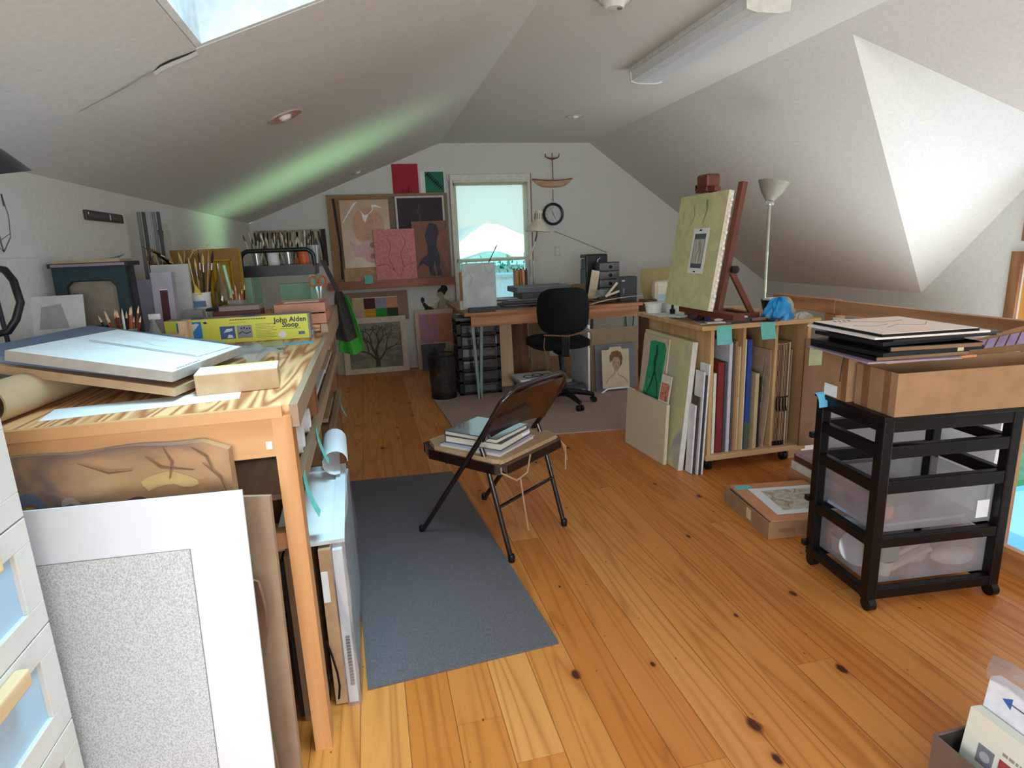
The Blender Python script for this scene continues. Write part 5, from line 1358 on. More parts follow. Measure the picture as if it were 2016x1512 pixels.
# portrait and panels leaning at the right under the desk end
b = sheet(.47, .58, .012, mat('taupe mount', (140, 122, 98), .8))
one('taupe_mount', b, 'plain taupe mount board leaning behind the portrait drawing', 'board', M=lean((1.955, 5.19, .009), (2.425, 5.19, .009), .06))
b = sheet(.40, .43, .012, mat('blue grey mount', (112, 114, 124), .8))
one('blue_mount', b, 'blue grey mount board directly behind the portrait drawing', 'board', M=lean((1.985, 5.155, .009), (2.385, 5.155, .009), .07))
b = sheet(.27, .36, .006, mat('portrait paper', (196, 184, 160), .8, (184, 172, 148), 10))
b.slab([(.07, .36), (.20, .36), (.19, .385), (.08, .385)], [], 0, .006, mat('portrait paper', (196, 184, 160), .8))
HB = mat('sepia hair', (116, 78, 58), .8)
b.poly([(.08, .24), (.075, .30), (.10, .34), (.15, .35), (.19, .33), (.205, .28), (.195, .22), (.175, .19), (.18, .25), (.165, .285), (.12, .29), (.10, .26)], HB)
b.poly([(.10, .26), (.12, .29), (.165, .285), (.18, .25), (.175, .19), (.15, .15), (.125, .165), (.10, .22)], mat('sepia face', (170, 140, 114), .8), -.001)
b.stroke([(.115, .235), (.135, .238)], .005, HB, -.0016).stroke([(.15, .238), (.168, .235)], .005, HB, -.0016).stroke([(.14, .225), (.137, .205), (.146, .203)], .003, HB, -.0016).stroke([(.13, .187), (.155, .187)], .004, HB, -.0016)
b.stroke([(.125, .165), (.12, .13), (.06, .09), (.03, .04)], .004, HB, -.0016).stroke([(.155, .15), (.16, .12), (.22, .09), (.25, .04)], .004, HB, -.0016)
one('portrait_drawing', b, 'small sepia portrait drawing of a head propped under the desk end', 'drawing', M=lean((2.035, 5.115, .035), (2.305, 5.115, .035), .08))
st_ = MB().beam((-.03, -.02, .0), (.04, 0, .032), .012, .012, PAPER).beam((.30, -.02, .0), (.23, 0, .032), .012, .012, PAPER).beam((.03, 0, .03), (.24, 0, .03), .012, .012, PAPER)
one('picture_stand', st_, 'little white stand holding the portrait drawing', 'stand', (2.035, 5.09, .009))
one('edge_panel', MB().box(0, .02, 0, .5, 0, .62, PAPER), 'white panel seen edge on left of the taupe mount', 'panel', (1.925, 5.20, .009))
one('corner_post', MB().box(0, .06, 0, .02, 0, .95, PAPER), 'narrow white board standing behind the right desk corner', 'board', (2.66, 6.05, .002))
one('storage_box', MB().box(0, .60, 0, .34, 0, .79, KRAFTD, .006).box(-.001, .601, .1, .14, 0, .791, mat('box tape', (150, 116, 84), .4)), 'tall brown storage carton beyond the right end of the desk', 'carton', (2.64, 5.32, .001))
b = MB().grid(lambda u, v: (u * .50, .06 * math.sin(PI * v) + .0, v * .30), 10, 8, mat('olive tan sheet', (168, 150, 100), .8), True, .003)
one('bent_card', b, 'olive tan card bowing on the brown storage carton behind the ivory case', 'card', M=lean((2.66, 5.56, .796), (3.16, 5.56, .796), .25))
b = MB().box(0, .26, 0, .10, 0, .19, mat('ivory plush box', (216, 208, 188), .8, (204, 196, 176), 30), .045)
one('ivory_case', b, 'rounded ivory case in front of the bowed olive card', 'case', (2.66, 5.36, .7925), (0, 0, -.02))

# ------------------------------------------------------------------ office chair
oc = thing('office_chair', 'black swivel office chair at the desk, its back to the room', 'chair', (1.56, 4.84, .0085))
BF = mat('black upholstery', (9, 10, 12), .9, (13, 14, 16), 120, bump=.15, spec=.2)
def padded(x0, x1, y0, y1, z0, z1, r, m, taper=0, bow=0):
    b = MB()
    N = 28
    rows = []
    hx, hz = (x1 - x0) / 2, (z1 - z0) / 2
    for k, (f, yy) in enumerate(((.0, y0 + .0), (.8, y0), (1, y0 + .02), (1, y1 - .02), (.85, y1), (.0, y1))):
        ring = []
        for j in range(N):
            a = 2 * PI * j / N
            c, s_ = math.cos(a), math.sin(a)
            e = .42
            px = math.copysign(abs(c) ** e, c) * hx * f
            pz = math.copysign(abs(s_) ** e, s_) * hz * f
            px *= 1 - taper * (pz / hz) ** 2 * .5
            ring.append(((x0 + x1) / 2 + px, yy + bow * (px / hx) ** 2, (z0 + z1) / 2 + pz))
        rows += ring
    b.add(rows, [(k * N + j, k * N + (j + 1) % N, (k + 1) * N + (j + 1) % N, (k + 1) * N + j) for k in range(5) for j in range(N)], m, True)
    return b
padded(-.225, .225, -.13, -.05, .63, 1.005, .1, BF, .25, .05).build('backrest', oc)
sb_ = padded(-.25, .25, -.045, .045, -.24, .24, .1, BF)
so_ = sb_.build('seat', oc, (0, .14, .53), (PI / 2, 0, 0))
MB().box(-.035, .035, -.10, -.075, .44, .72, BLACKP, .006).box(-.035, .035, -.10, .16, .43, .45, BLACKP, .006).build('back_bracket', oc)
MB().tube([(0, 0, .09), (0, 0, .30)], .032, BLACKP, 14).tube([(0, 0, .29), (0, .05, .45)], [.024, .022], BLACKP, 12).build('gas_column', oc)
for i in range(5):
    a = -1.35 + i * 2 * PI / 5
    c, s_ = math.cos(a), math.sin(a)
    l = MB().tube([(0, 0, .11), (.12 * c, .12 * s_, .105), (.27 * c, .27 * s_, .07)], [.034, .026, .018], BLACKP, 10)
    o = l.build('base_leg', oc)
    w_ = MB()
    for k in (-.016, .016):
        p0 = V((.27 * c - s_ * (k - .01), .27 * s_ + c * (k - .01), .026)); p1 = V((.27 * c - s_ * (k + .01), .27 * s_ + c * (k + .01), .026))
        w_.tube([p0, p1], .026, BLACKP, 14)
    w_.tube([(.27 * c, .27 * s_, .026), (.27 * c, .27 * s_, .075)], .008, BLACKP, 8)
    w_.build('caster', o)
sg = MB().tube([(-.20, -.16, .62), (-.21, -.165, .54), (-.17, -.15, .40), (-.185, -.15, .33)], .004, mat('leather strap', (120, 86, 58), .7), 6)
sg.tube([(-.20, -.135, .635), (0, -.145, .615), (.20, -.135, .64)], .006, mat('leather strap', (120, 86, 58), .7), 6)
sg.tube([(.19, -.12, .66), (.22, -.13, .60), (.20, -.13, .50)], .005, mat('leather strap', (120, 86, 58), .7), 6)
one('bag_strap', sg, 'tan leather straps looped around the office chair back', 'strap', (1.56, 4.84, .0085))

# ------------------------------------------------------------------ folding chair with books
def chair_local():
    fd, sd = V((-.626, .78, 0)).normalized(), V((.785, .62, 0)).normalized()
    M = MX((sd, fd, V((0, 0, 1)))).transposed().to_4x4()
    M.translation = V((.154, 2.799, .0085))
    return M
CM = chair_local()
fc_ = thing('folding_chair', 'dark brown steel folding chair with a tan pad, half on the blue rug', 'chair', M=CM)
BRC = mat('dark brown enamel', (34, 22, 20), .22, (28, 18, 16), 20, coat=.4)
W_ = .475
TUBE = [(0, 0, 0), (0, -.335, .44), (0, -.445, .585), (0, -.545, .73), (.03, -.567, .765), (.075, -.575, .785)]
pts = TUBE + [(W_ - .075, -.575, .785), (W_ - .03, -.567, .765), (W_, -.545, .73), (W_, -.445, .585), (W_, -.335, .44), (W_, 0, 0)]
MB().tube(pts, .0125, BRC, 12).build('front_frame', fc_)
for x in (.025, W_ - .025):
    MB().tube([(x, -.545, 0), (x, -.42, .45), (x, -.40, .50)], .0115, BRC, 12).build('rear_leg', fc_)
for x, y in ((0, 0), (W_, 0), (.025, -.545), (W_ - .025, -.545)):
    MB().lathe([(0, -.008), (.014, -.008), (.0155, .0), (.0155, .022), (.0125, .028)], BLACKP, n=14).build('foot_cap', fc_, (x, y, .0))
MB().tube([(.025, -.482, .235), (W_ - .025, -.482, .235)], .008, BRC, 8).build('crossbar', fc_)
b = MB().grid(lambda u, v: (.004 + u * (W_ - .008), -.43 - .118 * v * 1.12 - .035 * math.sin(PI * u) * (.5 + .5 * v) , .565 + .205 * v - .02 * (abs(2 * u - 1) ** 3) * v + .03 * (1 - v) * (abs(2 * u - 1) ** 2) * -1), 18, 8, BRC, True, .012)
b.build('backrest', fc_)
seat = MB().slab([(.0 + .03, -.54), (W_ - .03, -.54), (W_ + .005, -.50), (W_ + .01, -.10), (W_ - .05, -.005), (W_ * .5, .01), (.05, -.005), (-.01, -.10), (-.005, -.50)], [], .405, .445, BRC, XY)
so2 = seat.build('seat', fc_)
bv = so2.modifiers.new('round', 'BEVEL'); bv.width = .015; bv.segments = 3
for x in (.012, W_ - .03):
    MB().box(x, x + .018, -.47, -.36, .40, .444, BRC, .004).build('hinge_plate', fc_)
pad = MB().slab([(.03, -.515), (W_ - .03, -.515), (W_ - .01, -.47), (W_ - .008, -.12), (W_ - .06, -.035), (.06, -.035), (.008, -.12), (.01, -.47)], [], 0, .018, mat('tan seat pad', (178, 146, 112), .9, (166, 134, 100), 60, bump=.2), XY)
po = pad.build('seat_pad', None, M=CM @ MX.Translation((0, 0, .4462)))
bv = po.modifiers.new('round', 'BEVEL'); bv.width = .008; bv.segments = 3
tag(po, 'tan cushion tied on the folding chair seat', 'cushion')
TIE = mat('pad tie tan', (170, 138, 104), .8)
MB().tube([(.03, -.50, .012), (-.0, -.53, -.03), (.06, -.565, -.075), (.13, -.57, -.06), (.19, -.545, .0)], .004, TIE, 6).tube([(.085, -.565, -.07), (.10, -.57, -.20), (.13, -.565, -.34)], .004, TIE, 6).tube([(W_ - .02, -.50, .012), (W_ + .01, -.54, -.05), (W_ - .01, -.55, -.16)], .004, TIE, 6).tube([(W_, -.53, -.03), (W_ + .02, -.54, -.12)], .004, TIE, 6).build('pad_tie', po)
def book(name, label, w_, d_, t, cov, loc, deg, spine=None, extra=None):
    b = MB().box(0, w_, 0, d_, 0, .003, cov).box(0, w_, 0, d_, t - .003, t, cov).box(0, .004, 0, d_, 0, t, spine or cov)
    b.box(.004, w_ - .006, .005, d_ - .005, .003, t - .003, mat('book pages', (212, 206, 192), .8, (196, 190, 176), 200, (.1, .1, 20)))
    if extra:
        extra(b)
    return one(name, b, label, 'book', loc, (0, 0, math.radians(deg)))
BK1 = mat('pale lilac cover', (190, 182, 204), .4)
BK2 = mat('glossy grey photo cover', (132, 142, 144), .12, (84, 92, 90), 5, coat=1.0)
BK3 = mat('slate spine', (78, 84, 90), .35)
a0 = math.degrees(math.atan2(-.785, .62))
def onseat(x, y, z):
    p = CM @ V((x, y, z))
    return (p.x, p.y, p.z)
book('book', 'thin lilac book at the bottom of the pile on the folding chair', .335, .30, .022, BK1, (.262, 2.69, .4655), -46, BK1)
book('book', 'thick book with a slate spine in the middle of the chair pile', .31, .275, .034, BK3, (.285, 2.70, .488), -44, BK3, lambda b: b.box(-.001, .001, .03, .10, .008, .026, PAPER).box(.3, .311, .20, .26, .01, .024, PAPER))
book('book', 'glossy grey picture book on top of the chair pile', .30, .26, .022, BK3, (.285, 2.705, .5226), -47, BK3, lambda b: b.box(.004, .297, .004, .256, .0215, .0226, BK2))
# ------------------------------------------------------------------ railing at the stair opening
RW = wood('oak brown rail', (176, 126, 86), (150, 102, 66), 1, 9, .5)
RV = wood('oak brown post', (170, 122, 82), (146, 98, 62), 2, 9, .5)
rl = thing('railing', 'brown wooden railing along the stair opening behind the cabinet', 'railing', (2.66, 2.5, 0))
MB().box(-.022, .022, -2.2, 1.05, .905, .985, RW, .004).build('top_rail', rl)
MB().box(-.026, .026, .50, 1.06, .905, .99, RW, .004).build('rail_sleeve', rl)
for y in (.52, -.55, -1.9):
    MB().box(-.035, .03, y - .045, y + .045, -.2, .905, RV, .003).build('post', rl)
tc_ = thing('torchiere', 'slim white floor lamp with an upturned bowl shade behind the railing', 'lamp', (2.93, 4.06, 0))
LWH = mat('ivory lamp enamel', (160, 158, 150), .5)
MB().lathe([(0, 0), (.13, .0), (.135, .012), (.04, .03), (.014, .05)], LWH, n=28).build('base', tc_)
MB().tube([(0, 0, .04), (0, 0, 1.60)], .0115, LWH, 12).build('pole', tc_)
b = MB().open_lathe([(.03, 0), (.045, .02), (.075, .06), (.11, .135), (.106, .135), (.07, .062), (.03, .01)], mat('shade greige glass', (150, 147, 134), .5), n=32)
b.build('shade', tc_, (.0, 0, 1.615), (.0, .20, 0))
MB().lathe([(0, 0), (.03, .0), (.034, .02), (.02, .045), (0, .05)], glassy('lamp fitting glass', (240, 240, 236), .3, .05, .3), n=18).build('fitting', tc_, (0, 0, 1.58))

# ------------------------------------------------------------------ painting rack on casters
BIR = wood('birch ply', (206, 170, 122), (190, 152, 104), 2, 7, .6)
BIRX = wood('birch ply across', (204, 168, 122), (188, 150, 104), 0, 7, .6)
rk = thing('painting_rack', 'plywood painting rack on casters with three slots of upright boards', 'rack', (1.87, 3.05, 0))
MB().box(-.075, .70, -.03, .82, .862, .888, BIRX, .003).build('top', rk)
MB().box(.0, .022, .0, .78, .085, .862, BIR).build('side_panel', rk)
MB().box(.638, .66, .0, .78, .085, .862, BIR).build('side_panel', rk)
for x in (.222, .435):
    MB().box(x, x + .018, .02, .78, .11, .862, BIR).build('divider', rk)
MB().box(-.01, .67, -.01, .80, .075, .108, BIRX, .004).build('bottom', rk)
MB().box(.0, .66, .775, .785, .108, .862, BIRX).build('back_panel', rk)
for x in (.04, .56):
    for y in (.04, .72):
        c = MB().box(x - .022, x + .022, y - .025, y + .025, .068, .075, STEEL)
        c.tube([(x - .012, y + .012, .031), (x + .012, y + .012, .031)], .031, BLACKP, 18).box(x - .018, x - .014, y - .005, y + .02, .03, .07, STEEL).box(x + .014, x + .018, y - .005, y + .02, .03, .07, STEEL)
        c.build('caster', rk)
one('wood_block', MB().box(0, .10, 0, .18, 0, .06, BIRX), 'wooden offcut on the floor under the right end of the painting rack', 'block', (2.47, 3.10, .001), (0, 0, .1))
def rx(px): return 1.903 + (px - 1398) * .00353
SL = [  # pixel-free list: left x, right x, top z, colour, second colour, lean, label
    (1.912, 1.930, .60, (226, 222, 214), 'thin white board first in the left slot of the rack'),
    (1.938, 1.978, .66, (128, 42, 42), 'dark red board in the left slot of the rack'),
    (1.986, 2.003, .66, (84, 80, 84), 'charcoal board right of the red one in the rack'),
    (2.008, 2.028, .775, (204, 206, 218), 'tall white panel in the left slot of the rack'),
    (2.032, 2.046, .77, (92, 82, 80), 'taupe dark board behind the tall white panel in the rack'),
    (2.050, 2.064, .78, (162, 124, 88), 'tallest tan board in the left slot of the rack'),
    (2.068, 2.078, .745, (206, 158, 106), 'orange tan board near the first divider in the rack'),
    (2.081, 2.090, .745, (216, 202, 168), 'cream board against the first divider in the rack'),
    (2.114, 2.126, .785, (230, 230, 226), 'white board first in the middle slot of the rack'),
    (2.190, 2.214, .575, (204, 186, 146), 'short cream board in the middle slot of the rack'),
    (2.219, 2.232, .55, (30, 30, 34), 'short black folio in the middle slot of the rack'),
    (2.330, 2.344, .745, (176, 140, 98), 'first kraft folio in the right slot of the rack'),
    (2.350, 2.366, .745, (150, 112, 82), 'second brown folio with black ties in the right slot of the rack'),
    (2.372, 2.388, .745, (176, 148, 116), 'third tan folio with black ties in the right slot of the rack'),
    (2.394, 2.408, .745, (150, 112, 82), 'fourth brown folio with black ties in the right slot of the rack'),
    (2.413, 2.424, .745, (214, 196, 164), 'pale folio fifth in the right slot of the rack'),
    (2.430, 2.438, .70, (160, 138, 112), 'thin drab sheet sixth in the right slot of the rack')]
rr = random.Random(4)
for i, (x0, x1, zt_, c, n) in enumerate(SL):
    m = mat('rack board %d' % i, c, .7)
    b = MB().box(0, x1 - x0, 0, .60, 0, zt_ - .109, m)
    if 'ties' in n or 'first kraft' in n:
        w_ = x1 - x0
        b.tube([(w_ / 2, -.004, .30), (w_ / 2 - .006, -.012, .26), (w_ / 2 + .004, -.010, .22)], .004, BLACKP, 5)
        b.tube([(w_ / 2, -.004, .305), (w_ + .004, -.010, .31)], .005, BLACKP, 5)
        b.box(-.0004, w_ + .0004, -.001, .05, .0, .03, BLACKP)
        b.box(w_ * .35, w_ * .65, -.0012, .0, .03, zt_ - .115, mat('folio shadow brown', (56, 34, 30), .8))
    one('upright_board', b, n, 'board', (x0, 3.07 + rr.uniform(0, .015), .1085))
bb = MB().box(0, .026, 0, .60, 0, .675, mat('cobalt blue board', (48, 74, 150), .6)).box(-.0004, .0264, -.0006, .60, 0, .17, mat('dull green board foot', (82, 100, 88), .7))
one('upright_board', bb, 'blue board with a green foot in the middle slot of the rack', 'board', (2.130, 3.07, .1085))
b = MB().slab([(0, 0), (.028, 0), (.028, .58), (.024, .60), (.015, .615), (0, .62)], [], 0, .5, mat('dark olive frame', (70, 72, 62), .6))
one('upright_board', b, 'dark olive frame with a rounded corner in the middle slot of the rack', 'frame', (2.159, 3.20, .1085))
b = MB().grid(lambda u, v: (.006 * math.sin(14 * v) + .012 * (1 - v) + u * .012, u * .02 + .02 * math.sin(5 * v), v * .56), 4, 24, mat('scuffed pale sheet', (176, 168, 152), .8, (90, 84, 80), 20), True, .003)
one('ragged_sheet', b, 'ragged pale grey sheet bulging from the middle slot of the rack', 'sheet', (2.236, 3.075, .1085))
b = MB().grid(lambda u, v: (.03 * math.sin(2.2 * v) * (1 - .6 * u) + .010 * u, u * .4, v * .60), 6, 14, mat('beige curled board', (206, 176, 148), .8), True, .004)
one('curled_board', b, 'beige board curling outward beside the second divider of the rack', 'board', (2.266, 3.08, .1085))
b = MB().box(0, .145, 0, .014, 0, .66, mat('big brown board', (132, 100, 74), .8, (122, 92, 66), 9))
b.rect(.025, .115, .50, .62, mat('pale green note', (176, 182, 144), .7), -.002)
b.stroke([(.035, .595), (.08, .598)], .006, mat('note ink', (140, 150, 120), .7), -.0026)
one('big_brown_board', b, 'big brown board with a pale green note at the right end of the rack', 'board', M=lean((2.475, 3.02, .108), (2.62, 3.0, .108), .0))
hang_note('sticky_note', (1.885, 3.018, .884), TEAL, 'teal note hanging from the rack top over the left slot', .095, .105, curl=.012)
hang_note('sticky_note', (2.165, 3.018, .886), TEAL, 'teal note curling from the rack top over the middle slot', .095, .095, curl=.02)
one('tape_strip', MB().box(0, .03, 0, .003, 0, .03, mat('red tape', (160, 44, 40), .6)), 'small red tape tab on the front left edge of the rack top', 'tape', M=frame((1.803, 3.06, .858), (.3, -1, 0), (0, 0, 1)))

# boards leaning on the left side of the rack
b = sheet(.49, .385, .022, mat('raw beige canvas', (206, 188, 164), .85, (196, 178, 152), 120, bump=.1), mat('raw canvas side', (214, 198, 174), .85))
one('blank_canvas', b, 'blank beige canvas in front of the boards leaning on the rack', 'canvas', M=lean((1.65, 3.735, .002), (1.69, 3.245, .002), .045))
b = sheet(.62, .785, .034, paint('lime grey abstract', [(176, 176, 176), (190, 190, 140), (202, 200, 150), (160, 160, 164)], 5.5, .7, .6, (1, 1, .5)), mat('white board side', (216, 214, 208), .7))
one('abstract_panel', b, 'tall lime and grey abstract panel leaning on the rack', 'painting', M=lean((1.726, 3.75, .002), (1.726, 3.13, .002), .10))
b = sheet(.35, .765, .008, mat('cream drawing paper', (206, 192, 170), .8))
GF = paint('emerald wash', [(28, 128, 88), (44, 160, 112), (34, 142, 100), (90, 184, 146)], 16, .6, 1.2, (1, 1, .4))
b.poly([(.06, .36), (.16, .345), (.27, .335), (.30, .40), (.31, .55), (.325, .70), (.30, .735), (.16, .735), (.10, .72), (.10, .60), (.08, .46)], GF)
DGF = mat('dark emerald', (14, 82, 58), .7)
b.stroke([(.20, .71), (.21, .66), (.19, .60), (.20, .54), (.16, .44), (.12, .38)], [.02, .03, .035, .025, .014, .008], DGF, -.002).stroke([(.20, .54), (.25, .46), (.265, .36)], [.02, .014, .008], DGF, -.002).stroke([(.09, .37), (.16, .355), (.26, .345)], .012, DGF, -.002)
one('green_figure_drawing', b, 'cream sheet with an emerald green figure leaning on the abstract panel', 'drawing', M=lean((1.715, 3.735, .002), (1.715, 3.385, .002), .098))
b = sheet(.11, .17, .005, mat('small white mount', (222, 214, 204), .7))
b.rect(.01, .1, .01, .12, paint('russet sketch', [(168, 80, 54), (206, 140, 116), (150, 72, 50)], 20, .6), -.001)
one('russet_sketch', b, 'small russet picture on the top edge of the blank beige canvas', 'print', M=lean((1.706, 3.36, .389), (1.714, 3.255, .389), .16))
FRS = [((1.772, 3.125), (1.772, 3.06), .42, .010, (224, 224, 224), 'low white board edge nearest the abstract panel'), ((1.785, 3.125), (1.785, 3.05), .47, .010, (84, 66, 62), 'dark brown board behind the low white one'),
       ((1.798, 3.125), (1.798, 3.035), .62, .010, (220, 220, 222), 'white panel leaning at the front corner of the rack'), ((1.811, 3.125), (1.811, 3.03), .60, .010, (62, 62, 66), 'black framed board behind the corner white panel'),
       ((1.824, 3.125), (1.824, 3.03), .665, .010, (226, 224, 220), 'last tall white board flat against the rack corner')]
for i, (p, q, h, t, c, n) in enumerate(FRS):
    w_ = (V(q) - V(p)).length
    b = MB().box(0, w_, 0, t, 0, h, mat('corner board %d' % i, c, .7))
    if i == 3:
        b.rect(.012, w_ - .012, .012, h - .012, PAPER)
    one('leaning_board', b, n, 'board', M=lean(p + (.002,), q + (.002,), .045))

# on the rack top: table easel with its canvas
zR = .8885
EAS = wood('mahogany easel', (122, 64, 42), (94, 46, 30), 2, 9, .45)
EASX = mat('mahogany plain', (108, 56, 38), .45, (92, 46, 32), 14)
ea = thing('table_easel', 'reddish brown wooden table easel standing on the painting rack', 'easel', (2.02, 3.17, zR))
MB().beam((-.06, -.025, .02), (.075, -.025, .78), .045, .03, EAS, (1, 0, 0)).build('mast', ea)
MB().box(-.10, .22, -.03, .0, 0, .04, EASX).box(-.10, .22, .24, .275, 0, .04, EASX).box(-.10, -.06, .0, .24, .0, .04, EASX).box(.17, .21, .0, .24, 0, .04, EASX).build('base_frame', ea)
MB().beam((.02, .01, .33), (.195, .01, .03), .03, .022, EASX, (0, 1, 0)).build('strut', ea)
MB().lathe([(0, -.02), (.02, -.018), (.022, .018), (0, .02)], BLACKP, n=16, T=MX.Translation((.018, -.06, .30)) @ TY).build('knob', ea)
MB().beam((-.145, .20, .065), (-.125, -.34, .065), .07, .03, EASX).build('canvas_ledge', ea)
MB().beam((-.195, -.0, .10), (-.095, -.0, .74), .05, .022, EAS, (1, 0, 0)).build('centre_mast', ea)
hd_ = MB().box(-.17, -.085, -.055, .055, .755, .825, EASX, .012).beam((-.13, -.10, .742), (-.13, .10, .742), .035, .022, EASX).box(-.16, -.10, -.035, .035, .735, .77, EASX, .004)
hd_.beam((-.13, .12, .775), (-.13, .05, .735), .018, .016, EASX).beam((-.13, .07, .795), (-.13, .12, .75), .018, .014, EASX)
hd_.build('top_clamp', ea)
cv = sheet(.50, .635, .030, paint('lime linen', [(196, 196, 138), (206, 204, 150), (188, 190, 140), (202, 202, 156)], 9, .8, .5), mat('canvas side linen', (214, 204, 184), .8))
for i in range(22):
    z = .02 + i * .028
    cv.box(.4995, .5035 + .003 * (i % 3), .012, .028, z, z + .014, mat('canvas fold white', (228, 224, 214), .8), .0015)
GR_ = mat('grey smudge', (150, 152, 128), .8)
cv.stroke([(.30, .60), (.315, .54), (.29, .47)], [.02, .018, .006], GR_).stroke([(.17, .58), (.19, .52), (.16, .46)], [.016, .014, .006], mat('faint smudge', (176, 176, 138), .8)).stroke([(.06, .55), (.07, .50)], [.014, .006], mat('faint smudge', (176, 176, 138), .8))
cvM = frame((1.775, 3.435, .985), (.0, -1, 0), (.10, 0, .62))
one('easel_canvas', cv, 'pale lime canvas with a small photo, clamped on the table easel', 'canvas', M=cvM)
ph = sheet(.16, .25, .0015, PAPER)
ph.rect(.022, .138, .03, .22, mat('photo slate', (84, 90, 98), .5), -.0006)
ph.rect(.028, .132, .055, .19, paint('photo pale study', [(196, 198, 180), (170, 172, 158), (206, 206, 192)], 20, .5, .8, (1, 1, .3)), -.0012)
ph.stroke([(.08, .18), (.09, .14), (.07, .10), (.075, .06)], .004, GRAPH, -.002).stroke([(.10, .17), (.11, .11), (.10, .06)], .003, GRAPH, -.002)
ph.rect(.065, .085, .235, .243, BLACKP, -.002).rect(.065, .085, .006, .013, BLACKP, -.002)
one('reference_photo', ph, 'little white bordered photo taped on the lime canvas', 'photo', M=cvM @ MX.Translation((.215, -.0022, .195)))
tb_ = lambda n, loc, lab: one(n, MB().open_lathe([(0, .0), (.045, .0), (.055, .065), (.062, .066), (.062, .07), (.052, .068), (.042, .006), (0, .006)], mat('milky tub plastic', (210, 214, 206), .5), n=20, T=MX.Diagonal((1.15, .85, 1, 1))), lab, 'tub', loc)
tb_('plastic_tub', (1.865, 3.76, zR), 'milky plastic tub nearest the left edge of the rack top')
tb_('plastic_tub', (1.99, 3.72, zR), 'milky plastic tub second from the left edge of the rack top')
one('blue_card', sheet(.15, .12, .003, mat('powder blue card', (164, 194, 200), .6)).poly([(.06, .02), (.08, .02), (.078, .05), (.062, .05)], mat('dropper ink', (24, 26, 32), .5)), 'powder blue card standing behind the milky tubs', 'card', M=lean((1.93, 3.83, zR), (2.07, 3.80, zR), .2))
one('ink_dropper', MB().lathe([(.016, 0), (.018, .03), (.008, .04), (.009, .075), (0, .08)], BLACKP, n=14), 'tiny black dropper bottle beside the milky tubs', 'bottle', (1.93, 3.62, zR))
for i, (x, y, w_, d_, c, r, n) in enumerate(((1.80, 3.55, .20, .20, (196, 202, 202), .1, 'pale paper sheet at the left end of the rack top'), (1.83, 3.10, .18, .14, (190, 180, 172), -.2, 'stained paper sheet at the front corner of the rack top'), (2.02, 3.06, .22, .10, (96, 84, 84), .1, 'dark palette card on the rack top by the brushes'), (2.03, 3.32, .14, .08, (44, 96, 128), .2, 'dark blue cloth swatch under the easel'))):
    one('paper_scrap', MB().box(0, w_, 0, d_, 0, .003 + .002 * i, mat('rack scrap %d' % i, c, .7)), n, 'paper', (x, y, zR), (0, 0, r))
for i, (x, y, a, l, c, n) in enumerate(((1.86, 3.20, .3, .12, (40, 38, 40), 'short black tube on the rack top'), (1.93, 3.12, -.1, .16, (214, 208, 200), 'white paint tube on the rack top'), (1.98, 3.10, .1, .15, (92, 60, 60), 'brown handled brush on the rack top'), (2.02, 3.05, .05, .17, (34, 34, 38), 'black handled brush at the rack top front'), (1.97, 3.17, .5, .10, (60, 64, 96), 'navy paint tube on the rack top'), (2.0, 3.09, -.2, .14, (180, 176, 172), 'grey palette knife on the rack top'))):
    one('paint_tool', MB().tube([(0, 0, 0), (l * .7, 0, .002), (l, 0, .0)], [.009, .010, .005], mat('tool %d' % i, c, .4), 10), n, 'tool', (x, y, zR + .016), (0, 0, a))
one('black_dish', MB().open_lathe([(0, 0), (.05, .0), (.065, .02), (.068, .02), (.05, .006), (0, .006)], mat('dish dark', (40, 38, 42), .3), n=22), 'low black dish at the front of the rack top', 'dish', (2.255, 3.055, zR))
CLU = [(1.84, 3.36, .07, .10, .012, (186, 196, 196), .3, 'pale blue folded tissue near the left edge of the rack top'), (1.90, 3.28, .05, .05, .03, (96, 78, 76), .2, 'small brown pot lid by the easel ledge'),
       (1.85, 3.06, .12, .05, .006, (226, 224, 220), -.25, 'white strip of paper at the front rack corner'), (1.95, 3.03, .16, .045, .010, (70, 58, 66), .06, 'dark mauve palette strip along the rack front'),
       (2.12, 3.035, .10, .04, .014, (122, 92, 96), -.1, 'rosy paint box lid along the rack front'), (1.90, 3.13, .05, .03, .03, (50, 54, 92), .5, 'navy ink pad by the white paint tube'),
       (2.08, 3.085, .06, .03, .022, (212, 210, 206), .3, 'white eraser block before the easel')]
for x, y, w_, d_, h, c, r, n in CLU:
    one('studio_scrap', MB().box(0, w_, 0, d_, 0, h, mat('scrap %d %d' % (c[0], c[1]), c, .6), .002), n, 'art supply', (x, y, zR + .0095), (0, 0, r))
def blob(fn, m, n=28, k=14, thick=0):
    return MB().grid(fn, n, k, m, True)
def heap(name, label, m, loc, rx_, ry_, rz_, seed, cat):
    q = random.Random(seed)
    ph_ = [q.uniform(0, 6) for _ in range(6)]
    def fn(u, v):
        a, t = 2 * PI * u, v
        r = (1 - t) ** .45
        w_ = 1 + .16 * math.sin(3 * a + ph_[0]) + .12 * math.sin(7 * a + 4 * t + ph_[1]) + .07 * math.sin(13 * a - 6 * t + ph_[2])
        h = t ** .8 * (1 + .22 * math.sin(4 * a + ph_[3]) * (1 - t) + .1 * math.sin(9 * a + ph_[4]))
        return (rx_ * r * w_ * math.cos(a), ry_ * r * w_ * math.sin(a), rz_ * h)
    return one(name, MB().grid(fn, 40, 14, m, True), label, cat, loc)
heap('plastic_bag', 'crumpled bright blue plastic bag on the rack top', mat('sky blue plastic', (36, 144, 204), .35, (28, 126, 190), 14), (2.345, 3.11, zR), .088, .078, .12, 1, 'bag')
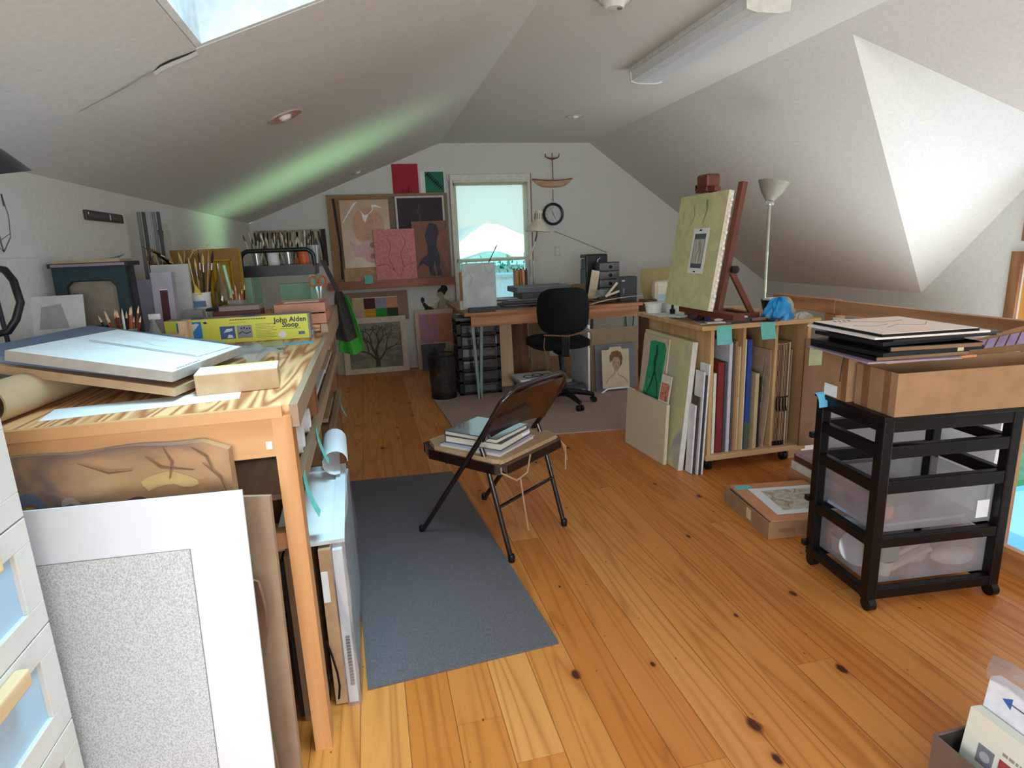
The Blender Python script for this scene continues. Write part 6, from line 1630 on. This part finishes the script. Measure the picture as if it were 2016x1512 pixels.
heap('grey_rag', 'bunched grey rag behind the blue bag on the rack top', mat('grey rag', (172, 160, 150), .85, (154, 142, 132), 12), (2.45, 3.20, zR), .07, .065, .11, 2, 'rag')
heap('plastic_wrap', 'crinkled pale film lying before the blue bag', mat('pale film', (178, 172, 160), .3, (150, 144, 134), 16), (2.47, 3.06, zR), .06, .035, .035, 3, 'wrap')
bn = MB().open_lathe([(0, 0), (.055, .0), (.075, .085), (.078, .085), (.073, .083), (.052, .006), (0, .006)], BLACKP, n=22)
bn.box(-.05, .05, -.035, .035, .02, .095, PAPER)
one('black_bin', bn, 'small black bin of white paper at the right end of the rack top', 'bin', (2.49, 3.36, zR))

# ------------------------------------------------------------------ black drawer cart
BCM = MX.Translation((1.684, 1.642, 0)) @ MX.Rotation(math.radians(-5.5), 4, 'Z')
ct_ = thing('drawer_cart', 'black plastic rolling cart with two frosted drawers, cartons on top', 'cart', M=BCM)
CW, CD = .55, .375
BPL = mat('cart black plastic', (8, 8, 10), .36, (11, 11, 13), 40, spec=.3)
FROST = glassy('frosted drawer plastic', (242, 243, 246), .035, .22, .21, (220, 222, 228))
for x in (0, CW - .042):
    for y in (0, CD - .042):
        MB().box(x, x + .042, y, y + .042, .04, .748, BPL, .006).build('post', ct_)
for k, (z0, z1) in enumerate(((.043, .085), (.250, .290), (.460, .510), (.592, .640), (.690, .748))):
    f_ = MB()
    f_.box(.03, CW - .03, .004, .034, z0, z1, BPL, .004).box(.03, CW - .03, CD - .034, CD - .004, z0, z1, BPL, .004)
    f_.box(.004, .034, .03, CD - .03, z0, z1 - .004, BPL, .004).box(CW - .034, CW - .004, .03, CD - .03, z0, z1 - .004, BPL, .004)
    f_.build('rail', ct_)
MB().box(-.006, CW + .006, -.006, .03, .735, .752, BPL, .003).box(-.006, CW + .006, CD - .03, CD + .006, .735, .752, BPL, .003).box(-.006, .03, .03, CD - .03, .735, .752, BPL, .003).box(CW - .03, CW + .006, .03, CD - .03, .735, .752, BPL, .003).build('top_frame', ct_)
for x in (.02, CW - .02):
    for y in (.02, CD - .02):
        c = MB().tube([(x - .014, y - .008, .026), (x + .014, y - .008, .026)], .026, BLACKP, 18)
        c.tube([(x, y, .02), (x, y, .045)], .012, BLACKP, 8)
        c.build('caster', ct_)
for z0 in (.092, .298):
    h = .155
    d = MB()
    d.box(.01, CW - .01, CD + .004, CD + .010, z0 - .03, z0 + h, FROST)
    d.box(.036, .040, .040, CD + .004, z0, z0 + h, FROST).box(CW - .040, CW - .036, .040, CD + .004, z0, z0 + h, FROST)
    d.box(.036, CW - .036, .036, .040, z0, z0 + h, FROST).box(.040, CW - .040, .040, CD + .004, z0, z0 + .004, FROST)
    o = d.build('drawer', ct_)
    MB().box(.15, CW - .15, CD + .010, CD + .026, z0 + h - .03, z0 + h - .012, BPL, .003).build('handle', o)
for z in (.08, .285, .56):
    for x in (-.014, CW - .01):
        MB().box(x, x + .024, CD - .012, CD + .012, z, z + .024, BPL, .003).build('latch_peg', ct_)
MB().box(CW - .105, CW - .055, .0345, .0356, .315, .385, PAPER).build('white_label', ct_)
def incart(mb, name, label, cat, x, y, z, rot=(0, 0, 0)):
    return one(name, mb, label, cat, M=BCM @ MX.Translation((x, y, z)) @ Euler(rot).to_matrix().to_4x4())
WT = mat('white tub plastic', (224, 226, 230), .45)
TUBP = [(0, 0), (.042, 0), (.052, .065), (.056, .066), (.056, .072), (.050, .070), (.040, .006), (0, .006)]
incart(MB().open_lathe(TUBP, WT, n=24), 'plastic_tub', 'lower white tub in the bottom cart drawer', 'tub', .10, .27, .097)
incart(MB().open_lathe(TUBP, WT, n=24), 'plastic_tub', 'tilted white tub nested above the lower one in the bottom cart drawer', 'tub', .115, .275, .148, (.18, .12, 0))
incart(MB().lathe([(0, 0), (.068, 0), (.072, .006), (.07, .012), (.0, .012)], WT, n=32), 'plastic_disc', 'round white lid leaning in the bottom cart drawer', 'lid', .095, .18, .155, (.9, -.75, 0))
incart(MB().open_lathe([(0, 0), (.026, .0), (.036, .06), (.038, .06), (.024, .004), (0, .004)], mat('cream cup', (206, 202, 178), .6), n=18), 'paper_cup', 'cream cup at the near corner of the bottom cart drawer', 'cup', .125, .085, .097)
incart(MB().box(-.035, .035, -.03, .03, 0, .06, mat('sage box', (92, 124, 104), .6), .004), 'green_box', 'sage green box above the cream cup in the bottom cart drawer', 'box', .13, .085, .158)
for i in range(3):
    incart(MB().tube([(0, 0, 0), (.19, .0, .0)], .011, mat('buff dowel %d' % (i % 2), [(196, 184, 160), (166, 144, 128)][i % 2], .7), 12), 'wooden_roll', ['lowest buff roll lying slanted in the bottom cart drawer', 'middle buff roll lying slanted in the bottom cart drawer', 'topmost buff roll lying slanted in the bottom cart drawer'][i], 'roll', .15, .075 + i * .012, .118 + i * .012, (0, -.28, .12))
def pillow(rx_, ry_, rz_, m, seed):
    q = random.Random(seed); p = [q.uniform(0, 6) for _ in range(4)]
    return MB().grid(lambda u, v: (rx_ * math.cos(2 * PI * u) * math.sin(PI * v) ** .6 * (1 + .06 * math.sin(5 * 2 * PI * u + p[0])), ry_ * math.sin(2 * PI * u) * math.sin(PI * v) ** .6 * (1 + .05 * math.sin(3 * 2 * PI * u + p[1])), rz_ * (1 - math.cos(PI * v)) * (1 + .06 * math.sin(7 * u + p[2]))), 26, 14, m, True)
incart(pillow(.075, .06, .028, mat('blush bag', (206, 186, 176), .7), 5), 'soft_bag', 'blush coloured soft bag in the bottom cart drawer beside the rolls', 'bag', .285, .16, .098)
incart(pillow(.085, .05, .033, mat('white cloth bag', (214, 212, 204), .8), 6), 'cloth_bag', 'white cloth bag at the right end of the bottom cart drawer', 'bag', .435, .105, .098)
incart(MB().box(0, .11, 0, .07, 0, .05, mat('violet box', (110, 96, 138), .6), .003), 'violet_box', 'small violet box in the upper frosted drawer', 'box', .09, .22, .303)
incart(MB().box(0, .40, 0, .24, 0, .012, mat('blue grey folder', (150, 166, 190), .6)), 'folder', 'blue grey folder flat in the upper frosted drawer', 'folder', .04, .06, .303, (0, 0, .03))
incart(MB().box(0, .05, 0, .04, 0, .05, mat('coral box', (214, 140, 112), .6)), 'coral_box', 'coral box in the upper frosted drawer', 'box', .10, .09, .316)
incart(MB().box(0, .20, 0, .12, 0, .06, mat('dark green tin', (64, 88, 76), .6), .004), 'green_tin', 'dark green tin in the upper frosted drawer', 'tin', .20, .19, .316, (0, 0, -.1))
incart(MB().grid(lambda u, v: (u * .07, -.028 * math.sin(1.5 * v), .0 - v * .055 + .012 * math.sin(PI * v)), 4, 8, BLUEN, True, .0012), 'sticky_note', 'bright blue note curling over the rear left corner of the black cart', 'note', -.042, CD - .045, .762, (0, 0, .2))
incart(MB().box(0, .05, 0, .04, 0, .0012, ORTAPE), 'tape_strip', 'orange tape strip on the black cart beside the blue note', 'tape', .03, CD - .055, .7525, (0, 0, -.5))

# cartons and the portfolio stack on the cart
CB = mat('tan corrugated board', (158, 124, 90), .85, (148, 114, 82), 14)
CBI = mat('carton inside', (92, 64, 46), .9)
PTAPE = mat('packing tape brown', (134, 96, 64), .35, (124, 86, 56), 10)
def carton(name, label, w_, d_, h, M, tapes=(), t=.005):
    o = thing(name, label, 'carton', M=M)
    b = MB().box(0, w_, 0, t, 0, h, CB).box(0, w_, d_ - t, d_, 0, h, CB).box(0, t, t, d_ - t, 0, h, CB).box(w_ - t, w_, t, d_ - t, 0, h, CB).box(t, w_ - t, t, d_ - t, 0, t, CBI)
    b.build('box_wall', o)
    for q in tapes:
        MB().box(*q, PTAPE).build('packing_tape', o)
    return o
AM = BCM @ MX.Translation((.022, -.012, .7525))
ca = carton('carton', 'long open cardboard carton across the front of the black cart top', .72, .20, .152, AM, [(-.0006, .0002, .13, .165, .0, .152), (-.0007, .0, .03, .06, .0, .152)])
MB().grid(lambda u, v: (.20 + u * .53, .20 - .03 * v, .150 + v * (.03 + .085 * u) + .004 * math.sin(9 * u)), 12, 4, mat('kraft flap', (150, 112, 78), .7, (136, 98, 66), 10), True, .004).build('flap', ca)
fl_ = MB()
for i in range(7):
    u = .40 + i * .085
    fl_.grid(lambda a, c_, u=u: (.20 + (u + a * .07) * .53, .1935 - .03 * (.3 + .5 * c_), .150 + (.3 + .5 * c_) * (.03 + .085 * (u + a * .07)) + .004), 2, 2, mat('lilac tape', (160, 142, 176), .4, (140, 118, 150), 14), False)
fl_.build('torn_tape', ca)
carton('carton', 'shorter taller carton behind the long one at the left of the cart top', .36, .155, .175, BCM @ MX.Translation((.0, .205, .7525)), [(-.0006, .0002, .0, .03, .0, .175)])
one('folded_paper', sheet(.075, .045, .001, PAPER), 'little white paper label on the end of the shorter carton', 'label', M=BCM @ MX.Translation((-.002, .33, .757)) @ MX.Rotation(-PI / 2, 4, 'Z'))
ST = [  # w, d, t, colour, dx, dy, rz, label
    (.36, .34, .008, (222, 150, 92), .05, .03, 2, 'orange folder at the bottom of the portfolio stack on the cart'),
    (.34, .36, .006, (156, 140, 158), -.035, .01, -3, 'lilac grey folder second from the bottom of the cart stack'),
    (.36, .35, .014, (140, 112, 84), .0, .02, 1, 'tan edged portfolio low in the cart stack'),
    (.41, .36, .014, (20, 22, 26), .01, .0, 4, 'black portfolio with a cream tape tab low in the cart stack'),
    (.34, .34, .016, (134, 104, 78), .05, .02, -2, 'brown edged book block in the middle of the cart stack'),
    (.34, .33, .014, (26, 26, 30), .03, .03, 5, 'thick black sketchbook in the middle of the cart stack'),
    (.40, .34, .008, (30, 34, 36), .06, .02, 1, 'wide black folder reaching out to the right in the cart stack'),
    (.42, .33, .007, (62, 62, 62), .05, .03, -2, 'charcoal folder under the white board in the cart stack'),
    (.44, .36, .007, (226, 220, 214), -.03, -.005, 1, 'white board below the top drawing on the cart stack')]
zz = .928
for i, (w_, d_, t, c, dx, dy, r, n) in enumerate(ST):
    b = MB().box(0, w_, 0, d_, 0, t, mat('stack board %d' % i, c, .5))
    if i in (2, 4):
        b.box(-.001, w_ + .001, -.001, d_, t - .003, t, BLACKP).box(-.001, .003, -.001, d_, 0, t, BLACKP)
    if i == 3:
        b.box(.30, .325, -.001, .002, 0, t, mat('cream tape', (212, 202, 160), .6))
    one('portfolio', b, n, 'portfolio', M=BCM @ MX.Translation((-.03 + dx, .015 + dy, zz)) @ MX.Rotation(math.radians(r), 4, 'Z'), group='portfolio stack on the cart')
    zz += t + .0008
b = MB().box(0, .37, 0, .36, 0, .009, BLACKP).box(.002, .368, .002, .358, .009, .0105, mat('blush drawing', (240, 214, 200), .7, (236, 224, 214), 5))
for pts in ([(.05, .28), (.12, .30), (.20, .24), (.30, .26)], [(.12, .12), (.2, .17), (.28, .13), (.34, .19)], [(.05, .20), (.10, .16), (.18, .19)]):
    b.tube([(x, y, .0106) for x, y in pts], .0012, mat('brown chalk line', (150, 104, 84), .8), 4)
for i in range(4):
    b.tube([(.06 + i * .02, .31, .0106), (.065 + i * .02, .335, .0106)], .002, GRAPH, 4)
one('drawing_board', b, 'black edged board with a pinkish drawing on top of the cart stack', 'drawing', M=BCM @ MX.Translation((-.035, .01, zz)) @ MX.Rotation(math.radians(1), 4, 'Z'))
one('cord', MB().tube([(0, 0, 0), (-.014, -.004, -.03), (-.018, .0, -.07), (-.022, .0, -.13)], .0022, BRN[2], 6), 'thin brown cord hanging from the cart stack over the carton', 'cord', M=BCM @ MX.Translation((-.012, .20, .965)))

# ------------------------------------------------------------------ floor carton, boards by the railing
FM = MX.Translation((1.695, 2.225, .001)) @ MX.Rotation(math.radians(-6), 4, 'Z')
cf = carton('flat_carton', 'shallow cardboard carton of prints on the floor behind the black cart', .44, .43, .085, FM)
MB().rect(.05, .13, .03, .05, mat('faded carton print', (140, 104, 72), .8), -.0006).build('carton_print', cf)
MB().box(-.0012, .0, .16, .20, .02, .075, mat('pale sticker', (222, 196, 160), .7)).build('sticker', cf)
def incf(mb, name, label, cat, x, y, z, r=0):
    return one(name, mb, label, cat, M=FM @ MX.Translation((x, y, z)) @ MX.Rotation(math.radians(r), 4, 'Z'))
incf(MB().box(0, .39, 0, .38, 0, .05, mat('dark plum portfolio', (60, 34, 48), .6)), 'portfolio', 'dark plum portfolio at the bottom of the shallow floor carton', 'portfolio', .03, .02, .006, 1)
incf(MB().box(0, .39, 0, .40, 0, .022, mat('grey sleeve', (150, 138, 130), .4)), 'sleeve', 'grey plastic sleeve under the orange board in the floor carton', 'sleeve', .02, .015, .0575, -1)
incf(MB().box(0, .41, 0, .43, 0, .008, mat('orange brown board', (206, 144, 102), .7, (196, 134, 94), 10)), 'board', 'orange brown board across the top of the shallow floor carton', 'board', .012, .005, .081, -2)
pr = MB().box(0, .33, 0, .30, 0, .003, PAPER)
pr.box(.05, .32, .035, .265, .003, .0036, paint('umber tree roots print', [(124, 108, 92), (170, 154, 132), (212, 206, 196), (184, 168, 142), (140, 124, 104)], 11, .5, 1.6))
incf(pr, 'relief_print', 'white bordered brown print of roots on the orange board', 'print', .075, .06, .0905, -3)
incf(MB().box(0, .085, 0, .05, 0, .001, TEAL), 'sticky_note', 'teal note on the corner of the orange board in the floor carton', 'note', .035, .365, .0905, -4)
b = sheet(1.0, .90, .02, PAPER)
GP = mat('grey pencil scribble', (176, 180, 180), .8)
rr = random.Random(8)
for i in range(14):
    x, z = .30 + rr.uniform(0, .30), .42 + rr.uniform(0, .2)
    b.stroke([(x, z), (x + .05, z + rr.uniform(-.04, .05)), (x + .10, z + rr.uniform(-.04, .04))], .006, GP)
b.stroke([(.1, .80), (.3, .81), (.34, .79)], .006, GP)
one('white_board', b, 'large white board with grey scribbles leaning on the railing', 'board', M=lean((2.50, 2.92, .002), (2.535, 1.95, .002), .07))
for i, (x, y, w_, d_, t, c, n) in enumerate(((2.17, 2.05, .22, .72, .10, (196, 146, 98), 'pine framed canvas lowest of the flat pile by the railing'), (2.165, 2.08, .22, .66, .045, (226, 220, 204), 'cream canvas in the flat pile by the railing'), (2.17, 2.03, .21, .70, .04, (96, 58, 48), 'dark brown frame in the flat pile by the railing'), (2.16, 2.10, .24, .60, .025, (176, 152, 150), 'mauve board on top of the flat pile by the railing'))):
    one('flat_canvas', MB().box(0, w_, 0, d_, 0, t, mat('pile %d' % i, c, .7), .002), n, 'canvas', (x, y, (.002, .103, .149, .190)[i]), (0, 0, -.06), group='flat pile by the railing')

# ------------------------------------------------------------------ card box, near right
cx = thing('card_box', 'taupe open box of packaged cards on the floor at the near right corner', 'box', (1.197, .48, .001))
TB = mat('taupe box board', (112, 92, 80), .75, (102, 84, 72), 12)
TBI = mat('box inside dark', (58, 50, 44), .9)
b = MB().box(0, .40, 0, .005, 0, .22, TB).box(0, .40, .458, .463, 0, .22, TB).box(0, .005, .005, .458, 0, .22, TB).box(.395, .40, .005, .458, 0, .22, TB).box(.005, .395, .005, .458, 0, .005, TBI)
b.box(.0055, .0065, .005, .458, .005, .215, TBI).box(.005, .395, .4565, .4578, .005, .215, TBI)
b.build('box_wall', cx)
PKP = mat('card pack cream', (224, 222, 204), .5, (216, 216, 206), 6)
for i in range(2):
    b = MB().box(0, .36, 0, .03, 0, .305, PKP if i == 0 else mat('card pack white', (226, 228, 236), .4))
    if i == 0:
        for k in range(6):
            c = [(128, 128, 136), (166, 66, 66), (120, 90, 84), (156, 136, 128), (90, 74, 66), (150, 150, 150)][k]
            b.rect(.035 + k * .047, .071 + k * .047, .195, .24, mat('tiny picture %d' % k, c, .5), -.0008)
            b.lathe([(0, 0), (.012, .0003)], mat('tiny picture light %d' % (k % 3), [(176, 178, 184), (200, 140, 128), (190, 170, 156)][k % 3], .5), n=10, T=MX.Translation((.053 + k * .047, -.001, .217)) @ TY)
        q = random.Random(2)
        x = .085
        while x < .30:
            w_ = q.uniform(.005, .011)
            if not .175 < x < .19:
                b.rect(x, x + w_, .2515, .2585, mat('soft grey type', (150, 150, 140), .6), -.0008)
            x += w_ + .003
    else:
        b.poly([(.035, .275), (.055, .288), (.055, .262)], mat('arrow blue', (60, 96, 176), .5)).stroke([(.05, .275), (.35, .270)], .003, mat('slate line', (84, 96, 120), .8))
    o = one('card_pack', b, ['cream pack of cards with a row of tiny pictures in the taupe box', 'white pack with a small blue arrow behind the cream pack'][i], 'cards', M=lean((1.225 + i * .036, .915, .008), (1.225 + i * .036, .555, .008), .12, 1))
    o.matrix_world = o.matrix_world @ MX.Translation((0, 0, -.006 + i * .070))
b = MB().grid(lambda u, v: (.0 + u * .36, -.004 - .012 * math.sin(PI * v) * math.sin(8 * u + 1), v * .06 + .008 * math.sin(11 * u)), 16, 6, glassy('crinkly film', (236, 240, 242), .12, .12, .25), True)
b.grid(lambda u, v: (.0 + u * .36, .03 * v, .06 - .02 * v + .008 * math.sin(11 * u)), 16, 3, glassy('crinkly film', (236, 240, 242), .12, .12, .25), True)
one('film_wrap', b, 'crinkled clear film along the top of the white card pack', 'wrap', M=lean((1.30, .915, .37), (1.30, .555, .37), .12))
one('coral_card', MB().box(0, .37, 0, .01, 0, .325, mat('coral card', (214, 140, 104), .6)), 'coral card behind the packaged cards in the taupe box', 'card', M=lean((1.345, .92, .008), (1.345, .55, .008), .12))
